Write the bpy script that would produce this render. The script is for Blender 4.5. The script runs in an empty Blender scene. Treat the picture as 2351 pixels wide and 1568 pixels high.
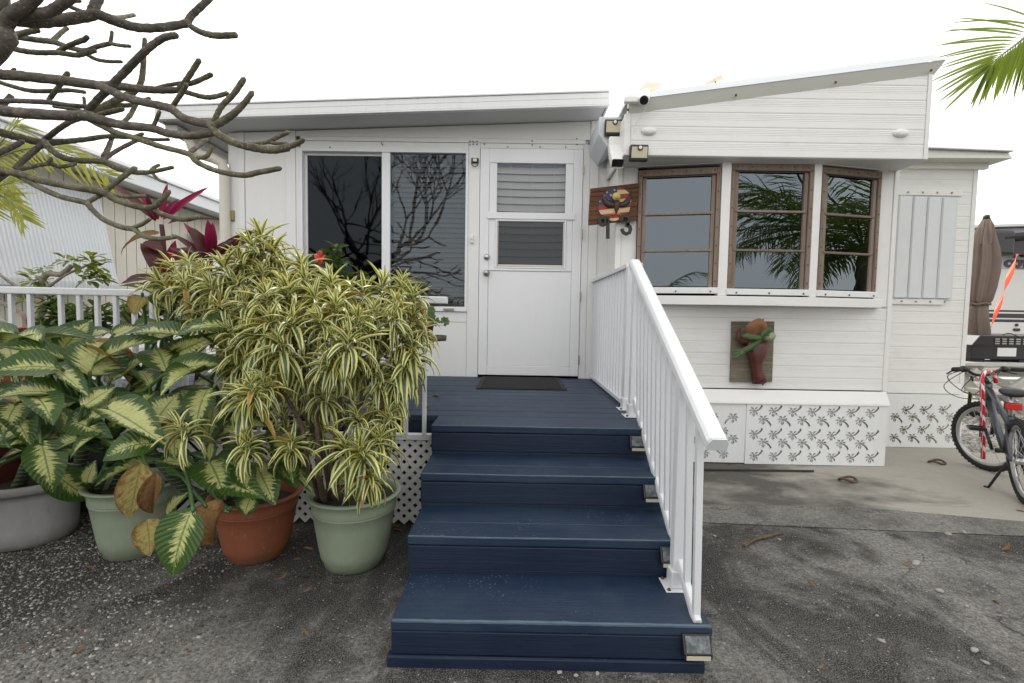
import bpy, bmesh, math, random
from mathutils import Vector, Matrix, Quaternion, noise as mnoise
R_ = random.Random(7)
scene = bpy.context.scene
COL = scene.collection
PI = math.pi
rad = math.radians

# ------------------------------------------------------------------ camera
F_PX, PITCH, ROLL, YAW = 1109.27, rad(-3.1957), rad(-0.9308), rad(0.349)
W_, H_ = 2351.0, 1568.0
CAM = Vector((0, 0, 1.236))
_B = Matrix(((1, 0, 0), (0, 0, 1), (0, -1, 0)))
_RR = Matrix.Rotation(ROLL, 3, 'Z')
CR = Matrix.Rotation(YAW, 3, 'Z') @ Matrix.Rotation(PITCH, 3, 'X') @ _B @ _RR
cam_d = bpy.data.cameras.new('camera')
cam_o = bpy.data.objects.new('camera', cam_d)
COL.objects.link(cam_o)
cam_d.sensor_width = 36.0
cam_d.lens = 36.0 * F_PX / W_
cam_d.clip_start = 0.05
cam_d.clip_end = 600
_m = (CR @ Matrix(((1, 0, 0), (0, -1, 0), (0, 0, -1)))).to_4x4()
_m.translation = CAM
cam_o.matrix_world = _m
scene.camera = cam_o

# ------------------------------------------------------------------ sky, sun, exposure
SUN_EL, SUN_AZ = rad(42), rad(-6)      # azimuth: direction the light comes from, clockwise from +Y (behind the house)
world = bpy.data.worlds.new('World')
scene.world = world
world.use_nodes = True
wn = world.node_tree.nodes
wl = world.node_tree.links
wn.clear()
sky = wn.new('ShaderNodeTexSky')
sky.sky_type = 'NISHITA'
sky.sun_disc = False
sky.sun_elevation = SUN_EL
sky.sun_rotation = SUN_AZ
sky.air_density = 1.0
sky.dust_density = 4.0
mixw = wn.new('ShaderNodeMix')
mixw.data_type = 'RGBA'
mixw.inputs[0].default_value = 0.78
mixw.inputs[7].default_value = (16.2, 15.9, 15.5, 1)      # even overcast layer
bg = wn.new('ShaderNodeBackground')
bg.inputs[1].default_value = 0.12
wo = wn.new('ShaderNodeOutputWorld')
wl.new(sky.outputs[0], mixw.inputs[6])
wl.new(mixw.outputs[2], bg.inputs[0])
wl.new(bg.outputs[0], wo.inputs[0])
sd = bpy.data.lights.new('sun', 'SUN')
sd.energy = 2.2
sd.angle = rad(2.5)
sd.color = (1.0, 0.96, 0.9)
so = bpy.data.objects.new('sun', sd)
COL.objects.link(so)
sdir = Vector((math.sin(SUN_AZ) * math.cos(SUN_EL), math.cos(SUN_AZ) * math.cos(SUN_EL), math.sin(SUN_EL)))
so.rotation_euler = sdir.to_track_quat('Z', 'Y').to_euler()
so.location = sdir * 30
vs = scene.view_settings
vs.view_transform = 'Standard'
vs.look = 'None'
vs.gamma = 1.0
vs.use_curve_mapping = False
vs.exposure = 0.12
scene.cycles.max_bounces = 8
scene.cycles.transparent_max_bounces = 16

# ------------------------------------------------------------------ pixel helpers (where a thing stands, from the survey of the photograph)
FR = {'A': (0, 0, .3499), 'B': (0, 470.2, .3499), 'C': (0, 940.4, .4003), 'D': (352.7, 195.9, .2998),
      'E': (548.6, 470.2, .3499), 'F': (862, 822.9, .4754), 'G': (979.6, 297.8, .3998), 'H': (1332.3, 101.9, .4334),
      'I': (1410.7, 587.8, .3499), 'J': (1998.4, 431, .4747), 'K': (1528.2, 1018.8, .3503), 'L': (1959.2, 0, .2), 'Z': (0, 0, 1),
      'M': (1332.3, 391.9, .11), 'N': (1661.4, 713.2, .11497), 'O': (1348, 172.4, .13995), 'Q': (2116, 744.5, .2550), 'U': (2170.8, 470.2, .19984)}
def px(x, y, f='Z'):
    a, b, s = FR[f]
    return a + x * s, b + y * s
def ray(x, y, f='Z'):
    x, y = px(x, y, f)
    return CR @ Vector(((x - W_ / 2) / F_PX, (y - H_ / 2) / F_PX, 1.0))
def P(x, y, Y, f='Z'):
    d = ray(x, y, f)
    return CAM + d * (Y / d.y)
def G(x, y, z=0.0, f='Z'):
    d = ray(x, y, f)
    return CAM + d * ((z - CAM.z) / d.z)

# ------------------------------------------------------------------ mesh builder
class MB:
    def __init__(s):
        s.v = []; s.f = []; s.uv = []
    def add(s, vs, fs, uvs=None):
        n = len(s.v)
        s.v += [Vector(p) for p in vs]
        s.f += [tuple(i + n for i in f) for f in fs]
        if uvs is not None: s.uv += list(uvs)
        return s
    def box(s, x0, x1, y0, y1, z0, z1):
        return s.add([(x0, y0, z0), (x1, y0, z0), (x1, y1, z0), (x0, y1, z0), (x0, y0, z1), (x1, y0, z1), (x1, y1, z1), (x0, y1, z1)],
                     [(0, 3, 2, 1), (4, 5, 6, 7), (0, 1, 5, 4), (1, 2, 6, 5), (2, 3, 7, 6), (3, 0, 4, 7)])
    def hexa(s, a):     # eight corners: bottom ring, top ring
        return s.add(a, [(0, 3, 2, 1), (4, 5, 6, 7), (0, 1, 5, 4), (1, 2, 6, 5), (2, 3, 7, 6), (3, 0, 4, 7)])
    def bar(s, p, q, w, h, up=(0, 0, 1)):    # box from p to q, width w (sideways), height h (along up)
        p = Vector(p); q = Vector(q); d = (q - p).normalized()
        up = Vector(up)
        sd_ = d.cross(up)
        if sd_.length < 1e-5: sd_ = d.cross(Vector((0, 1, 0)))
        sd_.normalize(); u = sd_.cross(d).normalized()
        a, b = sd_ * w / 2, u * h / 2
        return s.hexa([p - a - b, q - a - b, q + a - b, p + a - b, p - a + b, q - a + b, q + a + b, p + a + b])
    def quad(s, a, b, c, d):
        return s.add([a, b, c, d], [(0, 1, 2, 3)])
    def prism(s, pts, dvec):    # polygon extruded along dvec
        n = len(pts); dv = Vector(dvec)
        pts = [Vector(p) for p in pts]
        return s.add(pts + [p + dv for p in pts], [tuple(range(n - 1, -1, -1)), tuple(range(n, 2 * n))] +
                     [(i, (i + 1) % n, n + (i + 1) % n, n + i) for i in range(n)])
    def tube(s, pts, rs, n=8, caps=True, jit=0.0):
        pts = [Vector(p) for p in pts]
        if not isinstance(rs, (list, tuple)): rs = [rs] * len(pts)
        k0 = len(s.v); up = None
        for i, p in enumerate(pts):
            t = (pts[min(i + 1, len(pts) - 1)] - pts[max(i - 1, 0)])
            if t.length < 1e-9: t = Vector((0, 0, 1))
            t.normalize()
            if up is None:
                up = t.orthogonal().normalized()
            up = (up - t * up.dot(t))
            if up.length < 1e-6: up = t.orthogonal()
            up.normalize()
            sv = t.cross(up)
            for k in range(n):
                a = 2 * PI * k / n
                r = rs[i] * (1 + (R_.uniform(-jit, jit) if jit else 0))
                s.v.append(p + (up * math.cos(a) + sv * math.sin(a)) * r)
        for i in range(len(pts) - 1):
            for k in range(n):
                a = k0 + i * n + k; b = k0 + i * n + (k + 1) % n
                s.f.append((a, b, b + n, a + n))
        if caps:
            s.f.append(tuple(k0 + k for k in range(n - 1, -1, -1)))
            e = k0 + (len(pts) - 1) * n
            s.f.append(tuple(e + k for k in range(n)))
        return s
    def lathe(s, c, prof, n=32, sx=1.0, sy=1.0, close=True):    # prof: (r, z) ring list
        k0 = len(s.v); c = Vector(c)
        for r, z in prof:
            for k in range(n):
                a = 2 * PI * k / n
                s.v.append(c + Vector((r * math.cos(a) * sx, r * math.sin(a) * sy, z)))
        for i in range(len(prof) - 1):
            for k in range(n):
                a = k0 + i * n + k; b = k0 + i * n + (k + 1) % n
                s.f.append((a, b, b + n, a + n))
        if close:
            s.f.append(tuple(k0 + k for k in range(n - 1, -1, -1)))
            e = k0 + (len(prof) - 1) * n
            s.f.append(tuple(e + k for k in range(n)))
        return s
    def ball(s, c, r, n=8, m=6, sc=(1, 1, 1)):
        return s.lathe(c, [(0.001, -r * sc[2])] + [(r * math.sin(PI * i / m), -r * math.cos(PI * i / m) * sc[2]) for i in range(1, m)] + [(0.001, r * sc[2])], n, sc[0], sc[1])

def link(o, parent=None):
    COL.objects.link(o)
    if parent is not None:
        o.parent = parent
        l = Vector((0, 0, 0)); q = parent
        while q is not None:
            l += q.location; q = q.parent
        # parents here are only ever translated, so world = sum of locations
    return o
def wloc(o):
    l = Vector((0, 0, 0))
    while o is not None:
        l = l + o.location; o = o.parent
    return l
def part(name, mb, mat, parent=None, bevel=0.0, smooth=False, uv=None, center=True, subs=0, seg=2):
    vs_ = mb.v
    if center and vs_:
        lo = Vector((min(v.x for v in vs_), min(v.y for v in vs_), min(v.z for v in vs_)))
        hi = Vector((max(v.x for v in vs_), max(v.y for v in vs_), max(v.z for v in vs_)))
        c = (lo + hi) / 2
        if parent is None: c.z = lo.z
    else:
        c = Vector((0, 0, 0))
    me = bpy.data.meshes.new(name)
    me.from_pydata([v - c for v in vs_], [], mb.f)
    if mb.uv:
        ul = me.uv_layers.new(name='UVMap')
        for lp in me.loops:
            ul.data[lp.index].uv = mb.uv[lp.vertex_index]
    if mat is not None: me.materials.append(mat)
    if smooth:
        me.polygons.foreach_set('use_smooth', [True] * len(me.polygons))
    me.update()
    o = bpy.data.objects.new(name, me)
    COL.objects.link(o)
    if parent is not None:
        o.parent = parent
        o.location = c - wloc(parent)
    else:
        o.location = c
    if subs:
        md = o.modifiers.new('subsurf', 'SUBSURF'); md.levels = subs; md.render_levels = subs
    if bevel:
        md = o.modifiers.new('bevel', 'BEVEL'); md.width = bevel; md.segments = seg; md.limit_method = 'ANGLE'
        md.angle_limit = rad(40); md.harden_normals = False
    return o
def tag(o, label=None, cat=None, group=None, kind=None):
    if label: o['label'] = label
    if cat: o['category'] = cat
    if group: o['group'] = group
    if kind: o['kind'] = kind
    return o
def thing(name, label, cat, loc, group=None):
    o = bpy.data.objects.new(name, None)
    o.empty_display_size = 0.1
    o.location = loc
    COL.objects.link(o)
    return tag(o, label, cat, group)
def inst(src, parent=None, loc=None, mw=None):
    o = src.copy()
    COL.objects.link(o)
    if parent is not None: o.parent = parent
    return o

# ------------------------------------------------------------------ materials
class NT:
    def __init__(s, name):
        s.m = bpy.data.materials.new(name); s.m.use_nodes = True
        s.n = s.m.node_tree.nodes; s.l = s.m.node_tree.links
        s.n.clear()
        s.out = s.n.new('ShaderNodeOutputMaterial')
        s.b = s.n.new('ShaderNodeBsdfPrincipled')
        s.l.new(s.b.outputs[0], s.out.inputs[0])
    def new(s, t, **kw):
        n = s.n.new(t)
        for k, v in kw.items():
            if hasattr(n, k): setattr(n, k, v)
        return n
    def pos(s):
        return s.new('ShaderNodeNewGeometry').outputs['Position']
    def obj(s):
        return s.new('ShaderNodeTexCoord').outputs['Object']
    def mapping(s, src, scale=(1, 1, 1), rot=(0, 0, 0), loc=(0, 0, 0)):
        m = s.new('ShaderNodeMapping')
        m.inputs['Scale'].default_value = scale; m.inputs['Rotation'].default_value = rot; m.inputs['Location'].default_value = loc
        s.l.new(src, m.inputs['Vector']); return m.outputs[0]
    def noise(s, src, scale=5, detail=4, rough=.55, dist=0.0):
        n = s.new('ShaderNodeTexNoise')
        n.inputs['Scale'].default_value = scale; n.inputs['Detail'].default_value = detail
        n.inputs['Roughness'].default_value = rough; n.inputs['Distortion'].default_value = dist
        if src is not None: s.l.new(src, n.inputs['Vector'])
        return n.outputs[0]
    def voro(s, src, scale=50, feature='F1', out='Distance', rand=1.0):
        n = s.new('ShaderNodeTexVoronoi'); n.feature = feature
        n.inputs['Scale'].default_value = scale; n.inputs['Randomness'].default_value = rand
        if src is not None: s.l.new(src, n.inputs['Vector'])
        return n.outputs[out]
    def ramp(s, src, stops):
        r = s.new('ShaderNodeValToRGB'); e = r.color_ramp.elements
        while len(e) < len(stops): e.new(.5)
        for i, (p, c) in enumerate(stops):
            e[i].position = p
            e[i].color = (c, c, c, 1) if isinstance(c, (int, float)) else (c[0], c[1], c[2], 1)
        s.l.new(src, r.inputs[0]); return r.outputs[0]
    def mix(s, fac, a, b, mode='MIX'):
        m = s.new('ShaderNodeMix'); m.data_type = 'RGBA'; m.blend_type = mode
        for i, v in ((0, fac), (6, a), (7, b)):
            if isinstance(v, (int, float)): m.inputs[i].default_value = v if i == 0 else (v, v, v, 1)
            elif isinstance(v, tuple): m.inputs[i].default_value = (v[0], v[1], v[2], 1)
            else: s.l.new(v, m.inputs[i])
        return m.outputs[2]
    def math(s, op, a, b=None, c=None, clamp=False):
        m = s.new('ShaderNodeMath'); m.operation = op; m.use_clamp = clamp
        for i, v in enumerate((a, b, c)):
            if v is None: continue
            if isinstance(v, (int, float)): m.inputs[i].default_value = v
            else: s.l.new(v, m.inputs[i])
        return m.outputs[0]
    def sep(s, src):
        n = s.new('ShaderNodeSeparateXYZ'); s.l.new(src, n.inputs[0]); return n.outputs
    def comb(s, x, y, z):
        n = s.new('ShaderNodeCombineXYZ')
        for i, v in enumerate((x, y, z)):
            if isinstance(v, (int, float)): n.inputs[i].default_value = v
            else: s.l.new(v, n.inputs[i])
        return n.outputs[0]
    def rnd(s):
        return s.new('ShaderNodeObjectInfo').outputs['Random']
    def set(s, col=None, rough=None, spec=None, metal=None):
        for k, v in (('Base Color', col), ('Roughness', rough), ('Specular IOR Level', spec), ('Metallic', metal)):
            if v is None: continue
            if isinstance(v, tuple): s.b.inputs[k].default_value = (v[0], v[1], v[2], 1)
            elif isinstance(v, (int, float)): s.b.inputs[k].default_value = v
            else: s.l.new(v, s.b.inputs[k])
        return s
    def bump(s, h, strength=.3, dist=.01):
        b = s.new('ShaderNodeBump'); b.inputs['Strength'].default_value = strength; b.inputs['Distance'].default_value = dist
        s.l.new(h, b.inputs['Height']); s.l.new(b.outputs[0], s.b.inputs['Normal']); return s
    def translucent(s, col, fac=.3):
        t = s.new('ShaderNodeBsdfTranslucent'); mx = s.new('ShaderNodeMixShader'); mx.inputs[0].default_value = fac
        if isinstance(col, tuple): t.inputs[0].default_value = (col[0], col[1], col[2], 1)
        else: s.l.new(col, t.inputs[0])
        s.l.new(s.b.outputs[0], mx.inputs[1]); s.l.new(t.outputs[0], mx.inputs[2]); s.l.new(mx.outputs[0], s.out.inputs[0]); return s

def simple(name, col, rough=.5, var=.12, scale=6, metal=0, bump=0, bscale=60, spec=.5, stretch=(1, 1, 1)):
    t = NT(name); p = t.mapping(t.pos(), stretch)
    n = t.noise(p, scale, 5, .6)
    c = t.mix(n, tuple(v * (1 - var) for v in col), tuple(min(1, v * (1 + var)) for v in col))
    t.set(c, rough, spec, metal)
    if bump: t.bump(t.noise(p, bscale, 4), bump, .004)
    return t.m
def white_paint(name, col, rough=.42, dirt=.25, dirtcol=(.42, .38, .30), streak=True):
    t = NT(name); p = t.pos()
    n1 = t.noise(t.mapping(p, (1.3, 1.3, .8)), 2.2, 6, .62)
    n2 = t.noise(t.mapping(p, (9, 9, .7) if streak else (1.2, 2, 3.2)), 3.0, 5, .65)
    n3 = t.noise(p, 55, 3, .6)
    d = t.math('MULTIPLY', t.ramp(n2, [(.50, 0), (.80, 1)]), t.ramp(n1, [(.35, .15), (.7, 1)]))
    d = t.math('MULTIPLY', d, dirt)
    c = t.mix(t.math('MULTIPLY', n1, .22), col, tuple(v * .80 for v in col))
    c = t.mix(d, c, dirtcol)
    sp = t.ramp(n3, [(.70, 0), (.78, 1)])
    c = t.mix(t.math('MULTIPLY', sp, dirt * .5), c, dirtcol)
    t.set(c, t.math('ADD', rough - .08, t.math('MULTIPLY', n1, .2)), .4)
    t.bump(t.noise(p, 9, 3), .05, .01)
    return t.m
M = {}
M['white'] = white_paint('white_painted_aluminium', (.79, .80, .80))
M['wall'] = white_paint('sunroom_wall_paint', (.79, .79, .78), .5, .12)
M['siding'] = white_paint('siding_paint', (.80, .795, .775), .42, .30, streak=False)
M['rail'] = white_paint('rail_paint', (.68, .70, .72), .32, .28, (.45, .43, .38))
M['soffit'] = white_paint('soffit_paint', (.62, .62, .62), .5, .25)
M['trimgrey'] = white_paint('roof_trim_upper_paint', (.66, .69, .71), .4, .15, streak=False)
M['trimbeige'] = white_paint('roof_trim_paint', (.60, .60, .55), .45, .35, (.36, .33, .26), streak=False)
M['vinyl'] = white_paint('window_vinyl', (.80, .81, .82), .35, .12)
M['plastic'] = simple('white_plastic', (.78, .78, .76), .35, .04)
M['cream'] = white_paint('cream_panel_paint', (.68, .65, .56), .5, .3)
M['awning'] = white_paint('awning_paint', (.74, .77, .80), .4, .22)
M['shutter'] = white_paint('shutter_metal', (.70, .72, .73), .38, .18, streak=False)
M['blind'] = simple('blind_slat_vinyl', (.74, .69, .60), .5, .06)
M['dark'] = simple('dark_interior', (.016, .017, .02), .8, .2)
M['midgrey'] = simple('grey_backing', (.58, .58, .57), .8, .2, 3)
M['tan'] = simple('tan_backing', (.50, .45, .32), .85, .25, 3)
M['black'] = simple('black_plastic', (.012, .012, .013), .35, .2)
M['blackm'] = simple('black_metal', (.015, .015, .016), .45, .25, bump=.1)
M['rubber'] = simple('black_rubber', (.018, .017, .017), .85, .3, 30, bump=.3, bscale=120)
M['chrome'] = simple('brushed_steel', (.55, .55, .54), .25, .05, metal=1)
M['aged'] = simple('aged_nickel', (.42, .40, .36), .35, .1, metal=1)
M['lens'] = simple('frosted_lens', (.60, .55, .40), .35, .06)
M['cream_lens'] = simple('cream_lens', (.50, .47, .36), .4, .1)
M['screw'] = simple('rusty_screw', (.10, .055, .035), .7, .3)
M['brass'] = simple('dull_brass', (.33, .27, .12), .5, .2)

def mk_navy(name, base, lighter, dust=.5):
    t = NT(name); p = t.pos()
    g = t.noise(t.mapping(p, (1.2, 22, 22)), 2.6, 8, .66, .6)
    w = t.noise(p, 2.1, 6, .6)
    c = t.mix(t.ramp(g, [(.3, 0), (.75, 1)]), base, tuple(v * 1.45 for v in base))
    c = t.mix(t.ramp(w, [(.44, 0), (.70, .85)]), c, lighter)
    nz = t.sep(t.new('ShaderNodeNewGeometry').outputs['Normal'])[2]
    spk = t.math('LESS_THAN', t.voro(p, 62), .15)
    zone = t.ramp(t.noise(p, 3.3, 3), [(.5, 0), (.66, 1)])
    spk = t.math('MULTIPLY', t.math('MULTIPLY', spk, zone), t.math('GREATER_THAN', nz, .6))
    c = t.mix(t.math('MULTIPLY', spk, dust), c, (.42, .40, .36))
    sc = t.ramp(t.noise(t.mapping(p, (5, 14, 14), (0, 0, .4)), 3.1, 8, .75), [(.70, 0), (.735, 1)])
    c = t.mix(t.math('MULTIPLY', sc, .30), c, (.16, .19, .22))
    t.set(c, t.ramp(w, [(.3, .42), (.7, .62)]), .4)
    t.bump(g, .35, .006)
    return t.m
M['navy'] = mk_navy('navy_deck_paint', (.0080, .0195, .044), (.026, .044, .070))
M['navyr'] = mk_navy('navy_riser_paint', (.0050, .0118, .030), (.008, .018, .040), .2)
M['nosing'] = simple('worn_blue_nosing', (.075, .115, .155), .55, .45, 14, bump=.2, stretch=(1, 4, 4))

def mk_wood(name, a, b, rough=.75, axis=0, sc=1.0):
    t = NT(name); p = t.pos()
    st = [18 * sc] * 3; st[axis] = 1.3 * sc
    g = t.noise(t.mapping(p, tuple(st)), 2.4, 8, .68, .8)
    rv = t.rnd()
    c = t.mix(t.ramp(g, [(.3, 0), (.72, 1)]), a, b)
    c = t.mix(t.math('MULTIPLY', rv, .45), c, tuple(v * .55 for v in a))
    t.set(c, rough, .3); t.bump(g, .4, .004)
    return t.m
M['sash'] = mk_wood('brown_window_wood', (.185, .138, .108), (.33, .26, .21), .75, 2)
M['plank'] = mk_wood('red_brown_plank', (.085, .032, .014), (.19, .085, .04), .7, 0)
M['greyboard'] = mk_wood('weathered_board', (.10, .082, .058), (.29, .25, .19), .85, 0)
M['palewood'] = mk_wood('pale_painted_wood', (.56, .55, .51), (.68, .67, .64), .7, 0)

def mk_glass(name, tint, refl=1.0, rough=.015, wav=.0):
    t = NT(name); t.n.remove(t.b)
    fr = t.new('ShaderNodeFresnel'); fr.inputs[0].default_value = 1.52
    tr = t.new('ShaderNodeBsdfTransparent'); tr.inputs[0].default_value = (*tint, 1)
    gl = t.new('ShaderNodeBsdfGlossy'); gl.inputs['Roughness'].default_value = rough; gl.inputs['Color'].default_value = (.80, .91, 1, 1)
    mx = t.new('ShaderNodeMixShader')
    t.l.new(t.math('MULTIPLY', fr.outputs[0], refl), mx.inputs[0])
    t.l.new(tr.outputs[0], mx.inputs[1]); t.l.new(gl.outputs[0], mx.inputs[2]); t.l.new(mx.outputs[0], t.out.inputs[0])
    if wav:
        bp = t.new('ShaderNodeBump'); bp.inputs['Strength'].default_value = wav; bp.inputs['Distance'].default_value = .02
        t.l.new(t.noise(t.pos(), 3.5, 2), bp.inputs['Height']); t.l.new(bp.outputs[0], gl.inputs['Normal'])
    return t.m
M['glass_dark'] = mk_glass('tinted_window_glass', (.60, .61, .62), 1.1, .012, .035)
M['glass_open'] = mk_glass('deep_window_glass', (.16, .16, .17), .45, .03, .05)
M['glass_bay'] = mk_glass('bay_window_glass', (.30, .31, .34), 2.7, .010, .04)
M['glass_door'] = mk_glass('door_glass', (.90, .90, .90), 1.0, .02, .03)
M['screen'] = mk_glass('insect_screen_glass', (.52, .51, .50), .7, .08)

# ---- ground materials
def mk_asphalt(name='weathered_asphalt', stops=None, fk=.80):
    t = NT(name); p = t.pos()
    big = t.noise(t.mapping(p, (1, .75, 1), (0, 0, .5)), 1.25, 7, .62, .5)
    mid = t.noise(p, 5.5, 7, .68, .7)
    fine = t.noise(p, 62, 4, .7)
    grit = t.noise(p, 190, 2, .6)
    v1 = t.voro(p, 120); v2 = t.voro(p, 55); v2c = t.voro(p, 55, out='Color'); v1c = t.voro(p, 120, out='Color')
    m = t.math('ADD', t.math('MULTIPLY', big, .62), t.math('MULTIPLY', mid, .42))
    c = t.ramp(m, stops or [(.42, (.007, .007, .0065)), (.485, (.028, .027, .025)), (.53, (.090, .088, .081)), (.61, (.215, .21, .193))])
    if stops is None:       # pale worn patches and black mildew stains with ragged shapes of their own
        pale = t.ramp(t.noise(t.mapping(p, (1, .8, 1), (0, 0, .5), (4.2, 1.7, 0)), 1.15, 8, .70, .9), [(.47, 0), (.57, .8)])
        c = t.mix(pale, c, t.mix(mid, (.20, .196, .18), (.37, .36, .33)))
        blk = t.noise(t.mapping(p, (.9, .6, 1), (0, 0, -.5), (1.3, 7.1, 0)), 1.05, 8, .68, 1.1)
        blk = t.ramp(t.math('ADD', blk, t.math('MULTIPLY', t.math('MINIMUM', t.sep(p)[0], 4.0), -.038)), [(.49, 0), (.57, .92)])
        c = t.mix(blk, c, t.mix(fine, (.004, .004, .004), (.026, .025, .023)))
    c = t.mix(t.math('MULTIPLY', t.ramp(fine, [(.42, 1), (.60, 0)]), fk), c, t.mix(.8, c, (.008, .008, .008)))
    c = t.mix(t.math('MULTIPLY', t.ramp(grit, [(.47, 0), (.62, 1)]), .45), c, (.30, .29, .27))
    s1 = t.math('MULTIPLY', t.math('LESS_THAN', v1, .27), t.math('GREATER_THAN', t.sep(v1c)[0], .50))
    s1 = t.math('MULTIPLY', s1, t.ramp(t.noise(p, 2.7, 4), [(.34, .15), (.6, .95)]))
    c = t.mix(t.math('MULTIPLY', s1, .62), c, t.mix(t.sep(v1c)[1], (.10, .098, .09), (.40, .39, .36)))
    s2 = t.math('MULTIPLY', t.math('LESS_THAN', v2, .20), t.math('GREATER_THAN', t.sep(v2c)[0], .86))
    c = t.mix(t.math('MULTIPLY', s2, .8), c, (.40, .39, .36))
    br = t.ramp(t.noise(p, 3.9, 5), [(.6, 0), (.78, .4)])
    c = t.mix(br, c, (.085, .062, .045))
    px3 = t.sep(p); wob_ = t.noise(p, 4.5, 5, .65)
    pw = t.comb(t.math('ADD', px3[0], t.math('MULTIPLY', wob_, .30)), t.math('ADD', px3[1], t.math('MULTIPLY', mid, .22)), px3[2])
    crk = t.ramp(t.voro(t.mapping(pw, (1, 1.6, 1), (0, 0, .7)), 1.15, 'DISTANCE_TO_EDGE'), [(.0, 1), (.008, 0)])
    ck = t.math('MULTIPLY', crk, t.ramp(t.noise(p, 1.7, 3), [(.5, 0), (.6, .8)]))
    c = t.mix(ck, c, (.006, .006, .006))
    t.set(c, .9, .25)
    hgt = t.math('ADD', t.math('MULTIPLY', fine, .6), t.math('ADD', t.math('MULTIPLY', s1, .35), t.math('MULTIPLY', mid, 1.6)))
    t.bump(hgt, .9, .014)
    return t.m
def mk_concrete(name, base, dark, stain=True, rel=.25):
    t = NT(name); p = t.pos()
    big = t.noise(t.mapping(p, (.8, 1.5, 1)), 1.5, 7, .62, .4)
    mid = t.noise(p, 9, 6, .65)
    fine = t.noise(p, 110, 3, .6)
    c = t.mix(mid, base, tuple(v * .78 for v in base))
    x, y, z = t.sep(p)
    # black mildew towards the stairs: a stain with a ragged edge
    g = t.math('ADD', t.math('MULTIPLY', t.math('SUBTRACT', 2.75, x), .55), t.math('MULTIPLY', t.math('SUBTRACT', big, .5), 2.6))
    if stain:
        mil = t.ramp(g, [(.02, 0), (.55, .90)])
        c = t.mix(mil, c, t.mix(mid, dark, tuple(v * 2 for v in dark)))
        rust = t.ramp(t.noise(t.mapping(p, (1, 1.7, 1), loc=(3.1, 0, 0)), 2.6, 5, .6), [(.62, 0), (.74, .55)])
        c = t.mix(rust, c, (.23, .155, .055))
    else:
        mil = t.ramp(big, [(.42, .75), (.62, .1)])
        c = t.mix(mil, c, dark)
    sp = t.math('LESS_THAN', t.voro(p, 34), .10)
    spc = t.math('MULTIPLY', sp, t.math('GREATER_THAN', t.sep(t.voro(p, 34, out='Color'))[0], .8))
    c = t.mix(t.math('MULTIPLY', spc, .8), c, (.03, .025, .02))
    c = t.mix(t.math('MULTIPLY', t.ramp(fine, [(.4, 0), (.7, 1)]), .3), c, tuple(v * .55 for v in base))
    t.set(c, .85, .3)
    t.bump(t.math('ADD', t.math('MULTIPLY', mid, 1.2), t.math('MULTIPLY', fine, .5)), rel, .008)
    return t.m
M['asphalt'] = mk_asphalt()
M['concrete'] = mk_concrete('stained_concrete', (.41, .39, .34), (.036, .034, .031))
M['apron'] = mk_asphalt('rough_concrete_strip', [(.34, (.05, .048, .043)), (.45, (.13, .126, .115)), (.55, (.235, .228, .205)), (.68, (.31, .30, .27))], .6)
def mk_pebble(name, a, b, c3):
    t = NT(name); p = t.pos()
    rv = t.voro(p, 26, out='Color'); n = t.noise(p, 60, 3)
    at = t.new('ShaderNodeAttribute'); at.attribute_name = 'shade'
    c = t.ramp(at.outputs['Fac'], [(0, c3), (.3, a), (.75, b), (1, (.52, .50, .46))])
    c = t.mix(t.math('MULTIPLY', n, .4), c, tuple(v * .5 for v in a))
    t.set(c, .85, .3); return t.m
M['pebble'] = mk_pebble('grey_white_pebble', (.12, .115, .10), (.24, .23, .205), (.045, .04, .032))
M['pebblew'] = mk_pebble('white_pebble', (.36, .35, .32), (.55, .54, .50), (.18, .17, .15))
M['stone'] = simple('pale_stone', (.30, .29, .265), .85, .25, 40, bump=.3)

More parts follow.
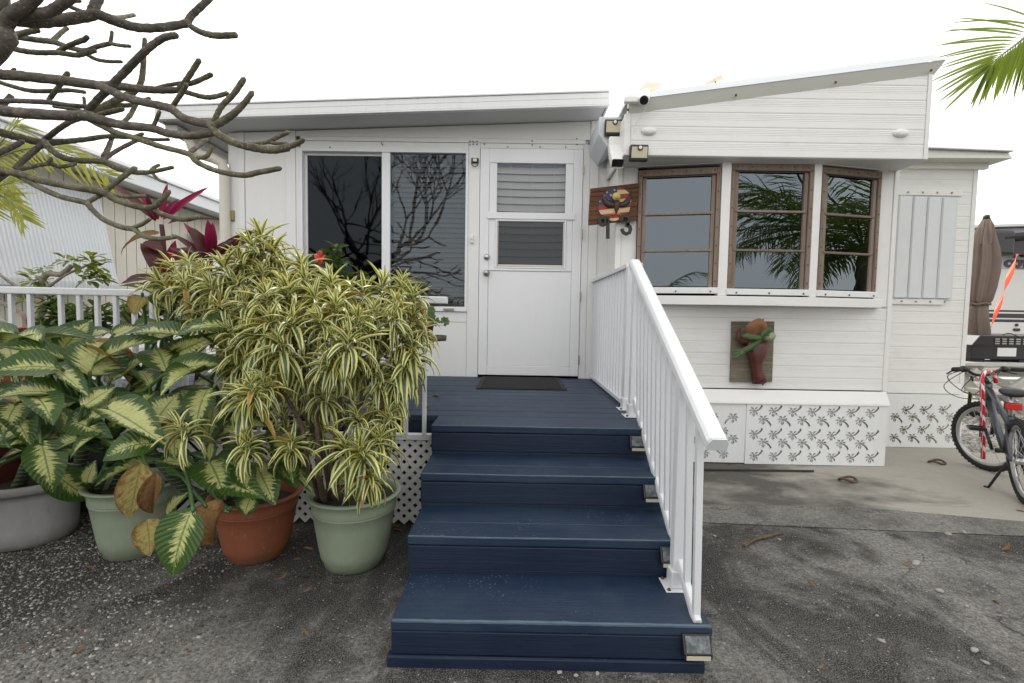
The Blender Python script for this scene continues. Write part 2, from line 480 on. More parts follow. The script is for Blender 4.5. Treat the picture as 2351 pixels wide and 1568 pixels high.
# ---- plant materials
def leaf_uv(t):
    uv = t.new('ShaderNodeUVMap').outputs[0]
    u, v, _ = t.sep(uv)
    a = t.math('MULTIPLY', t.math('ABSOLUTE', t.math('SUBTRACT', u, .5)), 2.0)
    return u, v, a
def mk_dief():
    t = NT('dieffenbachia_leaf'); u, v, a = leaf_uv(t); rv = t.rnd()
    side = t.math('SIGN', t.math('SUBTRACT', u, .5))
    sx = t.math('MULTIPLY', t.math('SUBTRACT', v, t.math('MULTIPLY', a, .22)), 17.0)
    vec = t.comb(sx, t.math('MULTIPLY', a, 1.0), t.math('ADD', t.math('MULTIPLY', rv, 60), t.math('MULTIPLY', side, 3.3)))
    n = t.noise(vec, 1.6, 7, .72)
    n2 = t.noise(t.comb(t.math('MULTIPLY', sx, 2.6), t.math('MULTIPLY', a, 4), t.math('MULTIPLY', rv, 90)), 2.2, 4, .7)
    edge = t.math('ADD', a, t.math('MULTIPLY', t.math('SUBTRACT', n, .5), 2.1))
    tipf = t.math('MULTIPLY', t.math('POWER', t.math('MAXIMUM', t.math('SUBTRACT', v, .62), 0.0), 1.0), 1.3)
    edge = t.math('ADD', t.math('ADD', edge, tipf), t.math('MULTIPLY', t.math('SUBTRACT', rv, .5), .45))
    mask = t.ramp(edge, [(.33, 0), (.49, 1)])
    mot = t.math('MULTIPLY', t.ramp(n2, [(.56, 0), (.63, 1)]), .7)
    cream = t.mix(t.noise(t.comb(sx, a, rv), 1.1, 3), (.40, .43, .13), (.54, .53, .22))
    green = t.mix(n2, (.010, .037, .005), (.030, .085, .009))
    green = t.mix(t.math('MULTIPLY', rv, .4), green, (.065, .12, .018))
    c = t.mix(t.math('MAXIMUM', mask, mot), cream, green)
    rib = t.ramp(a, [(.035, 1), (.06, 0)])
    c = t.mix(t.math('MULTIPLY', rib, .85), c, (.10, .19, .05))
    brn = t.math('MULTIPLY', t.ramp(t.noise(t.comb(t.math('MULTIPLY', v, 6), t.math('MULTIPLY', u, 4), t.math('MULTIPLY', rv, 33)), 1.4, 4), [(.66, 0), (.74, 1)]), .65)
    c = t.mix(brn, c, (.20, .11, .035))
    t.set(c, .33, .42)
    vein = t.math('SINE', t.math('MULTIPLY', t.math('SUBTRACT', v, t.math('MULTIPLY', a, .25)), 78))
    t.bump(t.math('ADD', t.math('MULTIPLY', vein, .5), t.math('MULTIPLY', n2, .6)), .35, .006)
    t.translucent(t.mix(.4, c, (.30, .40, .04)), .16)
    return t.m
def mk_song():
    t = NT('song_of_india_leaf'); u, v, a = leaf_uv(t)
    at = t.new('ShaderNodeAttribute'); at.attribute_name = 'shade'
    rv = t.math('ADD', t.rnd(), at.outputs['Fac'])
    rv = t.math('FRACT', rv)
    n = t.noise(t.comb(t.math('MULTIPLY', v, 2), t.math('MULTIPLY', u, 9), t.math('MULTIPLY', rv, 40)), 2.0, 3)
    e = t.math('ADD', a, t.math('MULTIPLY', t.math('SUBTRACT', n, .5), .35))
    yel = t.mix(rv, (.74, .70, .20), (.84, .81, .44))
    yel = t.mix(t.ramp(rv, [(.55, 0), (1, .5)]), yel, (.42, .46, .13))
    grn = t.mix(n, (.045, .095, .040), (.12, .17, .085))
    grn = t.mix(t.ramp(a, [(.0, .6), (.22, 0)]), grn, (.13, .19, .085))
    m = t.ramp(e, [(.40, 0), (.52, 1)])
    c = t.mix(m, grn, yel)
    old = t.ramp(rv, [(.955, 0), (.97, .8)])
    c = t.mix(old, c, (.40, .22, .05))
    t.set(c, .38, .45)
    t.translucent(t.mix(.3, c, (.6, .58, .14)), .30)
    return t.m
def mk_leaf(name, a, b, rough=.4, tr=.25, rib=None, trcol=None):
    t = NT(name); u, v, ab = leaf_uv(t); rv = t.rnd()
    at = t.new('ShaderNodeAttribute'); at.attribute_name = 'shade'
    n = t.noise(t.comb(t.math('MULTIPLY', v, 4), t.math('MULTIPLY', u, 5), t.math('MULTIPLY', rv, 40)), 1.6, 5, .65)
    f = t.math('FRACT', t.math('ADD', rv, at.outputs['Fac']))
    c = t.mix(t.math('MULTIPLY', t.math('ADD', f, n), .5), a, b)
    if rib: c = t.mix(t.ramp(ab, [(.04, .7), (.1, 0)]), c, rib)
    t.set(c, rough, .45)
    t.bump(n, .25, .004)
    t.translucent(t.mix(.5, c, trcol or b), tr)
    return t.m
M['dief'] = mk_dief()
M['song'] = mk_song()
M['palm'] = mk_leaf('coconut_leaflet', (.045, .10, .014), (.11, .17, .025), .42, .5, (.16, .18, .05), (.34, .42, .03))
M['palmy'] = mk_leaf('yellowing_palm_leaflet', (.11, .18, .025), (.30, .28, .05), .45, .40, None, (.6, .58, .08))
M['cordyred'] = mk_leaf('cordyline_crimson_leaf', (.14, .010, .030), (.30, .018, .075), .35, .3, (.38, .05, .12), (.5, .03, .12))
M['cordydk'] = mk_leaf('cordyline_maroon_leaf', (.040, .012, .012), (.105, .018, .020), .35, .2, (.16, .03, .04), (.2, .03, .03))
M['shrub'] = mk_leaf('green_shrub_leaf', (.028, .065, .014), (.075, .135, .025), .42, .28, None, (.2, .3, .03))
M['limeleaf'] = mk_leaf('yellow_green_leaf', (.07, .13, .02), (.20, .24, .03), .42, .32, None, (.4, .42, .04))
def mk_dry(name, mid, edge, vein):
    t = NT(name); u, v, a = leaf_uv(t); rv = t.rnd()
    n = t.noise(t.comb(t.math('MULTIPLY', v, 5), t.math('MULTIPLY', u, 4), t.math('MULTIPLY', rv, 40)), 1.7, 7, .7)
    st = t.noise(t.comb(t.math('MULTIPLY', t.math('SUBTRACT', v, t.math('MULTIPLY', a, .25)), 16), t.math('MULTIPLY', a, 1.5), t.math('MULTIPLY', rv, 70)), 1.5, 5, .7)
    e = t.math('ADD', t.math('MULTIPLY', a, .7), t.math('MULTIPLY', t.math('SUBTRACT', n, .5), 1.9))
    c = t.mix(t.ramp(e, [(.25, 0), (.75, 1)]), mid, edge)
    c = t.mix(t.math('MULTIPLY', t.ramp(st, [(.5, 0), (.65, 1)]), .6), c, tuple(x * .5 for x in edge))
    c = t.mix(t.ramp(a, [(.03, .8), (.07, 0)]), c, vein)
    t.set(c, .7, .25); t.bump(t.math('ADD', n, st), .7, .012); t.translucent(c, .15); return t.m
M['deadbig'] = mk_dry('withered_brown_leaf', (.30, .17, .07), (.13, .055, .022), (.28, .18, .08))
M['deadyelbig'] = mk_dry('withered_yellow_leaf', (.50, .42, .16), (.26, .13, .035), (.28, .26, .06))
M['dead'] = mk_leaf('dry_brown_leaf', (.13, .060, .022), (.30, .17, .06), .75, .15, (.35, .22, .09))
M['deadyel'] = mk_leaf('yellowing_leaf', (.28, .20, .025), (.48, .36, .07), .5, .3, (.30, .25, .05), (.6, .45, .05))
M['fern'] = mk_leaf('staghorn_leaf', (.050, .115, .035), (.12, .20, .07), .5, .2, (.17, .26, .11))
M['shield'] = mk_leaf('dry_shield_frond', (.22, .095, .045), (.36, .19, .10), .8, .2)
M['flower'] = simple('red_petal', (.55, .03, .02), .5, .2)
def mk_bark(name, a, b, sc=30, scars=True):
    t = NT(name); p = t.pos()
    n = t.noise(p, sc, 5, .65); n2 = t.noise(p, 6, 4)
    v = t.voro(p, 62)
    c = t.mix(t.ramp(n, [(.35, 0), (.7, 1)]), a, b)
    c = t.mix(t.ramp(n2, [(.5, 0), (.7, .5)]), c, tuple(x * .5 for x in a))
    if scars: c = t.mix(t.ramp(v, [(.14, .55), (.26, 0)]), c, tuple(min(1, x * 1.7) for x in b))
    t.set(c, .85, .25); t.bump(t.math('ADD', n, t.math('MULTIPLY', v, .8)), .6, .006)
    return t.m
M['bark'] = mk_bark('plumeria_bark', (.075, .065, .055), (.17, .150, .125))
M['barkg'] = mk_bark('plumeria_tip_bark', (.078, .074, .048), (.185, .172, .112))
M['stem'] = mk_bark('woody_stem', (.085, .062, .042), (.17, .13, .09), 40, False)
M['palebark'] = mk_bark('pale_grey_bark', (.20, .17, .13), (.36, .32, .26), 25, False)
M['palmtrunk'] = mk_bark('palm_trunk', (.12, .10, .08), (.24, .21, .17), 18, False)
M['rachis'] = simple('leaf_stalk', (.16, .19, .05), .5, .2)
M['gstalk'] = simple('green_stalk', (.055, .12, .03), .45, .25, 20)
def mk_cane():
    t = NT('ringed_cane'); p = t.pos(); z = t.sep(p)[2]
    n = t.noise(p, 14, 3)
    w = t.math('FRACT', t.math('ADD', t.math('MULTIPLY', z, 46), t.math('MULTIPLY', n, 1.1)))
    c = t.mix(t.ramp(w, [(.0, 1), (.10, 1), (.18, 0)]), t.mix(n, (.020, .035, .020), (.05, .07, .035)), (.24, .22, .14))
    t.set(c, .6, .4); t.bump(w, .3, .004); return t.m
M['cane'] = mk_cane()
def mk_pot(name, col, dirt):
    t = NT(name); p = t.pos()
    n = t.noise(t.mapping(p, (3, 3, 1)), 5, 7, .65); f = t.noise(p, 70, 4)
    c = t.mix(n, tuple(v * .78 for v in col), tuple(v * 1.1 for v in col))
    sc = t.ramp(t.noise(t.mapping(p, (9, 9, 2.5)), 4, 6, .7), [(.60, 0), (.72, .6)])
    c = t.mix(sc, c, dirt)
    z = t.sep(p)[2]
    low = t.math('MULTIPLY', t.ramp(t.math('ADD', z, t.math('MULTIPLY', n, .08)), [(.05, 1), (.14, 0)]), .45)   # soil splashed round the foot
    c = t.mix(low, c, (.05, .05, .035))
    sp = t.math('LESS_THAN', t.voro(p, 60), .10)
    c = t.mix(t.math('MULTIPLY', sp, .35), c, dirt)
    t.set(c, .55, .35); t.bump(f, .12, .004); return t.m
M['potgreen'] = mk_pot('sage_green_plastic', (.265, .315, .225), (.36, .39, .31))
M['potgrey'] = mk_pot('grey_plastic', (.34, .335, .33), (.18, .175, .16))
M['potterra'] = mk_pot('terracotta_plastic', (.245, .082, .040), (.36, .24, .18))
M['potred'] = mk_pot('dark_red_plastic', (.10, .022, .018), (.08, .05, .04))
M['vase'] = mk_pot('orange_terracotta', (.42, .14, .065), (.30, .18, .12))
M['soil'] = simple('potting_soil', (.022, .017, .012), .95, .4, 40, bump=.8, bscale=70)
M['cowred'] = simple('glazed_oxblood', (.085, .019, .013), .42, .55, 22, bump=.9, bscale=30)
M['fernpale'] = simple('pale_shield_frond', (.34, .36, .25), .7, .3, 20)

# =================================================================== SETTING: ground
def sheet(name, pts, mat, z, kind='structure'):
    mb = MB(); mb.add([(x, y, z) for x, y in pts], [tuple(range(len(pts)))])
    return tag(part(name, mb, mat, None), kind=kind)
sheet('ground', [(-150, -120), (150, -120), (150, 160), (-150, 160)], M['asphalt'], 0.0)
# concrete slab along the house, its front edge and the rough strip before it
e0, e1, e2 = G(1600, 1163), G(1950, 1168), G(2351, 1203)
sl = (e2 - e0) / (e2.x - e0.x)
fx = 16.0
e3 = e0 + sl * (fx - e0.x)
sheet('concrete_slab', [(.80, e0.y), (e0.x, e0.y), (e1.x, e1.y), (e2.x, e2.y), (fx, e3.y), (fx, 13.0), (.80, 13.0)], M['concrete'], 0.016)
s0, s1, s2 = G(1600, 1200), G(1950, 1215), G(2351, 1232)
mb = MB()
rowa = [(.80, e0.y), (e0.x, e0.y), (e1.x, e1.y), (e2.x, e2.y), (fx, e3.y)]
rowb = [(.80, s0.y), (s0.x, s0.y), (s1.x, s1.y), (s2.x, s2.y), (fx, s2.y - 1.0)]
for i in range(4):
    mb.quad((*rowb[i], .004), (*rowb[i + 1], .004), (*rowa[i + 1], .0155), (*rowa[i], .0155))
tag(part('concrete_strip', mb, M['apron']), kind='structure')
# gravel bed to the left, as a sheet of fines; stones come later
def pebble_field(name, n, place, size, mat, seed):
    rr = random.Random(seed)
    ico = [(0, 0, 1), (.89, 0, .45), (.28, .85, .45), (-.72, .53, .45), (-.72, -.53, .45), (.28, -.85, .45),
           (.72, .53, -.3), (-.28, .85, -.3), (-.89, 0, -.3), (-.28, -.85, -.3), (.72, -.53, -.3)]
    fc = [(0, 1, 2), (0, 2, 3), (0, 3, 4), (0, 4, 5), (0, 5, 1), (1, 6, 2), (2, 7, 3), (3, 8, 4), (4, 9, 5), (5, 10, 1),
          (6, 7, 2), (7, 8, 3), (8, 9, 4), (9, 10, 5), (10, 6, 1)]
    V, Fc, sh = [], [], []
    for i in range(n):
        q = place(rr)
        if q is None: continue
        s = size(rr); a = rr.uniform(0, 2 * PI); ca, sa = math.cos(a), math.sin(a)
        ex, ey, ez = s * rr.uniform(.8, 1.4), s * rr.uniform(.6, 1.0), s * rr.uniform(.4, .75)
        b = len(V); tone = rr.random()
        for (x, y, z) in ico:
            j = rr.uniform(.8, 1.2)
            X, Yy = x * ex * j, y * ey * j
            V.append((q[0] + X * ca - Yy * sa, q[1] + X * sa + Yy * ca, q[2] + (z + .25) * ez))
            sh.append(tone)
        Fc += [(i0 + b, i1 + b, i2 + b) for i0, i1, i2 in fc]
    me = bpy.data.meshes.new(name); me.from_pydata(V, [], Fc)
    at = me.attributes.new('shade', 'FLOAT', 'POINT'); at.data.foreach_set('value', sh)
    me.materials.append(mat)
    me.polygons.foreach_set('use_smooth', [True] * len(me.polygons))
    o = bpy.data.objects.new(name, me); COL.objects.link(o)
    return tag(o, kind='stuff')
def bed_density(x, y):      # gravel thins out to the right
    n = mnoise.noise(Vector((x * 2.1, y * 2.1, 3)))
    edge = -1.18 + .35 * n - max(0, (1.9 - y)) * .12
    return max(0.0, min(1.0, (edge - x) / .42))
def pl_bed(r):
    x, y = r.uniform(-3.2, -.75), r.uniform(.7, 2.9)
    if r.random() > bed_density(x, y) ** .8: return None
    return (x, y, .0)
def pl_loose(r):
    x, y = r.uniform(-1.6, 3.6), r.uniform(.75, 3.1)
    if -.5 < x < .8 and y > 1.62: return None
    if r.random() > .35 + .65 * max(0, mnoise.noise(Vector((x * 1.3, y * 1.3, 8))) + .3): return None
    return (x, y, 0)
pebble_field('gravel', 34000, pl_bed, lambda r: r.choice((.0025, .0035, .004, .005, .007)) * r.uniform(.8, 1.25), M['pebble'], 3)
pebble_field('loose_grit', 9000, pl_loose, lambda r: .0009 + .0026 * r.random() ** 4, M['pebble'], 4)
wg = [(4.28, 4.7), (9, 4.3), (14, 4.3), (14, 6.2), (4.3, 6.2)]
sheet('gravel_path', wg, M['pebblew'], 0.022)
pebble_field('white_gravel', 4200, lambda r: (r.uniform(4.3, 7.2), r.uniform(4.5, 6.3), .02), lambda r: r.uniform(.014, .032), M['pebblew'], 5)

# =================================================================== SUNROOM (white addition with the door)
YW = 4.57          # front wall
DZ = 0.64          # deck level
rm = P(900, 700, YW)
sunroom = thing('sunroom', 'white panelled sunroom addition with sliding window and white entry door behind the blue deck', 'building', (P(950, 860, YW).x, YW, 0))
def zx(x, y, Y=YW, f='Z'):
    p = P(x, y, Y, f); return p.x, p.z
xL = zx(525, 420)[0]                  # left corner
xR = zx(1412, 500)[0]
zT_L, zT_R = zx(523, 305)[1], zx(1370, 278)[1]
def ztop(x): return zT_L + (x - xL) / (zx(1370, 278)[0] - xL) * (zT_R - zT_L)
xj = [xL, zx(549, 450)[0], zx(563, 450)[0], zx(657, 450)[0], zx(680, 450)[0], zx(693, 450)[0]]
wx0, wx1 = zx(691, 450)[0], zx(1074, 520)[0]
wz0, wz1 = zx(1030, 715)[1], zx(900, 345)[1]
dx0, dx1 = zx(1100.5, 600)[0], zx(1333, 600)[0]
dz1 = zx(1220, 343)[1]
def panel(x0, x1, z0, z1, y=YW, th=.04, slope=False, name='wall_panel', mat='wall', par=sunroom, bev=.003):
    if slope: a, b = ztop(x0), ztop(x1)
    else: a = b = z1
    mb = MB(); mb.hexa([(x0, y, z0), (x1, y, z0), (x1, y + th, z0), (x0, y + th, z0), (x0, y, a), (x1, y, b), (x1, y + th, b), (x0, y + th, a)])
    return part(name, mb, M[mat], par, bevel=bev)
FZ = .30
g = .002
panel(xj[0], xj[1] - g, FZ, 0, slope=True)
panel(xj[1], xj[2] - g, FZ, 0, YW - .012, slope=True, name='batten')
panel(xj[2], xj[3] - g, FZ, 0, slope=True)
panel(xj[3], xj[4] - g, FZ, 0, YW - .010, slope=True, name='batten')
panel(xj[4], wx0 - g, FZ, wz1 + .02, YW - .004)
zb = wz1 + .075
panel(wx0, wx1 - g, wz1 + .004, zb, YW - .003)
panel(wx0, dx1 + .02, zb + .003, zb + .04, YW - .008, name='batten')
xh = zx(1352, 500)[0]
panel(xj[4] + .001, xh - g, zb + .043, 0, slope=True)
panel(wx0, wx1 - g, FZ, wz0 - .10, YW)
panel(wx0, wx1 - g, wz0 - .098, wz0 - .004, YW - .004)
xs0, xs1 = wx1, dx0 - .004
panel(xs0, xs1, FZ, zb, YW - .008, name='door_post')
panel(dx1 + .004, xh - g, FZ, zb, YW - .008, name='door_post')
panel(dx0 - .003, dx1 + .003, dz1 + .005, zb, YW - .006, name='door_head')
xi = zx(1372, 500)[0]
panel(xh, xi - g, FZ, 0, YW - .014, slope=True, name='batten')
panel(xi, xR + .25, FZ, 0, YW + .0, slope=True)
# dark gap behind the door and room body
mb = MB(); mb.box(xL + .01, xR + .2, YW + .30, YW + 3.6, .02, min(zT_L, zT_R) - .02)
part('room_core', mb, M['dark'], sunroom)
mb = MB(); mb.box(xL, xL + .04, YW + .041, YW + 3.6, FZ, zT_L - .03)
part('side_wall', mb, M['wall'], sunroom)
mb = MB()
for x, z in ((1079, 324), (1086, 324), (1095, 324), (1079, 332), (1086, 331), (1095, 331), (1112, 330), (1222, 323), (1222, 332), (1324, 318), (1325, 331), (1166, 337), (1240, 337), (1299, 337), (876, 328), (878, 332), (757, 338)):
    p = P(x, z, YW - .02); mb.ball((p.x, YW - .016, p.z), .0065, 6, 4)
part('screw_heads', mb, M['screw'], sunroom)['kind'] = 'stuff'

# ---- sliding window
def frame_rect(name, x0, x1, z0, z1, w, y0, y1, mat, par, bev=.003, wb=None, wt=None):
    wb = wb or w; wt = wt or w
    mb = MB()
    mb.box(x0, x0 + w, y0, y1, z0, z1); mb.box(x1 - w, x1, y0, y1, z0, z1)
    mb.box(x0 + w, x1 - w, y0, y1, z0, z0 + wb); mb.box(x0 + w, x1 - w, y0, y1, z1 - wt, z1)
    return part(name, mb, M[mat], par, bevel=bev)
def glass_pane(name, x0, x1, z0, z1, y, mat, par):
    mb = MB(); mb.box(x0, x1, y, y + .005, z0, z1)
    return part(name, mb, M[mat], par)
win = frame_rect('window', wx0, wx1, wz0, wz1, .022, YW - .022, YW + .09, 'vinyl', sunroom, wb=.045)
win.name = 'window'
mx0, mx1 = zx(877, 500)[0], zx(896, 500)[0]
frame_rect('sash', wx0 + .023, mx1 - .002, wz0 + .046, wz1 - .023, .022, YW + .035, YW + .06, 'vinyl', win, .002)
mb = MB(); mb.box(mx0, mx1, YW - .012, YW + .03, wz0 + .046, wz1 - .023); part('mullion', mb, M['vinyl'], win, .003)
glass_pane('pane', wx0 + .046, mx0 + .02, wz0 + .069, wz1 - .046, YW + .047, 'glass_open', win)
glass_pane('pane', mx1 + .001, wx1 - .023, wz0 + .046, wz1 - .023, YW + .012, 'glass_dark', win)
mb = MB(); q = zx(1031, 708); mb.box(q[0] - .05, q[0] + .05, YW - .034, YW - .0225, wz0 + .008, wz0 + .032); part('latch', mb, M['aged'], win, .004)
# blinds behind the right pane
def blinds(x0, x1, z0, z1, y, step, mat, par, tilt=.5, name='blind_slat', sag=0.0, w=.05):
    src = None
    z = z1 - step * .5
    while z > z0:
        mb = MB(); n = 6
        vs_ = []
        for i in range(n + 1):
            t = i / n; x = x0 + (x1 - x0) * t
            dz = -sag * math.sin(PI * t)
            c, s_ = math.cos(tilt) * w / 2, math.sin(tilt) * w / 2
            vs_ += [(x, y - c, z + dz - s_), (x, y, z + dz + .004), (x, y + c, z + dz + s_)]
        fs = []
        for i in range(n):
            a = i * 3
            fs += [(a, a + 3, a + 4, a + 1), (a + 1, a + 4, a + 5, a + 2)]
        mb.add(vs_, fs); part(name, mb, M[mat], par, smooth=True)
        z -= step
blinds(mx1 + .01, wx1 - .03, wz0 + .06, wz1 - .03, YW + .10, .047, 'blind', win, 1.0, w=.05)
mb = MB()       # chinks of light between the slats of the far blind
for y in (506, 517, 529, 545, 556, 531, 600):
    pass
# ---- door
door = frame_rect('door', dx0, dx1, DZ + .022, dz1, .085, YW - .018, YW + .03, 'vinyl', sunroom, .004, wb=.09, wt=.13)
ix0, ix1 = dx0 + .0855, dx1 - .0855
zr = zx(1200, 620)[1]                # rail above lower panel
zmr0, zmr1 = zx(1200, 504, YW)[1], zx(1200, 489, YW)[1]
zgt = zx(1200, 383)[1]
mb = MB(); mb.box(ix0 + .001, ix1 - .001, YW - .012, YW + .02, DZ + .113, zr - .012); part('door_panel', mb, M['vinyl'], door, .004)
mb = MB(); mb.box(ix0 + .001, ix1 - .001, YW - .020, YW + .02, zr - .010, zr + .012); part('rail', mb, M['vinyl'], door, .003)
mb = MB(); mb.box(ix0 - .02, ix1 + .02, YW - .028, YW - .0185, zmr0, zmr1); part('rail', mb, M['vinyl'], door, .003)
gx0, gx1 = zx(1141, 440)[0], zx(1298, 440)[0]
for a, b in ((ix0 + .001, gx0), (gx1, ix1 - .001)):
    mb = MB(); mb.box(a, b, YW - .012, YW + .02, zmr1 + .001, dz1 - .131); part('stile', mb, M['vinyl'], door, .002)
for a, b in ((ix0 + .001, zx(1137, 560)[0] - .001), (zx(1299, 560)[0] + .001, ix1 - .001)):
    mb = MB(); mb.box(a, b, YW - .012, YW + .02, zr + .013, zmr1); part('stile', mb, M['vinyl'], door, .002)
frame_rect('screen_frame', zx(1137, 560)[0], zx(1299, 560)[0], zr + .014, zmr0 - .002, .018, YW - .022, YW + .01, 'vinyl', door, .003, wb=.014)
frame_rect('screen_frame', zx(1141.5, 560)[0], zx(1294.5, 560)[0], zr + .03, zmr0 - .014, .010, YW - .005, YW + .012, 'aged', door, .002, wb=.02)
glass_pane('pane', gx0 + .001, gx1 - .001, zmr1 + .001, dz1 - .131, YW + .006, 'glass_door', door)
glass_pane('insect_screen', zx(1144, 560)[0], zx(1292, 560)[0], zr + .045, zmr0 - .02, YW + .003, 'screen', door)
blinds(ix0 + .03, ix1 - .03, zr + .02, dz1 - .135, YW + .07, .070, 'blind', door, 1.15, sag=.007, w=.072)
mb = MB()
for xx in (1172, 1222, 1273):
    a = zx(xx, 440)[0]; mb.box(a - .0012, a + .0012, YW + .045, YW + .047, zr + .05, dz1 - .13)
part('blind_cord', mb, M['plastic'], door)
mb = MB(); mb.box(ix0, ix1, YW + .125, YW + .135, DZ + .12, dz1 - .08); part('door_backing', mb, M['dark'], door)
for (x, y, r, nm) in ((1117.5, 590, .030, 'deadbolt'), (1116.8, 627, .031, 'knob')):
    p = P(x, y, YW - .02); mb = MB()
    prof = [(r, 0), (r, .006), (r * .8, .012), (r * .55, .014)] + ([(r * .42, .016), (r * .42, .030), (r * .8, .036), (r * .85, .05), (r * .6, .06), (.002, .062)] if nm == 'knob' else [(r * .6, .026), (r * .5, .030), (.002, .031)])
    mb.lathe((0, 0, 0), prof, 24)
    mb.v = [Vector((p.x + v.x, YW - .018 - v.z, p.z + v.y)) for v in mb.v]; mb.f = [f[::-1] for f in mb.f]
    o = part(nm, mb, M['aged' if nm == 'knob' else 'chrome'], door, smooth=True)
for y in (390, 538, 681, 827):
    p = P(1336.5 - (y - 390) * .022, y, YW - .02); mb = MB(); mb.tube([(dx1 + .003, YW - .022, p.z - .045), (dx1 + .003, YW - .022, p.z + .045)], .007, 8); part('hinge', mb, M['aged'], door)

# ---- roof with fascia bands, soffit, eave and downspout
YF = 4.24
fl, fr = P(364, 276, YF), P(1383, 244, YF)
fl.x = P(356, 255, YF).x; fr.x = P(1399, 225, YF).x
tl, tr_ = P(356, 241, YF), P(1399, 207, YF)
rz = lambda x, k: (fl.z + (fr.z - fl.z) * (x - fl.x) / (fr.x - fl.x)) + k * ((tr_.z - fr.z) - 0) 
roof = MB(); YB = 8.4
roof.hexa([(fl.x + .02, YF + .03, fl.z + .012), (fr.x - .02, YF + .03, fr.z + .012), (fr.x - .02, YB, fr.z + .012), (fl.x + .02, YB, fl.z + .012),
           (fl.x + .02, YF + .03, fl.z + .13), (fr.x - .02, YF + .03, fr.z + .13), (fr.x - .02, YB, fr.z + .13), (fl.x + .02, YB, fl.z + .13)])
roofo = part('roof', roof, M['soffit'], sunroom, bevel=.004)
hF = tr_.z - fr.z
hL = tl.z - fl.z
cuts = [(0.0, .10, .016), (.125, .49, .010), (.515, .86, .006), (.885, 1.0, .016)]
for a, b, o_ in cuts:
    mb = MB(); y0 = YF - o_
    mb.hexa([(fl.x, y0, fl.z + hL * a), (fr.x, y0, fr.z + hF * a), (fr.x, YF + .028, fr.z + hF * a), (fl.x, YF + .028, fl.z + hL * a),
             (fl.x, y0, fl.z + hL * b), (fr.x, y0, fr.z + hF * b), (fr.x, YF + .028, fr.z + hF * b), (fl.x, YF + .028, fl.z + hL * b)])
    part('fascia', mb, M['white'], roofo, bevel=.003)
for xx, nm in ((fl.x, 'eave_trim'), (fr.x - .018, 'eave_trim')):
    mb = MB(); zz = fl if xx == fl.x else fr; hh = hL if xx == fl.x else hF
    mb.box(xx, xx + .018, YF + .03, YB, zz.z - .002, zz.z + hh - .003); part(nm, mb, M['white'], roofo, .003)
# gutter under the left eave and S shaped downspout
mb = MB(); mb.box(fl.x + .02, fl.x + .13, YF + .08, YB, fl.z - .07, fl.z - .003); part('gutter', mb, M['trimbeige'], roofo, .012)
pts = [P(1240, 905, 4.45, 'A'), P(1262, 965, 4.46, 'A'), P(1320, 1015, 4.48, 'A'), P(1400, 1040, 4.5, 'A'), P(1455, 1070, 4.52, 'A'), P(1473, 1130, 4.53, 'A'), P(1474, 1290, 4.53, 'A')]
pts = [p for p in pts]
pe = P(514, 640, 4.53); pts.append(Vector((pts[-1].x, 4.53, pe.z))); pts.append(Vector((pts[-1].x, 4.53, .5)))
mb = MB()
for i in range(len(pts) - 1):
    pass
mb.tube(pts, [.045] * len(pts), 12)
ds = part('downspout', mb, M['cream'], roofo, smooth=True)
mb = MB(); p = P(1516, 1414, YW - .02, 'A'); mb.box(p.x - .022, p.x + .022, YW - .022, YW - .001, p.z - .042, p.z + .042)
mb.box(p.x - .026, p.x + .026, YW - .006, YW - .0005, p.z - .05, p.z + .05)
part('junction_box', mb, M['brass'], sunroom, .004)

# =================================================================== TRAILER (white sided mobile home with bow window)
YT = 4.12; YSK = 4.0; YO = 3.82; YC = 3.97
trailer = thing('mobile_home', 'white ribbed-siding mobile home with brown framed bow window and sloping overhang', 'building', (P(1750, 1060, YT).x, YT, 0))
def siding_course(x0, x1, z0, h, Y, mat, par, clip=None, name='siding_panel', ridges=(.50, .62, .74, .86)):
    prof = [(0.0, -.0025), (.0, -.0062), (.07 * h, -.0072)]
    prof += [(.42 * h, -.006)]
    for r in ridges:
        prof += [((r - .03) * h, -.0058), (r * h, -.0071), ((r + .03) * h, -.0058)]
    prof += [(h - .001, -.0045), (h - .001, .008)]
    bmx = bmesh.new(); rows = []
    for z, y in prof:
        rows.append((bmx.verts.new((x0, Y + y, z0 + z)), bmx.verts.new((x1, Y + y, z0 + z))))
    for (a, b), (c, d) in zip(rows[:-1], rows[1:]):
        bmx.faces.new((a, b, d, c))
    back = [bmx.verts.new((x0, Y + .008, z0)), bmx.verts.new((x1, Y + .008, z0))]
    bmx.faces.new((rows[-1][0], rows[-1][1], back[1], back[0])); bmx.faces.new((back[0], back[1], rows[0][1], rows[0][0]))
    if clip:
        for co, no in clip:
            bmesh.ops.bisect_plane(bmx, geom=bmx.verts[:] + bmx.edges[:] + bmx.faces[:], plane_co=co, plane_no=no, clear_outer=True)
    if not bmx.faces: bmx.free(); return None
    mb = MB(); bmx.verts.index_update()
    mb.add([v.co.copy() for v in bmx.verts], [tuple(v.index for v in f.verts) for f in bmx.faces]); bmx.free()
    return part(name, mb, M[mat], par)
def siding(x0, x1, z0, z1, Y, h, mat, par, clip=None):
    n = max(1, round((z1 - z0) / h)); h = (z1 - z0) / n
    for i in range(n): siding_course(x0, x1, z0 + i * h, h, Y, mat, par, clip)
tx0 = P(1412, 560, YT).x; tx1 = P(2038, 800, YT).x
tz0 = P(1800, 893, YT).z; tz1 = P(1800, 704, YT).z
siding(tx0 + .05, tx1 - .035, tz0, tz1, YT, .104, 'siding', trailer)
zcap = P(2050, 380, YT).z
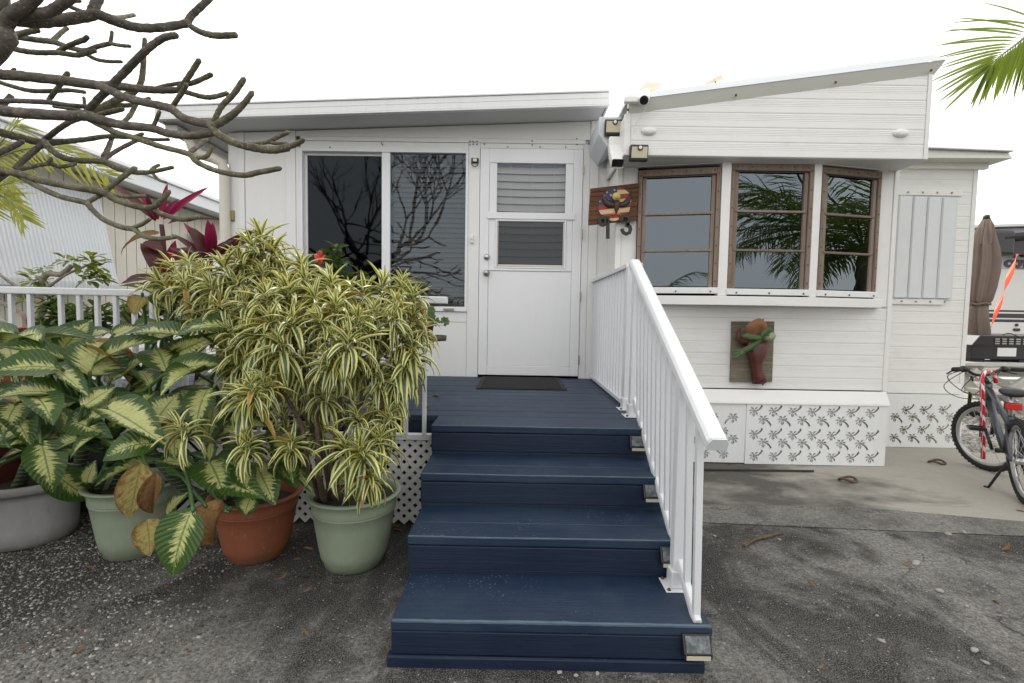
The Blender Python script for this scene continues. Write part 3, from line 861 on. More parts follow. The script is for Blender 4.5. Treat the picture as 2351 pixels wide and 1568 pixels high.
for a, b, nm in ((tx0, tx0 + .048, 'corner_post'), (tx1 - .034, tx1 + .004, 'corner_post')):
    mb = MB(); mb.box(a, b, YT - .016, YT + .02, tz0 - .002, zcap + .05); part(nm, mb, M['siding'], trailer, .004)
mb = MB(); mb.box(tx0 + .02, tx0 + .042, YT + .021, YW - .001, .35, zcap + .10); part('side_wall', mb, M['siding'], trailer)
mb = MB(); mb.box(tx1 - .02, tx1 + .003, YT + .021, 4.64, .02, zcap + .45); part('side_wall', mb, M['siding'], trailer)
mb = MB(); mb.box(tx0 + .06, tx1 - .04, YT + .20, 8.0, .05, zcap); part('trailer_core', mb, M['dark'], trailer)
# painted board zones round the windows (flat panels) above the siding
zb0, zb1 = tz1 + .006, zcap + .05
def flat(x0, x1, z0, z1, Y, th=.02, name='wall_panel', mat='siding', par=trailer, bev=.003):
    mb = MB(); mb.box(x0, x1, Y, Y + th, z0, z1); return part(name, mb, M[mat], par, bev)
wL = P(1458, 660, 4.10).x; wR = P(2008, 660, 4.10).x
flat(tx0 + .049, P(1462, 520, YT).x - .001, zb0, zb1, YT - .006)
flat(P(2010, 520, YT).x + .012, tx1 - .035, zb0, zb1, YT - .006)
flat(P(1462, 520, YT).x, P(2010, 520, YT).x + .01, zb0, P(1760, 690, YT).z, YT - .005)
flat(P(1462, 400, YT).x, P(2010, 400, YT).x + .01, P(2000, 392, YT).z, zb1, YT - .005)

# bow window: three facets
def facet(name, TL, TR, BR, BL, Yl, Yr, first):
    # frame corners as pixel pairs, facet plane through (xl,Yl) and (xr,Yr)
    tl, tr, br, bl = P(*TL, Yl), P(*TR, Yr), P(*BR, Yr), P(*BL, Yl)
    a = Vector(((tl.x + bl.x) / 2, Yl, 0)); b = Vector(((tr.x + br.x) / 2, Yr, 0))
    z0 = (bl.z + br.z) / 2; z1 = (tl.z + tr.z) / 2
    u = (b - a); L = u.length; u.normalize(); nrm = Vector((u.y, -u.x, 0))
    if nrm.y > 0: nrm = -nrm
    def bx(mb, s0, s1, za, zb_, d0, d1):    # along facet, height, depth outwards d0..d1
        c = []
        for z in (za, zb_):
            for s_, d in ((s0, d1), (s1, d1), (s1, d0), (s0, d0)):
                q = a + u * s_ + nrm * d; c.append((q.x, q.y, z))
        mb.hexa(c)
    w = .031
    fr_ = MB(); bx(fr_, 0, w, z0, z1, -.02, .028); bx(fr_, L - w, L, z0, z1, -.02, .028)
    bx(fr_, w, L - w, z1 - .052, z1, -.02, .03)
    win_ = part('window', fr_, M['sash'], trailer, .004)
    hs = (z1 - .06 - z0) / 3
    mb = MB(); bx(mb, w + .002, L - w - .002, z1 - .062, z1 - .053, -.02, .012); part('head_seal', mb, M['black'], win_)
    for s0, s1 in ((w + .004, w + .034), (L - w - .034, L - w - .004)):
        mb = MB(); bx(mb, s0, s1, z0, z1 - .064, -.012, .016); part('stile', mb, M['sash'], win_, .003)
    for i in range(3):
        za = z0 + hs * i; zb_ = za + hs
        if i > 0:
            mb = MB(); bx(mb, w + .012, L - w - .012, za - .009, za + .009, -.010, .022); part('rail', mb, M['sash'], win_, .003)
        mb = MB(); bx(mb, w + .0345, L - w - .0345, za + .0095, zb_ - .0095, -.004 - .002 * i, .001 - .002 * i); part('pane', mb, M['glass_bay'], win_)
    mb = MB()
    for s_ in (.016, L - .016):
        for k in range(7):
            z = z0 + .05 + (z1 - z0 - .1) * k / 6
            bx(mb, s_ - .005, s_ + .005, z - .005, z + .005, .028, .032)
    n = 6
    for k in range(n):
        s_ = .05 + (L - .1) * k / (n - 1); bx(mb, s_ - .005, s_ + .005, z1 - .03, z1 - .02, .03, .034)
    o = part('screw_heads', mb, M['screw'], win_); o['kind'] = 'stuff'
    mb = MB(); bx(mb, -.01, L + .005, z0 - .05, z0 - .001, -.02, .05); sill = part('sill', mb, M['white'], win_, .004)
    mb = MB()
    for s_ in (L * .1, L * .5, L * .92): bx(mb, s_ - .006, s_ + .006, z0 - .04, z0 - .028, .05, .054)
    o = part('sill_screws', mb, M['screw'], win_); o['kind'] = 'stuff'
    mb = MB(); bx(mb, .005, L - .005, z0, z1, -.15, -.13); part('dark_backing', mb, M['dark'], win_)  # dark sheet standing in for the unlit room behind the panes
    return a, b, z0, z1, u
f1 = facet('left', (1466.6, 397), (1658, 381), (1641, 663), (1459, 657), 4.10, YC, 0)
f2 = facet('mid', (1680, 379), (1867.6, 379), (1850, 665), (1663, 663), YC - .005, YC - .005, 1)
f3 = facet('right', (1885, 383), (2020.5, 399), (2002, 669), (1869, 668), YC, 4.10, 2)
def mull(b, c, z0, z1):
    mb = MB(); p, q = Vector(b), Vector(c)
    mb.hexa([(p.x + .002, p.y - .03, z0), (q.x - .002, q.y - .03, z0), (q.x - .002, q.y + .05, z0), (p.x + .002, p.y + .05, z0),
             (p.x + .002, p.y - .03, z1), (q.x - .002, q.y - .03, z1), (q.x - .002, q.y + .05, z1), (p.x + .002, p.y + .05, z1)])
    part('window_post', mb, M['siding'], trailer, .004)
zs0 = f2[2] - .06
mull(f1[1], f2[0], zs0, f2[3] + .04); mull(f2[1], f3[0], zs0, f2[3] + .04)
# ledge under the bow, and head board above it
poly = [(f1[0].x - .02, YT - .007), (f1[0].x - .02, f1[0].y - .05), (f1[1].x, f1[1].y - .06), (f3[0].x, f3[0].y - .06), (f3[1].x + .05, f3[1].y - .05), (f3[1].x + .05, YT - .007)]
mb = MB(); mb.prism([(x, y, zs0 - .075) for x, y in poly[::-1]], (0, 0, .073)); part('bow_ledge', mb, M['siding'], trailer, .004)
poly2 = [(f1[0].x - .02, YT - .007), (f1[0].x - .02, f1[0].y - .025), (f1[1].x, f1[1].y - .032), (f3[0].x, f3[0].y - .032), (f3[1].x + .05, f3[1].y - .025), (f3[1].x + .05, YT - .007)]
mb = MB(); mb.prism([(x, y, f2[3] + .003) for x, y in poly2[::-1]], (0, 0, .10)); part('bow_head', mb, M['siding'], trailer, .003)

# overhang with siding, corner posts, soffit and beaked roof trim
zo = P(1780, 361, YO).z
ox0, ox1 = P(1432, 320, YO).x, P(2132, 270, YO).x
LT, RT = P(1441, 262, YO), P(2143, 171, YO)
sln = Vector((-(RT.z - LT.z), 0, RT.x - LT.x)).normalized()
clip = [((LT.x, YO, LT.z), sln)]
siding(ox0 + .05, ox1 - .03, zo, zo + .77, YO, .11, 'siding', trailer, clip)
for a, b in ((ox0, ox0 + .048), (ox1 - .028, ox1 + .004)):
    zt = LT.z + (RT.z - LT.z) * ((a + b) / 2 - LT.x) / (RT.x - LT.x)
    mb = MB(); mb.box(a, b, YO - .014, YO + .02, zo - .004, zt); part('corner_post', mb, M['siding'], trailer, .004)
mb = MB(); mb.box(ox0 + .002, ox1 + .002, YO + .008, YT + .012, zo - .006, zo + .012); part('soffit', mb, M['soffit'], trailer)
for xx, zt in ((ox1 - .018, RT.z), (ox0 + .004, LT.z)):
    mb = MB(); mb.box(xx, xx + .018, YO + .021, 8.0, zo + .0125, zt - .01); part('overhang_side', mb, M['siding'], trailer)
mb = MB(); mb.hexa([(ox0 + .03, YO + .03, zo + .02), (ox1 - .03, YO + .03, zo + .02), (ox1 - .03, 8, zo + .02), (ox0 + .03, 8, zo + .02),
                    (ox0 + .03, YO + .03, LT.z - .02), (ox1 - .03, YO + .03, RT.z - .02), (ox1 - .03, 8, RT.z - .02), (ox0 + .03, 8, LT.z - .02)])
part('overhang_core', mb, M['soffit'], trailer)
def beak(pl, pr, low, mid, top, depth, out, parent, back=8.0):
    # trim with a lower and an upper face meeting at a ridge that stands out from the wall
    def sec(p, ex):
        return [Vector((p.x, YO - .004, p.z + low)), Vector((p.x + ex, YO - out, p.z + mid)), Vector((p.x - ex * .3, YO - .012, p.z + top)), Vector((p.x, YO + .06, p.z + low))]
    A = sec(pl, 0); B_ = sec(pr, .05)
    mb = MB(); mb.add([A[0], A[1], B_[0], B_[1], A[3], B_[3]], [(0, 2, 3, 1), (0, 4, 5, 2)]); part('roof_trim', mb, M['trimbeige'], parent)
    mb = MB(); mb.add([A[1] + Vector((0, -.004, 0)), A[2], B_[1] + Vector((0, -.004, 0)), B_[2]], [(0, 2, 3, 1)])
    mb.add([B_[0], B_[1], B_[2], B_[3]], [(0, 3, 2, 1)]); mb.add([A[0], A[1], A[2], A[3]], [(0, 1, 2, 3)])
    part('roof_trim', mb, M['trimgrey'], parent)
    mb = MB(); bL, bR = A[2] + Vector((0, back - YO, 0)), B_[2] + Vector((0, back - YO, 0))
    mb.add([A[2], B_[2], bR, bL, A[2] - Vector((0, 0, .03)), B_[2] - Vector((0, 0, .03)), bR - Vector((0, 0, .03)), bL - Vector((0, 0, .03))],
           [(0, 1, 2, 3), (4, 7, 6, 5), (0, 4, 5, 1), (1, 5, 6, 2), (2, 6, 7, 3), (3, 7, 4, 0)])
    return part('roof', mb, M['white'], parent)
troof = beak(LT, RT, -.008, .086, .142, 0, .045, trailer)
mb = MB()
for x, y in ((824, 270), (1352, 202), (1857, 138), (252, 347)):
    p = P(x, y, YO - .04, 'H'); mb.ball((p.x, YO - .042, p.z), .010, 6, 4)
o = part('rust_rivets', mb, M['screw'], trailer); o['kind'] = 'stuff'
for x, y in ((365, 457), (1702, 468)):      # oval clearance lamps on the overhang
    p = P(x, y, YO - .02, 'H'); mb = MB(); mb.lathe((0, 0, 0), [(.042, 0), (.042, .012), (.034, .024), (.015, .028)], 20, 1.35, .72)
    mb.v = [Vector((p.x + v.x, YO - .007 - v.z, p.z + v.y)) for v in mb.v]; mb.f = [f[::-1] for f in mb.f]
    part('running_light', mb, M['plastic'], trailer, smooth=True)
# box gutter between the roofs, with its outlet and elbow
q0, q1 = P(95, 400, 4.05, 'H'), P(228, 545, 4.05, 'H')
mb = MB(); gz = P(150, 475, 4.1, 'H').z
gx0_, gx1_ = P(88, 480, 4.15, 'H').x, P(205, 480, 4.15, 'H').x
mb.prism([(gx0_, 4.05, gz + .12), (gx0_, 4.05, gz - .02), (gx0_ + .07, 4.05, gz - .12), (gx1_ - .01, 4.05, gz - .06), (gx1_, 4.05, gz + .12)], (0, 3.9, 0))
gut = part('gutter', mb, M['trimgrey'], trailer, .004)
dp = [P(182, 500, 4.02, 'H'), P(182, 548, 4.01, 'H'), P(186, 585, 3.98, 'H'), P(194, 612, 3.93, 'H'), P(199, 632, 3.88, 'H')]
mb = MB()
ring = []
for i, p in enumerate(dp):
    w_, d_ = .049, .038
    t = (dp[min(i + 1, 4)] - dp[max(i - 1, 0)]).normalized(); sx = Vector((1, 0, 0)); n_ = t.cross(sx).normalized()
    ring.append([p + sx * w_ * a + n_ * d_ * b for a, b in ((-1, -.8), (-.8, -1), (.8, -1), (1, -.8), (1, .8), (.8, 1), (-.8, 1), (-1, .8))])
vs_ = [v for r_ in ring for v in r_]; fs = []
for i in range(4):
    for k in range(8): fs.append((i * 8 + k, i * 8 + (k + 1) % 8, (i + 1) * 8 + (k + 1) % 8, (i + 1) * 8 + k))
mb.add(vs_, fs); part('downspout', mb, M['plastic'], gut, smooth=False)
mb = MB(); mb.add([v * .86 + dp[-1] * .14 + Vector((0, .012, .012)) for v in ring[-1]], [tuple(range(8))]); part('spout_mouth', mb, M['black'], gut)

# skirting with palm tree cut-outs
def palm_cut(flip, up, s):
    pts = []
    td = rad(38) if up else rad(-38)       # direction of the trunk from the crown
    L = 1.0
    n = 7
    def trunk(side, t):
        ang = td + (.55 * (1 - t)) * (-1 if up else 1)
        cx, cy = math.cos(ang) * (.12 + t * .9) , math.sin(ang) * (.12 + t * .9)
        w = .070 + .055 * t
        px_, py_ = -math.sin(ang), math.cos(ang)
        return (cx + px_ * w * side, cy + py_ * w * side)
    for t in (0.0, .35, .7, 1.0): pts.append(trunk(-1, t))
    for t in (1.0, .7, .35, 0.0): pts.append(trunk(1, t))
    a_s = td + rad(48) + (-.3 if up else .3); a_e = td + 2 * PI - rad(48) + (-.3 if up else .3)
    for i in range(n):
        a = a_s + (a_e - a_s) * i / (n - 1)
        bend = -.42 if math.cos(a) > 0 else .42
        d = .175
        R1 = .60
        for r, da in ((.17, -d), (.38, -.30 + bend * .25), (R1, bend * .80), (.40, .22 + bend * .35), (.17, d)):
            pts.append((math.cos(a + da) * r, math.sin(a + da) * r))
    return [((-x if flip else x) * s, y * s) for x, y in pts]
def cut_panel(name, x0, x1, z0, z1, Y, mat, par, motifs, th=.006):
    cu = bpy.data.curves.new('panel_curve', 'CURVE'); cu.dimensions = '2D'; cu.fill_mode = 'BOTH'; cu.extrude = th / 2
    cx, cz = (x0 + x1) / 2, (z0 + z1) / 2
    def spl(pts):
        s_ = cu.splines.new('POLY'); s_.points.add(len(pts) - 1)
        for k, (x, z) in enumerate(pts): s_.points[k].co = (x - cx, z - cz, 0, 1)
        s_.use_cyclic_u = True
    spl([(x0, z0), (x1, z0), (x1, z1), (x0, z1)])
    for mx, mz, flip, up, s in motifs:
        pts = [(mx + a, mz + b) for a, b in palm_cut(flip, up, s)]
        if all(x0 + .004 < a < x1 - .004 and z0 + .004 < b < z1 - .004 for a, b in pts): spl(pts)
    ob = bpy.data.objects.new('tmp', cu); COL.objects.link(ob)
    dg = bpy.context.evaluated_depsgraph_get(); dg.update()
    me = bpy.data.meshes.new_from_object(ob.evaluated_get(dg)); me.name = name
    bpy.data.objects.remove(ob); bpy.data.curves.remove(cu)
    me.transform(Matrix.Rotation(PI / 2, 4, 'X'))
    me.materials.clear(); me.materials.append(M[mat])
    o = bpy.data.objects.new(name, me); COL.objects.link(o)
    o.parent = par; o.location = Vector((cx, Y, cz)) - wloc(par)
    return o
def motif_rows(x0, x1, z0, z1, px_, rows, flip0, s):
    out = []
    for r, z in enumerate(rows):
        up = (r % 2 == 0); off = 0 if up else px_ * .42
        x = x0 + off
        while x < x1 + .05:
            out.append((x, z, False if not flip0 else True, up, s)); x += px_
    return out
kx0, kxm, kx1 = .87, P(1713, 1000, YSK).x, P(2034, 1000, YSK).x
kz0, kz1 = P(1900, 1072, YSK).z, P(1900, 929, YSK).z
kz0 = max(kz0, .02)
pxm = P(1955, 1000, YSK).x - P(1910.5, 1000, YSK).x
def zrow(y): return P(1900, y, YSK).z
rows = [zrow(y) for y in (946, 965, 998, 1017, 1052)]
skirt = thing('skirting', 'white skirting with cut-out palm trees below the bow window', 'skirting', ((kx0 + kx1) / 2, YSK, 0))
mo = []
for r, y in enumerate((947, 966, 1000, 1018, 1050)):
    up = r % 2 == 0
    x = P(1727 if up else 1746, y, YSK).x
    x = P(1731 if up else 1752, y, YSK).x
    while x < kx1 - .05:
        if x < kx1 - .02: mo.append((x, zrow(y), False, up, .082))
        x += pxm
ml = []
for r, y in enumerate((943, 963, 995, 1012, 1047)):
    up = r % 2 == 0
    x = P(1661 if up else 1683, y, YSK).x - pxm * 6
    while x < kxm - .03:
        ml.append((x, zrow(y) , True, up, .082)); x += pxm
cut_panel('skirting_panel', kxm - .004, kx1, kz0, kz1, YSK, 'white', skirt, mo)
cut_panel('skirting_panel', kx0, kxm + .01, kz0 + .006, kz1, YSK + .008, 'white', skirt, ml)
mb = MB(); mb.box(kx0, kx1 - .01, YSK + .024, YSK + .034, kz0 + .01, kz1); part('backing_board', mb, M['midgrey'], skirt)
mb = MB(); mb.box(kx1 - .006, kx1, YSK + .006, 4.62, kz0, kz1); part('skirting_end', mb, M['white'], skirt)
# sloping drip flashing above the skirting (belongs to the home)
mb = MB(); za, zb_ = P(1900, 929, YSK - .012).z, tz0 + .004
xa, xb = tx0, kx1 + .012
mb.hexa([(xa, YSK - .014, za - .006), (xb, YSK - .014, za - .006), (xb, YT + .01, za - .006), (xa, YT + .01, za - .006),
         (xa, YSK - .010, za + .012), (xb, YSK - .010, za + .012), (kx1 + .008, YSK + .035, zb_), (xa, YSK + .035, zb_)])
part('drip_flashing', mb, M['siding'], trailer, .004)

# ---- recessed rear body with shutter
YR = 4.66
rx0, rx1 = tx1 + .006, P(2226, 640, YR).x
rz0, rz1 = P(2120, 903, YR).z, P(2180, 385, YR).z
siding(rx0, rx1 - .04, P(2120, 877, YR).z, rz1, YR, .113, 'siding', trailer)
mb = MB(); mb.box(rx1 - .038, rx1 + .004, YR - .014, YR + .02, rz0 + .10, rz1); part('corner_post', mb, M['siding'], trailer, .004)
mb = MB(); mb.hexa([(rx0, YR - .02, rz0), (rx1 + .004, YR - .02, rz0), (rx1 + .004, YR + .03, rz0), (rx0, YR + .03, rz0),
                    (rx0, YR - .010, P(2120, 877, YR).z - .002), (rx1 + .004, YR - .010, P(2120, 877, YR).z - .002), (rx1 + .004, YR + .03, P(2120, 877, YR).z - .002), (rx0, YR + .03, P(2120, 877, YR).z - .002)])
part('drip_flashing', mb, M['siding'], trailer, .003)
mb = MB(); mb.box(rx0 + .02, rx1, YR + .021, 9.5, .45, rz1); part('rear_core', mb, M['siding'], trailer)
# roof edge, slopes down to the right
ra, rb = P(2130, 343, YR - .16), P(2322, 352, YR - .16)
mb = MB()
pr = [(0, 0), (0, .05), (-.09, .02), (-.09, -.03), (.0, -.08), (.16, -.08), (.16, .05)]
mb.hexa([(ra.x - .3, YR - .18, ra.z - .085), (rb.x, YR - .18, rb.z - .05), (rb.x, 9.5, rb.z - .05), (ra.x - .3, 9.5, ra.z - .085),
         (ra.x - .3, YR - .15, ra.z + .012), (rb.x - .02, YR - .15, rb.z + .012), (rb.x - .02, 9.5, rb.z + .012), (ra.x - .3, 9.5, ra.z + .012)])
rr_ = part('roof', mb, M['trimbeige'], trailer, .004)
mb = MB(); mb.hexa([(ra.x - .3, YR - .19, ra.z + .013), (rb.x + .01, YR - .19, rb.z + .013), (rb.x + .01, 9.5, rb.z + .013), (ra.x - .3, 9.5, ra.z + .013),
                    (ra.x - .3, YR - .17, ra.z + .035), (rb.x + .01, YR - .17, rb.z + .03), (rb.x + .01, 9.5, rb.z + .03), (ra.x - .3, 9.5, ra.z + .035)])
part('roof_trim', mb, M['trimgrey'], rr_, .003)
mb = MB(); c0, c1 = P(1850, 610, YR - .03, 'H'), P(2155, 660, YR - .03, 'H'); mb.box(rx0, c1.x, YR - .05, YR - .001, rz1 - .02, rz1 + .07); part('roof_trim', mb, M['siding'], rr_, .006)
# storm shutter of four slats
sh0, sh1 = P(1700, 808, YR - .03, 'H'), P(2003, 800, YR - .03, 'H')
sb0, sb1 = P(1648, 1340, YR - .03, 'H'), P(1960, 1345, YR - .03, 'H')
sx0, sx1 = (sh0.x + sb0.x) / 2, (sh1.x + sb1.x) / 2
z0, z1 = (sb0.z + sb1.z) / 2, (sh0.z + sh1.z) / 2
shut = MB(); shut.box(sx0 - .02, sx1 + .02, YR - .016, YR - .0095, z0 - .02, z1 + .05)
shut = part('shutter', shut, M['shutter'], trailer)
for i in range(4):
    a = sx0 + (sx1 - sx0) * i / 4; b = sx0 + (sx1 - sx0) * (i + 1) / 4; w = b - a
    mb = MB()
    prof = [(a, -.016), (a + .04 * w, -.034), (a + .45 * w, -.031), (a + .90 * w, -.027), (a + .95 * w, -.016), (b - .002, -.015)]
    top = [(x, YR - .006 + y, z1 - .012 * i * .4) for x, y in prof]; bot = [(x, YR - .006 + y, z0) for x, y in prof]
    n = len(prof)
    mb.add(bot + top, [(k, k + 1, n + k + 1, n + k) for k in range(n - 1)])
    mb.add([(x, YR - .0165, z0) for x, y in prof] + bot, [(k, n + k, n + k + 1, k + 1) for k in range(0)])
    part('shutter_slat', mb, M['shutter'], shut)
for a, b, zz in ((sx0 - .01, sx1 + .05, z1 + .035), (sx0 - .02, sx1 - .06, z0 - .035)):
    mb = MB(); mb.box(a, b, YR - .026, YR - .0165, zz - .028, zz + .022); part('shutter_track', mb, M['siding'], shut, .003)
mb = MB()
for k in range(8): mb.ball((sx0 + (sx1 - sx0) * (k % 4 + .6) / 4, YR - .03, (z1 + .035) if k < 4 else z0 - .035), .009, 6, 4)
o = part('shutter_bolts', mb, M['aged'], shut); o['kind'] = 'stuff'
# right skirting
rk0, rk1 = rx0 + .01, P(2208, 970, YR - .03).x
qz0, qz1 = P(2120, 1031, YR - .03).z, P(2120, 905, YR - .03).z
rsk = thing('skirting', 'white skirting with tan cut-out palm trees below the shuttered window', 'skirting', ((rk0 + rk1) / 2, YR - .03, 0))
mr = []
for r, y in enumerate((922, 950, 973, 1004, 1020)):
    up = r % 2 == 1
    x = P(2062 if up else 2054, y, YR).x - .02
    while x < rk1 - .06:
        mr.append((x + (.06 if up else 0), P(2120, y, YR - .03).z, False, up, .092)); x += .175
mr = []
for r, (yj, xs_) in enumerate(((1018, (120, 210, 297, 386)), (1075, (172, 258, 350)), (1108, (118, 204, 292, 384)), (1170, (160, 248, 340)), (1208, (112, 200, 285, 378)))):
    for xj in xs_:
        p = P(xj, yj, YR - .03, 'J'); mr.append((p.x, p.z, False, r % 2 == 1, .088))
cut_panel('skirting_panel', rk0, rk1, max(.02, qz0), qz1, YR - .03, 'white', rsk, mr)
mb = MB(); mb.box(rk0 + .28, rk1, YR + .10, YR + .12, .02, qz1); part('backing_board', mb, M['tan'], rsk)
mb = MB(); mb.box(rk0, rk0 + .20, YR + .04, YR + .06, .02, qz1); part('backing_board', mb, M['midgrey'], rsk)

# =================================================================== DECK AND STAIRS
DX0, DX1 = -3.3, .845
YD = 2.80
deck = thing('deck', 'navy blue painted timber deck before the white door', 'deck', (-.9, YD, 0))
yb = YD; nb = 12; bw = (YW - .005 - YD) / nb
for i in range(nb):
    mb = MB(); zz = DZ + R_.uniform(-.002, .002)
    mb.box(DX0, DX1 + R_.uniform(-.004, .004), YD + bw * i + .003, YD + bw * (i + 1) - .004, zz - .036, zz)
    part('deck_board', mb, M['navy'], deck, .005)
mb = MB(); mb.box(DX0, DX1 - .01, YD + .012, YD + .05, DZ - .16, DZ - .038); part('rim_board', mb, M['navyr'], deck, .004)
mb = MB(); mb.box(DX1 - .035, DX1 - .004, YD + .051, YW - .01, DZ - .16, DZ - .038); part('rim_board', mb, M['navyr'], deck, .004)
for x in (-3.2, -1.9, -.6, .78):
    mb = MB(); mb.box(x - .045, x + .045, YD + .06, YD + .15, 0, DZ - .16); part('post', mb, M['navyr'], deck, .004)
stairs = thing('stairs', 'navy blue wooden stairs of four worn steps up to the white door', 'stairs', (.14, 1.63, 0))
SX = [(-.418, .705), (-.428, .715), (-.436, .722), (-.440, .728)]
SXL = [P(900, 1425, 1.625).x, None, None, None]
Ys = [1.625, 1.93, 2.235, 2.545]; Zs = [.165, .323, .482, .640]
Yend = [1.945, 2.25, 2.56, YD - .004]
def wob(x): return .0012 * math.sin(x * 5.1) + .0006 * math.sin(x * 11 + 1)
for i in range(4):
    x0, x1 = SX[i]; Y0, Z1 = Ys[i], Zs[i]; Y1 = Yend[i]
    # treads: two boards with a joint (the lowest and the landing show one broad board)
    cutsy = [Y0, Y1] if i in (0, 3) else [Y0, Y0 + .135, Y1]
    for k in range(len(cutsy) - 1):
        mb = MB(); a, b = cutsy[k] + (.002 if k else 0), cutsy[k + 1] - .003
        th = .038
        n = 8
        vs_ = []
        for j in range(n + 1):
            x = x0 + (x1 - x0) * j / n; dz = wob(x + i) * (.7 if k == 0 else -.5)
            vs_ += [(x, a, Z1 - th + dz), (x, b, Z1 - th + dz), (x, b, Z1 + dz), (x, a, Z1 + dz)]
        fs = []
        for j in range(n):
            q = j * 4
            fs += [(q, q + 4, q + 7, q + 3), (q + 3, q + 7, q + 6, q + 2), (q + 2, q + 6, q + 5, q + 1), (q + 1, q + 5, q + 4, q)]
        fs += [(0, 3, 2, 1), (n * 4, n * 4 + 1, n * 4 + 2, n * 4 + 3)]
        mb.add(vs_, fs); td = part('tread', mb, M['navy'], stairs, .006)
        if k == 0:      # paint worn pale along the nosing
            mb = MB(); vs_ = []; n = 46
            wdt = .010 if i == 0 else .004
            for j in range(n + 1):
                x = x0 + .004 + (x1 - x0 - .008) * j / n; dz = wob(x + i) * .7
                w1 = wdt * (.75 + .4 * R_.random()); w2 = (.0035 if i else .0065) * (.65 + R_.random() * .4)
                vs_ += [(x, a - .0012, Z1 + dz - w2), (x, a - .0012, Z1 + dz + .0004), (x, a + w1, Z1 + dz + .0012)]
            fs = []
            for j in range(n):
                q = j * 3; fs += [(q, q + 3, q + 4, q + 1), (q + 1, q + 4, q + 5, q + 2)]
            mb.add(vs_, fs); part('nosing', mb, M['nosing'], td)
    zlow = 0 if i == 0 else Zs[i - 1]
    if i == 0:
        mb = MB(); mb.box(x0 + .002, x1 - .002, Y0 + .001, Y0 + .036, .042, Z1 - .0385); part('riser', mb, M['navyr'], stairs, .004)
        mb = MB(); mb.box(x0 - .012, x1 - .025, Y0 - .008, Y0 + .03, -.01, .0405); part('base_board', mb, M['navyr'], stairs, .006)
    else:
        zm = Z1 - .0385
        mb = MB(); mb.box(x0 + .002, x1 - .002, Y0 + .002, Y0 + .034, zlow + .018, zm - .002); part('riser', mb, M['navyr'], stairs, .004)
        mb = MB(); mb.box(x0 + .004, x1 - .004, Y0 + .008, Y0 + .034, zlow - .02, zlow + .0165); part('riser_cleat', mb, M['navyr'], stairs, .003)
for xx in (SX[0][0] + .015, SX[0][1] - .055):
    mb = MB()
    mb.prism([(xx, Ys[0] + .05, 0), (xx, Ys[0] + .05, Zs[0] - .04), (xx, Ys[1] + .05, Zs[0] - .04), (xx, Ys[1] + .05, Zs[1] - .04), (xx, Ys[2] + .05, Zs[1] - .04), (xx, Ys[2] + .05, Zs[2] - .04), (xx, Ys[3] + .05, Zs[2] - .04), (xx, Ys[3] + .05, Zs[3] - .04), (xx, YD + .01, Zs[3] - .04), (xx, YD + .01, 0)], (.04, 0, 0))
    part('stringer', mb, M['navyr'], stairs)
# doormat
pa, pb, pc, pd_ = G(1109, 866, DZ), G(1292, 868, DZ), G(1300, 893, DZ), G(1092, 893, DZ)
mat = thing('doormat', 'black ribbed rubber doormat lying before the white door', 'doormat', (.28, 4.4, DZ))
mx0_, mx1_, my0, my1 = pd_.x, pc.x, pd_.y, min(pa.y, YW - .03)
mb = MB(); mb.box(mx0_, mx1_, my0, my1, DZ + .002, DZ + .009); part('base', mb, M['rubber'], mat, .004)
mb = MB()
n = 56
for k in range(n):
    x = mx0_ + .04 + (mx1_ - mx0_ - .08) * k / (n - 1)
    for j in range(5):
        y0 = my0 + .03 + (my1 - my0 - .06) * j / 5
        mb.box(x - .003, x + .003, y0, y0 + (my1 - my0 - .06) / 5 - .006, DZ + .009, DZ + .014)
o = part('ribs', mb, M['rubber'], mat); o['kind'] = 'stuff'

# ---- lattice under the deck
lat = thing('lattice', 'white diagonal lattice panel below the deck beside the stairs', 'lattice', (-1.6, YD - .05, 0))
lx0, lx1, lz0, lz1 = -3.2, -.445, .012, P(950, 1010, 2.76).z
mpx = P(690, 1100, 2.76)
pitch = .0455; wS = .026
def clip_seg(p, d):
    # slat centre line p + t d inside the rectangle
    t0, t1 = -9, 9
    for c, lo, hi in ((0, lx0, lx1), (1, lz0, lz1)):
        a, b = (lo - p[c]) / d[c], (hi - p[c]) / d[c]
        t0, t1 = max(t0, min(a, b)), min(t1, max(a, b))
    return t0, t1
inv = 1 / math.sqrt(2)
for lay, dx in ((0, 1), (1, -1)):
    c = 0.0; k = 0
    span = (lx1 - lx0) + (lz1 - lz0)
    while c < span:
        p = (lx0 + c, lz0) if dx < 0 else (lx1 - c, lz0)
        d = (dx * inv, inv); t0, t1 = clip_seg(p, d)
        c += pitch * math.sqrt(2)
        if t1 - t0 < .02: continue
        y = 2.755 if lay == 0 else 2.7615
        x_, z_ = p[0] + d[0] * t0, p[1] + d[1] * t0; x2, z2 = p[0] + d[0] * t1, p[1] + d[1] * t1
        if max(x_, x2) < -1.75: continue
        mb = MB(); mb.bar((x_, y, z_), (x2, y, z2), .006, wS, (-d[1], 0, d[0]))
        part('slat', mb, M['wall'], lat)
mb = MB(); mb.box(lx0, lx1, 2.84, 2.86, 0, lz1); part('backing', mb, M['dark'], lat)
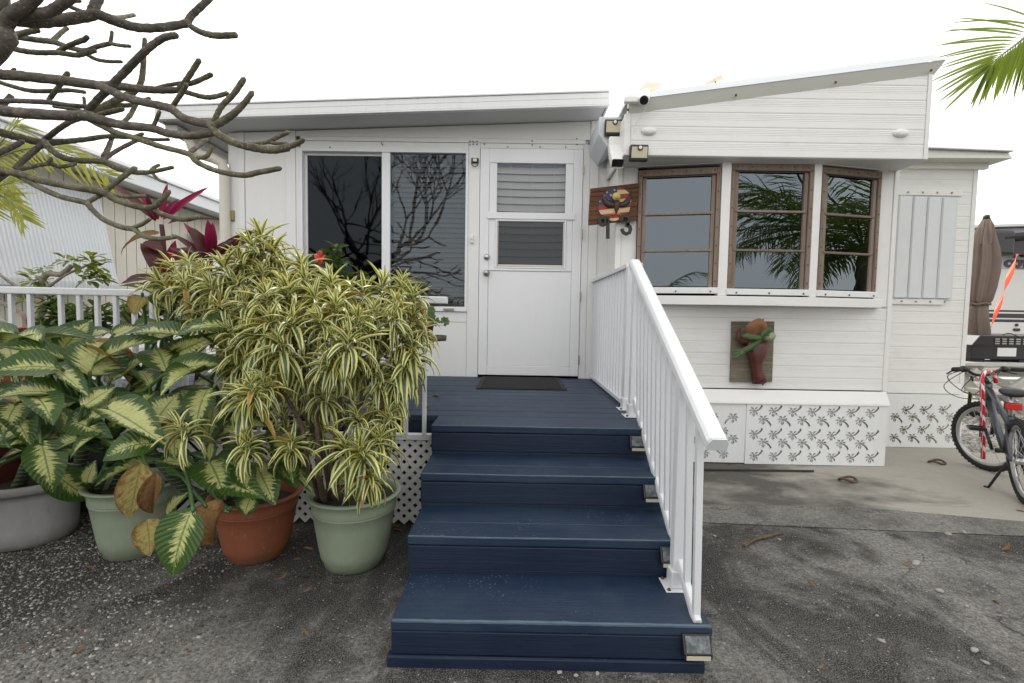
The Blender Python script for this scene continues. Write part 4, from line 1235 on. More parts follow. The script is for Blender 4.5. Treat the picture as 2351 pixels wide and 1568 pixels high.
# ---- low porch railing in front of the deck
YRL = 2.74
prl = thing('porch_railing', 'low white aluminium porch railing along the front edge of the deck, behind the potted plants', 'railing', (-1.6, YRL, .5))
tA, tB = P(0, 664, YRL), P(1027, 688, YRL)
zrail = (tA.z + tB.z) / 2
ra0, rb0 = -3.3, tB.x
def rail_top(x): return tA.z + (tB.z - tA.z) * (x - tA.x) / (tB.x - tA.x)
mb = MB(); mb.hexa([(ra0, YRL - .03, rail_top(ra0) - .024), (rb0, YRL - .03, rail_top(rb0) - .024), (rb0, YRL + .03, rail_top(rb0) - .024), (ra0, YRL + .03, rail_top(ra0) - .024),
                    (ra0, YRL - .03, rail_top(ra0) + .016), (rb0, YRL - .03, rail_top(rb0) + .016), (rb0, YRL + .03, rail_top(rb0) + .016), (ra0, YRL + .03, rail_top(ra0) + .016)])
part('top_rail', mb, M['rail'], prl, .006)
zbr = P(950, 1002, YRL).z
xe = P(992, 1000, YRL).x
mb = MB(); mb.box(ra0, xe, YRL - .02, YRL + .02, zbr - .018, zbr + .018); part('bottom_rail', mb, M['rail'], prl, .005)
step = (P(973, 850, YRL).x - P(930, 850, YRL).x)
pxs = [P(x, 760, YRL).x for x in (35, 78, 148, 190, 231, 273, 315, 355)]
x = P(976, 850, YRL).x; bals = []
while x > -1.9: bals.append(x); x -= .105
bals += pxs
bals += [pxs[0] - .105, pxs[0] - .21]
lastx = None
for x in sorted(bals):
    if lastx is not None and x - lastx < .06: continue
    lastx = x
    mb = MB(); mb.box(x - .011, x + .011, YRL - .026, YRL - .003, zbr + .019, rail_top(x) - .025); part('baluster', mb, M['rail'], prl, .002)

# ---- stair railing (sloping) and deck side railing (level)
XR_ = P(1455, 800, 3.35).x
def rpt(x, y, Y, f='Z'): return P(x, y, Y, f)
top0 = P(1457, 604, 2.82); top1 = P(1648, 1020, 1.50)
bot0 = P(1455, 925, 3.0); 
xa_, xb_ = top0.x, top1.x
srl = thing('stair_railing', 'white aluminium stair railing with sloping handrail on the right of the blue stairs', 'railing', (.78, 2.4, 0))
drl = thing('deck_railing', 'short level white railing on the right edge of the deck near the plaque', 'railing', (.82, 3.9, DZ))
# lower rail and posts lie at X = XS
XS = P(1590, 1380, 1.70).x
XT = top1.x
def lerp(a, b, t): return a + (b - a) * t
hb = [P(1470, 604, 3.30), P(1640, 1008, 1.76)]
d = (top1 - top0).normalized()
sidev = d.cross(Vector((0, 0, 1))).normalized(); upv = sidev.cross(d).normalized()
def oct_bar(mb, p, q, w, h):
    d_ = (q - p).normalized(); s_ = d_.cross(Vector((0, 0, 1))).normalized(); u_ = s_.cross(d_).normalized()
    sec = [(-w / 2, -h / 2), (w / 2, -h / 2), (w / 2, h * .15), (w * .34, h * .5), (-w * .34, h * .5), (-w / 2, h * .15)]
    n = len(sec)
    vs_ = [p + s_ * a + u_ * b for a, b in sec] + [q + s_ * a + u_ * b for a, b in sec]
    mb.add(vs_, [tuple(range(n - 1, -1, -1)), tuple(range(n, 2 * n))] + [(i, (i + 1) % n, n + (i + 1) % n, n + i) for i in range(n)])
mb = MB(); oct_bar(mb, top0, top1, .066, .050); part('handrail', mb, M['rail'], srl, .006)
mb = MB(); oct_bar(mb, top1, top1 + d * .004, .062, .046); part('end_cap', mb, M['trimgrey'], srl)
b0, b1 = P(1458, 918, 2.80), P(1602, 1432, 1.645)
mb = MB(); oct_bar(mb, b0, b1, .030, .040); part('bottom_rail', mb, M['rail'], srl, .004)
def on_line(p, q, Y):
    t = (Y - p.y) / (q.y - p.y); return p + (q - p) * t
Yb = [1.665, 1.775] + [1.985 + .088 * k for k in range(9)]
for Y in Yb:
    t_ = on_line(top0, top1, Y); b_ = on_line(b0, b1, Y)
    mb = MB(); mb.hexa([(b_.x - .012, Y - .012, b_.z + .004), (b_.x + .012, Y - .012, b_.z + .004), (b_.x + .012, Y + .012, b_.z + .014), (b_.x - .012, Y + .012, b_.z + .014),
                        (t_.x - .012, Y - .012, t_.z - .028), (t_.x + .012, Y - .012, t_.z - .028), (t_.x + .012, Y + .012, t_.z - .018), (t_.x - .012, Y + .012, t_.z - .018)])
    part('baluster', mb, M['rail'], srl, .002)
def rail_post(x, y, z0, z1, par, w=.05):
    mb = MB(); mb.box(x - w / 2, x + w / 2, y - w / 2, y + w / 2, z0 + .004, z1); po = part('post', mb, M['rail'], par, .004)
    mb = MB(); mb.box(x - w / 2 - .008, x + w / 2 + .008, y - w / 2 - .008, y + w / 2 + .008, z0 + .007, z0 + .075); part('post_socket', mb, M['rail'], po, .004)
    mb = MB(); mb.box(x - .058, x + .058, y - .052, y + .052, z0 + .001, z0 + .0065); part('base_plate', mb, M['rail'], po, .003)
    mb = MB()
    for sx_, sy_ in ((-1, -1), (1, -1), (-1, 1), (1, 1)): mb.ball((x + sx_ * .045, y + sy_ * .042, z0 + .008), .008, 6, 4)
    o = part('bolts', mb, M['screw'], po); o['kind'] = 'stuff'
    return po
p = G(1553, 1352, Zs[0]); rail_post(on_line(b0, b1, 1.875).x - .006, 1.875, Zs[0], on_line(top0, top1, 1.875).z - .025, srl)
p2 = G(1456, 958, DZ)
rail_post(p2.x, p2.y + .03, DZ, on_line(top0, top1, p2.y + .03).z - .02, srl)
# deck side railing along Y
q0 = G(1440, 941, DZ); q1y = YW - .03
XD = q0.x
zt_ = P(1455, 597, q0.y).z - .02
zt_ = (P(1452, 600, q0.y).z + P(1387, 645, q1y).z) / 2
rail_post(XD, q0.y + .02, DZ, zt_ - .02, drl)
mb = MB(); mb.box(XD - .022, XD + .022, q0.y + .05, q1y, zt_ - .028, zt_); part('top_rail', mb, M['rail'], drl, .005)
zbb = DZ + .03
mb = MB(); mb.box(XD - .016, XD + .016, q0.y + .052, q1y, zbb - .014, zbb + .016); part('bottom_rail', mb, M['rail'], drl, .004)
y = q0.y + .13
while y < q1y - .04:
    mb = MB(); mb.box(XD - .011, XD + .011, y - .011, y + .011, zbb + .017, zt_ - .029); part('baluster', mb, M['rail'], drl, .002); y += .1

# =================================================================== SMALL THINGS ON THE HOUSES
# solar step lights
def step_light(p, w, h, dpt, label, grp):
    t = thing('step_light', label, 'solar light', p, grp)
    x, y, z = p; x0, x1 = x - w / 2, x + w / 2
    mb = MB(); mb.prism([(x0, y, z), (x0, y - dpt, z + .004), (x0, y - dpt, z + h * .30), (x0, y - dpt * .25, z + h), (x0, y, z + h)], (w, 0, 0)); part('housing', mb, M['black'], t, .004)
    # sloping solar glass, proud of the housing
    a = Vector((0, -dpt, h * .30)); b = Vector((0, -dpt * .25, h)); u = (b - a); nrm = Vector((0, -u.z, u.y)).normalized()
    if nrm.y > 0: nrm = -nrm
    P0 = Vector((x0 + w * .08, y, z)) + a + u * .08 + nrm * .001; P1 = Vector((x0 + w * .08, y, z)) + a + u * .92 + nrm * .001
    W2 = Vector((w * .84, 0, 0))
    mb = MB(); mb.hexa([P0, P0 + W2, P1 + W2, P1, P0 + nrm * .003, P0 + W2 + nrm * .003, P1 + W2 + nrm * .003, P1 + nrm * .003]); part('solar_glass', mb, M['solar'], t)
    mb = MB(); mb.box(x0 + w * .08, x1 - w * .08, y - dpt - .002, y - dpt + .002, z + h * .05, z + h * .24); part('lens', mb, M['cream_lens'], t)
t_ = NT('solar_cell_glass'); pp = t_.pos()
t_.set(t_.mix(t_.ramp(t_.noise(pp, 38, 6, .7), [(.4, 0), (.68, 1)]), (.045, .055, .065), (.20, .22, .23)), .25, .5); M['solar'] = t_.m
t_ = NT('dark_solar_glass'); t_.set((.016, .018, .022), .2, .5); M['solardk'] = t_.m
for i, (x, yb_, h, lab) in enumerate((((1507 + 1632) / 2, 1425, 100, 'dusty solar step light with pale glass on the lowest riser of the blue stairs'),
                            (1425, 985, 88, 'black solar step light on the second riser from the ground, next to the railing'),
                            (1352, 655, 78, 'black solar step light on the third riser of the blue stairs'),
                            (1276, 396, 70, 'topmost black solar step light, under the landing edge'))):
    p = P(x, yb_, Ys[i] - .04, 'F')
    xx = p.x - .004 if i == 0 else SX[i][1] - .062
    zz = [.065, Zs[0] + .062, Zs[1] + .052, Zs[2] + .045][i]
    step_light(Vector((xx, Ys[i] - .0005, zz)), .098, .078, .036, lab, 'solar lights on the stair risers')
# motion lights
def wall_light(x0, x1, y0, y1, Y, label):
    a, b = P(x0, y1, Y, 'H'), P(x1, y0, Y, 'H')
    t = thing('wall_light', label, 'solar light', ((a.x + b.x) / 2, Y, a.z), 'solar motion lights on the overhang corner')
    w = b.x - a.x; h = b.z - a.z; dp_ = .05; yb_ = Y + .05
    mb = MB(); mb.prism([(a.x, yb_, a.z), (a.x, Y + .008, a.z), (a.x, Y - .012, b.z - .012), (a.x, Y, b.z), (a.x, yb_, b.z)], (w, 0, 0)); part('housing', mb, M['black'], t, .004)
    mb = MB(); zl0, zl1 = a.z + h * .16, b.z - h * .17
    yy = lambda z: Y + .008 - .020 * (z - a.z) / (b.z - .012 - a.z)
    mb.hexa([(a.x + .009, yy(zl0) - .003, zl0), (b.x - .007, yy(zl0) - .003, zl0), (b.x - .007, yy(zl0) + .004, zl0), (a.x + .009, yy(zl0) + .004, zl0),
             (a.x + .009, yy(zl1) - .003, zl1), (b.x - .007, yy(zl1) - .003, zl1), (b.x - .007, yy(zl1) + .004, zl1), (a.x + .009, yy(zl1) + .004, zl1)])
    part('lens', mb, M['lens'], t)
    cx = (a.x + b.x) / 2 + .004; cz = b.z - h * .24
    for r, dd, mm, nm in ((.021, .006, 'black', 'sensor_ring'), (.013, .012, 'plastic', 'sensor')):
        mb = MB(); mb.lathe((0, 0, 0), [(r, 0), (r, dd * .7), (r * .6, dd), (.001, dd)], 16)
        mb.v = [Vector((cx + v.x, yy(cz) - .002 - v.z, cz + v.y)) for v in mb.v]; mb.f = [f[::-1] for f in mb.f]
        part(nm, mb, M[mm], t, smooth=False)
wall_light(131, 229, 396, 477, 3.99, 'black framed solar wall light above the gutter outlet, the higher of two')
wall_light(264, 361, 531, 613, YO - .058, 'black framed solar wall light at the lower left corner of the ribbed overhang')
M['panelback'] = simple('pale_panel_back', (.62, .52, .38), .5, .08)
# security camera with its box, cable and two small solar panels
cam_ = thing('security_camera', 'white bullet security camera with black face on the roof trim', 'camera', P(335, 275, 3.70, 'H'))
mb = MB()
a, b = P(968, 300, 3.78, 'O'), P(932, 412, 3.62, 'O')
dirv = (b - a).normalized()
mb.tube([a, a + dirv * .01, b - dirv * .012, b], [.028, .036, .038, .034], 20); part('body', mb, M['plastic'], cam_, smooth=True)
mb = MB(); mb.tube([b + dirv * .0005, b + dirv * .004], [.032, .030], 20); fc = part('face', mb, M['black'], cam_)
mb = MB(); mb.tube([b + dirv * .004, b + dirv * .008], [.011, .010], 12); part('lens', mb, M['solardk'], fc)
mb = MB(); c = P(725, 400, YO - .06, 'O'); mb.box(c.x - .052, c.x + .052, YO - .075, YO - .03, c.z - .024, c.z + .022); part('cable_box', mb, M['plastic'], cam_, .008)
mb = MB(); mb.tube([P(x, y, YO - .022, 'O') for x, y in ((1015, 390), (985, 480), (945, 570), (880, 680), (790, 790), (755, 860), (740, 960), (730, 1060), (718, 1140))], .0025, 6); part('cable', mb, M['plastic'], cam_)
for (c4, Y0, foot, lab) in ((((975, 118), (1250, 145), (1120, 262), (850, 252)), 4.0, (1048, 255), 'small pale solar panel tilted on a stalk above the security camera'),):
    t = thing('solar_panel', lab, 'solar panel', P(1050, 290, 3.98, 'O'), 'solar panels on the roof edge')
    A_, B_, C_, D_ = [P(x, y, Y0 + dy, 'O') for (x, y), dy in zip(c4, (.16, .16, -.02, -.02))]
    up_ = Vector((0, 0, .006)); mb = MB(); mb.hexa([D_, C_, B_, A_, D_ + up_, C_ + up_, B_ + up_, A_ + up_]); part('panel', mb, M['panelback'], t)
    mid = (A_ + B_ + C_ + D_) / 4; ft = P(1050, 292, Y0 + .05, 'O')
    mb = MB(); mb.tube([mid, ft], .006, 8); part('stalk', mb, M['aged'], t)
    mb = MB(); mb.box(ft.x - .02, ft.x + .02, ft.y - .02, ft.y + .02, ft.z - .05, ft.z); part('foot', mb, M['plastic'], t)
t = thing('solar_panel', 'small pale solar panel standing edge-on half way along the sloping roof edge', 'solar panel', P(700, 215, 4.0, 'H'), 'solar panels on the roof edge')
c4 = [P(x, y, Y, 'H') for x, y, Y in ((655, 212, 3.95), (748, 160, 3.95), (762, 188, 4.2), (700, 212, 4.2))]
mb = MB(); up_ = Vector((0, .004, .005)); mb.hexa([c4[0], c4[1], c4[2], c4[3]] + [v + up_ for v in c4]); part('panel', mb, M['panelback'], t)
mid = sum(c4, Vector()) / 4; mb = MB(); mb.tube([mid, mid + Vector((0, 0, -.12))], .006, 8); part('stalk', mb, M['aged'], t)
# doorbell, hook by the door
p = P(1083.5, 550, YW); b_ = thing('doorbell', 'small white doorbell button on the post left of the door', 'doorbell', (p.x, YW - .01, p.z))
mb = MB(); mb.box(p.x - .017, p.x + .017, YW - .028, YW - .0085, p.z - .036, p.z + .036); part('case', mb, M['plastic'], b_, .006)
mb = MB(); mb.lathe((0, 0, 0), [(.011, 0), (.010, .004), (.001, .005)], 14); mb.v = [Vector((p.x + v.x, YW - .0275 - v.z, p.z + v.y)) for v in mb.v]; mb.f = [f[::-1] for f in mb.f]
part('button', mb, M['lens'], b_)
p = P(1091, 373, YW); h_ = thing('wall_hook', 'small black metal bracket with a ring beside the top of the door', 'bracket', (p.x, YW - .01, p.z))
mb = MB(); mb.box(p.x - .034, p.x + .034, YW - .03, YW - .0085, p.z - .012, p.z + .034); part('bracket', mb, M['blackm'], h_, .004)
mb = MB(); mb.box(p.x - .018, p.x + .018, YW - .042, YW - .0305, p.z - .004, p.z + .026); part('clip', mb, M['aged'], h_, .003)
mb = MB(); mb.tube([(p.x + .030 * math.cos(a), YW - .03, p.z - .018 + .026 * math.sin(a)) for a in [PI + PI * k / 10 for k in range(11)]], .0045, 8); part('ring', mb, M['blackm'], h_, smooth=True)

# ---- plaque with flag and eagle, house numbers
YPQ = 4.055
plq = thing('plaque', 'reddish slatted wooden plaque with a flag disc and spread-winged eagle', 'plaque', P(1408, 475, YPQ))
edgesL = [(212, 370), (212, 455), (205, 550), (198, 655), (186, 755), (180, 855), (175, 945), (170, 1045), (172, 1140)]
edgesR = [(1225, 255), (1222, 350), (1212, 540 - 95 * 1), (1207, 545), (1200, 640), (1190, 742), (1180, 845), (1178, 940), (1175, 1035)]
for i in range(8):
    yo = R_.uniform(-.004, .004)
    c = [P(x, y, YPQ + yo, 'M') for x, y in (edgesL[i], edgesR[i], edgesR[i + 1], edgesL[i + 1])]
    c[2] += Vector((0, 0, .0015)); c[3] += Vector((0, 0, .0015))
    bk = Vector((0, .022, 0)); mb = MB(); mb.hexa([c[3], c[2], c[2] + bk, c[3] + bk, c[0], c[1], c[1] + bk, c[0] + bk]); part('plank', mb, M['plank'], plq, .0025)
mb = MB(); c = P(700, 700, 4.09, 'M'); mb.box(c.x - .10, c.x + .10, 4.08, 4.112, c.z - .02, c.z + .02); part('batten', mb, M['plank'], plq)
M['flagred'] = simple('flag_red', (.26, .018, .028), .55, .2); M['flagcream'] = simple('flag_cream', (.55, .42, .20), .55, .15); M['flagblue'] = simple('flag_blue', (.018, .035, .085), .55, .25)
M['feather'] = simple('eagle_brown', (.030, .017, .012), .5, .35, 30, bump=.3); M['featherlt'] = simple('eagle_breast_brown', (.075, .032, .016), .5, .3, 30); M['straw'] = simple('eagle_head_cream', (.52, .42, .17), .7, .25, 40, bump=.5); M['claw'] = simple('claw_orange', (.50, .22, .03), .5, .1)
# disc cut into stripes: centre in frame M
def band(name, pts, mat, dy):
    q = [P(x, y, YPQ - .011 - dy, 'M') for x, y in pts]
    mb = MB(); mb.prism(q[::-1] if (q[1] - q[0]).cross(q[2] - q[1]).y < 0 else q, (0, .007 + dy, 0)); return part(name, mb, M[mat], plq)
band('stripe', [(770, 355), (870, 352), (930, 392), (770, 402)], 'flagred', .000)
band('stripe', [(770, 403), (932, 393), (1010, 455), (1025, 468), (770, 497)], 'flagcream', .000)
band('stripe', [(770, 498), (1026, 469), (1052, 560), (1055, 570), (770, 592)], 'flagred', .000)
band('stripe', [(770, 593), (1056, 571), (1062, 655), (770, 680)], 'flagcream', .000)
band('stripe', [(770, 681), (1062, 656), (1055, 750), (770, 775)], 'flagred', .000)
band('stripe', [(372, 730), (430, 722), (769, 694), (769, 776), (500, 805), (382, 826)], 'flagred', .000)
band('stripe', [(383, 827), (769, 778), (1040, 762), (1020, 855), (769, 880), (432, 915)], 'flagcream', .000)
band('stripe', [(436, 916), (769, 882), (1018, 857), (960, 905), (900, 960), (769, 980), (610, 995), (520, 985)], 'flagred', .000)
band('stripe', [(575, 998), (815, 978), (800, 1025), (720, 1048), (640, 1045)], 'flagcream', .000)
band('canton', [(380, 728), (395, 660), (440, 560), (510, 460), (600, 390), (690, 355), (768, 352), (768, 693)], 'flagblue', .000)
for cx, cy, r in ((560, 450, 24), (715, 405, 26), (640, 510, 34), (580, 605, 26), (410, 640, 22), (510, 520, 16)):
    pts = []
    for k in range(10):
        a = PI / 2 + k * PI / 5; rr = r if k % 2 == 0 else r * .45
        pts.append((cx + math.cos(a) * rr, cy - math.sin(a) * rr))
    q = [P(x, y, YPQ - .0135, 'M') for x, y in pts]; mb = MB(); mb.prism(q, (0, .002, 0)); part('star', mb, M['flagcream'], plq)
# eagle: one body with wings, head, claws
def blob(name, rows, mat, par, n=10, yo=0.0):      # rows: (x, y, half width px, thickness m) in frame M; a padded relief
    mb = MB(); rings = []
    for x, y, hw, th in rows:
        c = P(x, y, YPQ - .012 - yo, 'M'); w = hw * .11 * YPQ / F_PX
        rings.append((c, w, th))
    for i, (c, w, th) in enumerate(rings):
        nx = rings[min(i + 1, len(rings) - 1)][0] - rings[max(i - 1, 0)][0]; nx.y = 0; nx.normalize(); sv = Vector((nx.z, 0, -nx.x))
        for k in range(n):
            a = 2 * PI * k / n
            mb.v.append(c + sv * (w * math.cos(a)) + Vector((0, -th * (math.sin(a) * .75 + .25), 0)))
    m_ = len(rings)
    for i in range(m_ - 1):
        for k in range(n): mb.f.append((i * n + k, i * n + (k + 1) % n, (i + 1) * n + (k + 1) % n, (i + 1) * n + k))
    mb.f.append(tuple(range(n))[::-1]); mb.f.append(tuple((m_ - 1) * n + k for k in range(n)))
    return part(name, mb, M[mat], par, smooth=True)
egl = blob('eagle_body', [(770, 620, 40, .016), (765, 660, 68, .022), (762, 720, 66, .022), (755, 790, 48, .018), (748, 850, 28, .012), (745, 880, 10, .006)], 'featherlt', plq)
blob('wing', [(470, 515, 12, .004), (500, 580, 36, .010), (540, 650, 66, .014), (600, 700, 72, .016), (670, 715, 62, .016), (730, 690, 40, .014)], 'feather', egl, yo=.004)
blob('wing', [(1045, 480, 12, .004), (1025, 560, 36, .010), (975, 650, 62, .014), (920, 700, 62, .016), (860, 715, 58, .016), (800, 690, 40, .014)], 'feather', egl, yo=.004)
mb = MB(); c = P(755, 540, YPQ - .04, 'M'); mb.ball(c, .033, 12, 8, (1.05, .8, 1.0)); part('head', mb, M['straw'], egl, smooth=True)
mb = MB(); c = P(775, 560, YPQ - .07, 'M'); mb.tube([c, c + Vector((.002, -.012, -.006)), c + Vector((.004, -.016, -.018))], [.010, .007, .002], 8); part('beak', mb, M['claw'], egl, smooth=True)
for cx in (690, 798):
    mb = MB(); c = P(cx, 870, YPQ - .02, 'M')
    for k in (-1, 0, 1): mb.tube([c, P(cx + k * 38 + (6 if cx > 700 else -6), 935 - abs(k) * 14, YPQ - .022, 'M')], [.007, .003], 6)
    part('claw', mb, M['claw'], egl, smooth=True)
def number(name, label, strokes, w, Y, f='M'):
    mb = MB()
    for pts in strokes:
        q = [P(x, y, Y, f) for x, y in pts]
        n = len(q); L, Rr = [], []
        closed = (q[0] - q[-1]).length < .004
        if closed: q = q[:-1]; n = len(q)
        for i in range(n):
            if closed: t = q[(i + 1) % n] - q[(i - 1) % n]
            else: t = q[min(i + 1, n - 1)] - q[max(i - 1, 0)]
            t.normalize(); nv = Vector((-t.z, 0, t.x)); L.append(q[i] + nv * w / 2); Rr.append(q[i] - nv * w / 2)
        dep = Vector((0, .016, 0)); b = len(mb.v)
        for i in range(n): mb.v += [L[i], Rr[i], Rr[i] + dep, L[i] + dep]
        for i in range(n if closed else n - 1):
            a, c = b + i * 4, b + ((i + 1) % n) * 4
            for k in range(4): mb.f.append((a + k, c + k, c + (k + 1) % 4, a + (k + 1) % 4))
        if not closed: mb.f += [(b, b + 1, b + 2, b + 3), (b + (n - 1) * 4 + 3, b + (n - 1) * 4 + 2, b + (n - 1) * 4 + 1, b + (n - 1) * 4)]
    bmx = bmesh.new(); 
    o = part(name, mb, M['numblack'], None, .002); o.location.z = o.location.z
    bm2 = bmesh.new(); bm2.from_mesh(o.data); bmesh.ops.recalc_face_normals(bm2, faces=bm2.faces); bm2.to_mesh(o.data); bm2.free()
    return tag(o, label, 'house number')
M['numblack'] = simple('black_number', (.018, .018, .018), .55, .2)
wn_ = 78 * .11 * 4.02 / F_PX
number('house_number', 'black house number nine below the left of the plaque', [[(472 + 72 * math.cos(2 * PI * k / 24), 1050 - 80 * math.sin(2 * PI * k / 24)) for k in range(25)],
       [(578, 942), (578, 1100), (577, 1416)]], wn_ * .92, 4.025)
arc3 = [(852, 1055), (862, 1000), (895, 945), (950, 932), (1005, 955), (1030, 1010), (1012, 1062), (985, 1100), (975, 1120)]
arc4 = [(985, 1090), (1000, 1130), (1040, 1165), (1052, 1225), (1030, 1290), (965, 1318), (905, 1290), (878, 1240), (868, 1210)]
number('house_number', 'black house number three below the right of the plaque', [arc3, [(955, 1168), (985, 1120), (1020, 1150)], arc4], wn_ * .92, 4.025)

# ---- weathered board with red bull head and staghorn fern
YB_ = YT - .03
brd = thing('wooden_board', 'weathered grey wooden board hung on the ribbed siding below the bow window', 'board', P(1727, 877, YB_))
yy_ = [215, 455, 700, 940, 1180, 1428]
for i in range(5):
    l0, l1 = 172 - (yy_[i] - 215) * .03, 172 - (yy_[i + 1] - 215) * .03
    r0, r1 = 1015 - (yy_[i] - 215) * .037, 1015 - (yy_[i + 1] - 215) * .037
    c = [P(x, y, YB_, 'N') for x, y in ((l0, yy_[i]), (r0, yy_[i]), (r1, yy_[i + 1]), (l1, yy_[i + 1]))]
    c[2].z += .0005; c[3].z += .0005
    bk = Vector((0, .018, 0)); mb = MB(); mb.hexa([c[3], c[2], c[2] + bk, c[3] + bk, c[0], c[1], c[1] + bk, c[0] + bk]); part('plank', mb, M['greyboard'], brd, .0012)
hd = thing('bull_head', 'oxblood red ceramic bull head mounted on the weathered board', 'wall ornament', P(640, 1000, YB_ - .02, 'N'))
def reliefN(name, rows, mat, par, n=16, Y0=YB_ - .008, smooth=True):
    mb = MB(); rings = []
    for x, y, hw, th in rows: rings.append((P(x, y, Y0, 'N'), hw * .11497 * Y0 / F_PX, th))
    for i, (c, w, th) in enumerate(rings):
        nx = rings[min(i + 1, len(rings) - 1)][0] - rings[max(i - 1, 0)][0]; nx.y = 0; nx.normalize(); sv = Vector((nx.z, 0, -nx.x))
        for k in range(n):
            a = 2 * PI * k / n
            mb.v.append(c + sv * (w * math.cos(a)) + Vector((0, -th * (math.sin(a) * .5 + .5), 0)))
    m_ = len(rings)
    for i in range(m_ - 1):
        for k in range(n): mb.f.append((i * n + k, i * n + (k + 1) % n, (i + 1) * n + (k + 1) % n, (i + 1) * n + k))
    mb.f.append(tuple(range(n))[::-1]); mb.f.append(tuple((m_ - 1) * n + k for k in range(n)))
    return part(name, mb, M[mat], par, smooth=smooth)
reliefN('head', [(615, 560, 190, .05), (612, 640, 235, .085), (610, 740, 215, .10), (610, 830, 190, .105), (600, 930, 150, .105), (595, 1010, 125, .10), (600, 1100, 112, .10), (612, 1190, 105, .10), (630, 1270, 118, .105), (650, 1350, 140, .11), (655, 1410, 148, .10), (655, 1445, 120, .07)], 'cowred', hd)
mb = MB(); hp = [P(x, y, YB_ - d_, 'N') for x, y, d_ in ((430, 640, .05), (340, 600, .06), (295, 520, .06), (300, 430, .055), (330, 345, .05))]
mb.tube(hp, [.030, .026, .021, .014, .004], 10); part('horn', mb, M['cowred'], hd, smooth=True)
for x, y, mm in ((560, 805, 'black'), (745, 825, 'plastic')):
    mb = MB(); c = P(x, y, YB_ - .100, 'N'); mb.ball(c, .011, 8, 6, (1.2, .7, .6)); part('eye', mb, M[mm], hd, smooth=True)
for x in (600, 690):
    mb = MB(); c = P(x, 1418, YB_ - .105, 'N'); mb.ball(c, .010, 8, 6, (1.2, .6, .6)); part('nostril', mb, M['black'], hd, smooth=True)
mb = MB(); mb.tube([P(790, 1440, YB_ - .06, 'N'), P(795, 1470, YB_ - .06, 'N'), P(765, 1488, YB_ - .06, 'N')], .005, 6); part('wire_hook', mb, M['black'], hd)

# =================================================================== PLUMERIA TREE (bare branches, trunk just outside the frame on the left)
tree = thing('plumeria_tree', 'large bare grey-brown frangipani tree reaching in from the upper left', 'tree', (-2.75, 1.95, 0))
def smooth_pts(pts, n):
    # Catmull-Rom through points, n samples per span
    out = []
    m = len(pts)
    for i in range(m - 1):
        p0 = pts[max(i - 1, 0)]; p1 = pts[i]; p2 = pts[i + 1]; p3 = pts[min(i + 2, m - 1)]
        for k in range(n):
            t = k / n
            out.append(.5 * ((2 * p1) + (p2 - p0) * t + (2 * p0 - 5 * p1 + 4 * p2 - p3) * t * t + (3 * p1 - p0 - 3 * p2 + p3) * t ** 3))
    out.append(pts[-1]); return out
def branch3(pts, rs, name='branch', tip=True, mat='bark', n=10, par=tree):
    sp = smooth_pts(pts, 6); m = len(sp); rr = []
    for i in range(m):
        t = i / (m - 1); k = t * (len(rs) - 1); a = int(min(k, len(rs) - 2)); r = rs[a] + (rs[a + 1] - rs[a]) * (k - a)
        r *= 1 + .05 * math.sin(i * 2.3 + rs[0] * 999) + .03 * R_.uniform(-1, 1)
        rr.append(r)
    if tip:
        d_ = (sp[-1] - sp[-2]).normalized(); rr[-1] *= 1.0
        sp.append(sp[-1] + d_ * rr[-1] * .55); rr.append(rr[-1] * .62); sp.append(sp[-1] + d_ * rr[-2] * .35); rr.append(rr[-1] * .35)
    mb = MB(); mb.tube(sp, rr, n, jit=.022)
    return part(name, mb, M[mat], par, smooth=True)
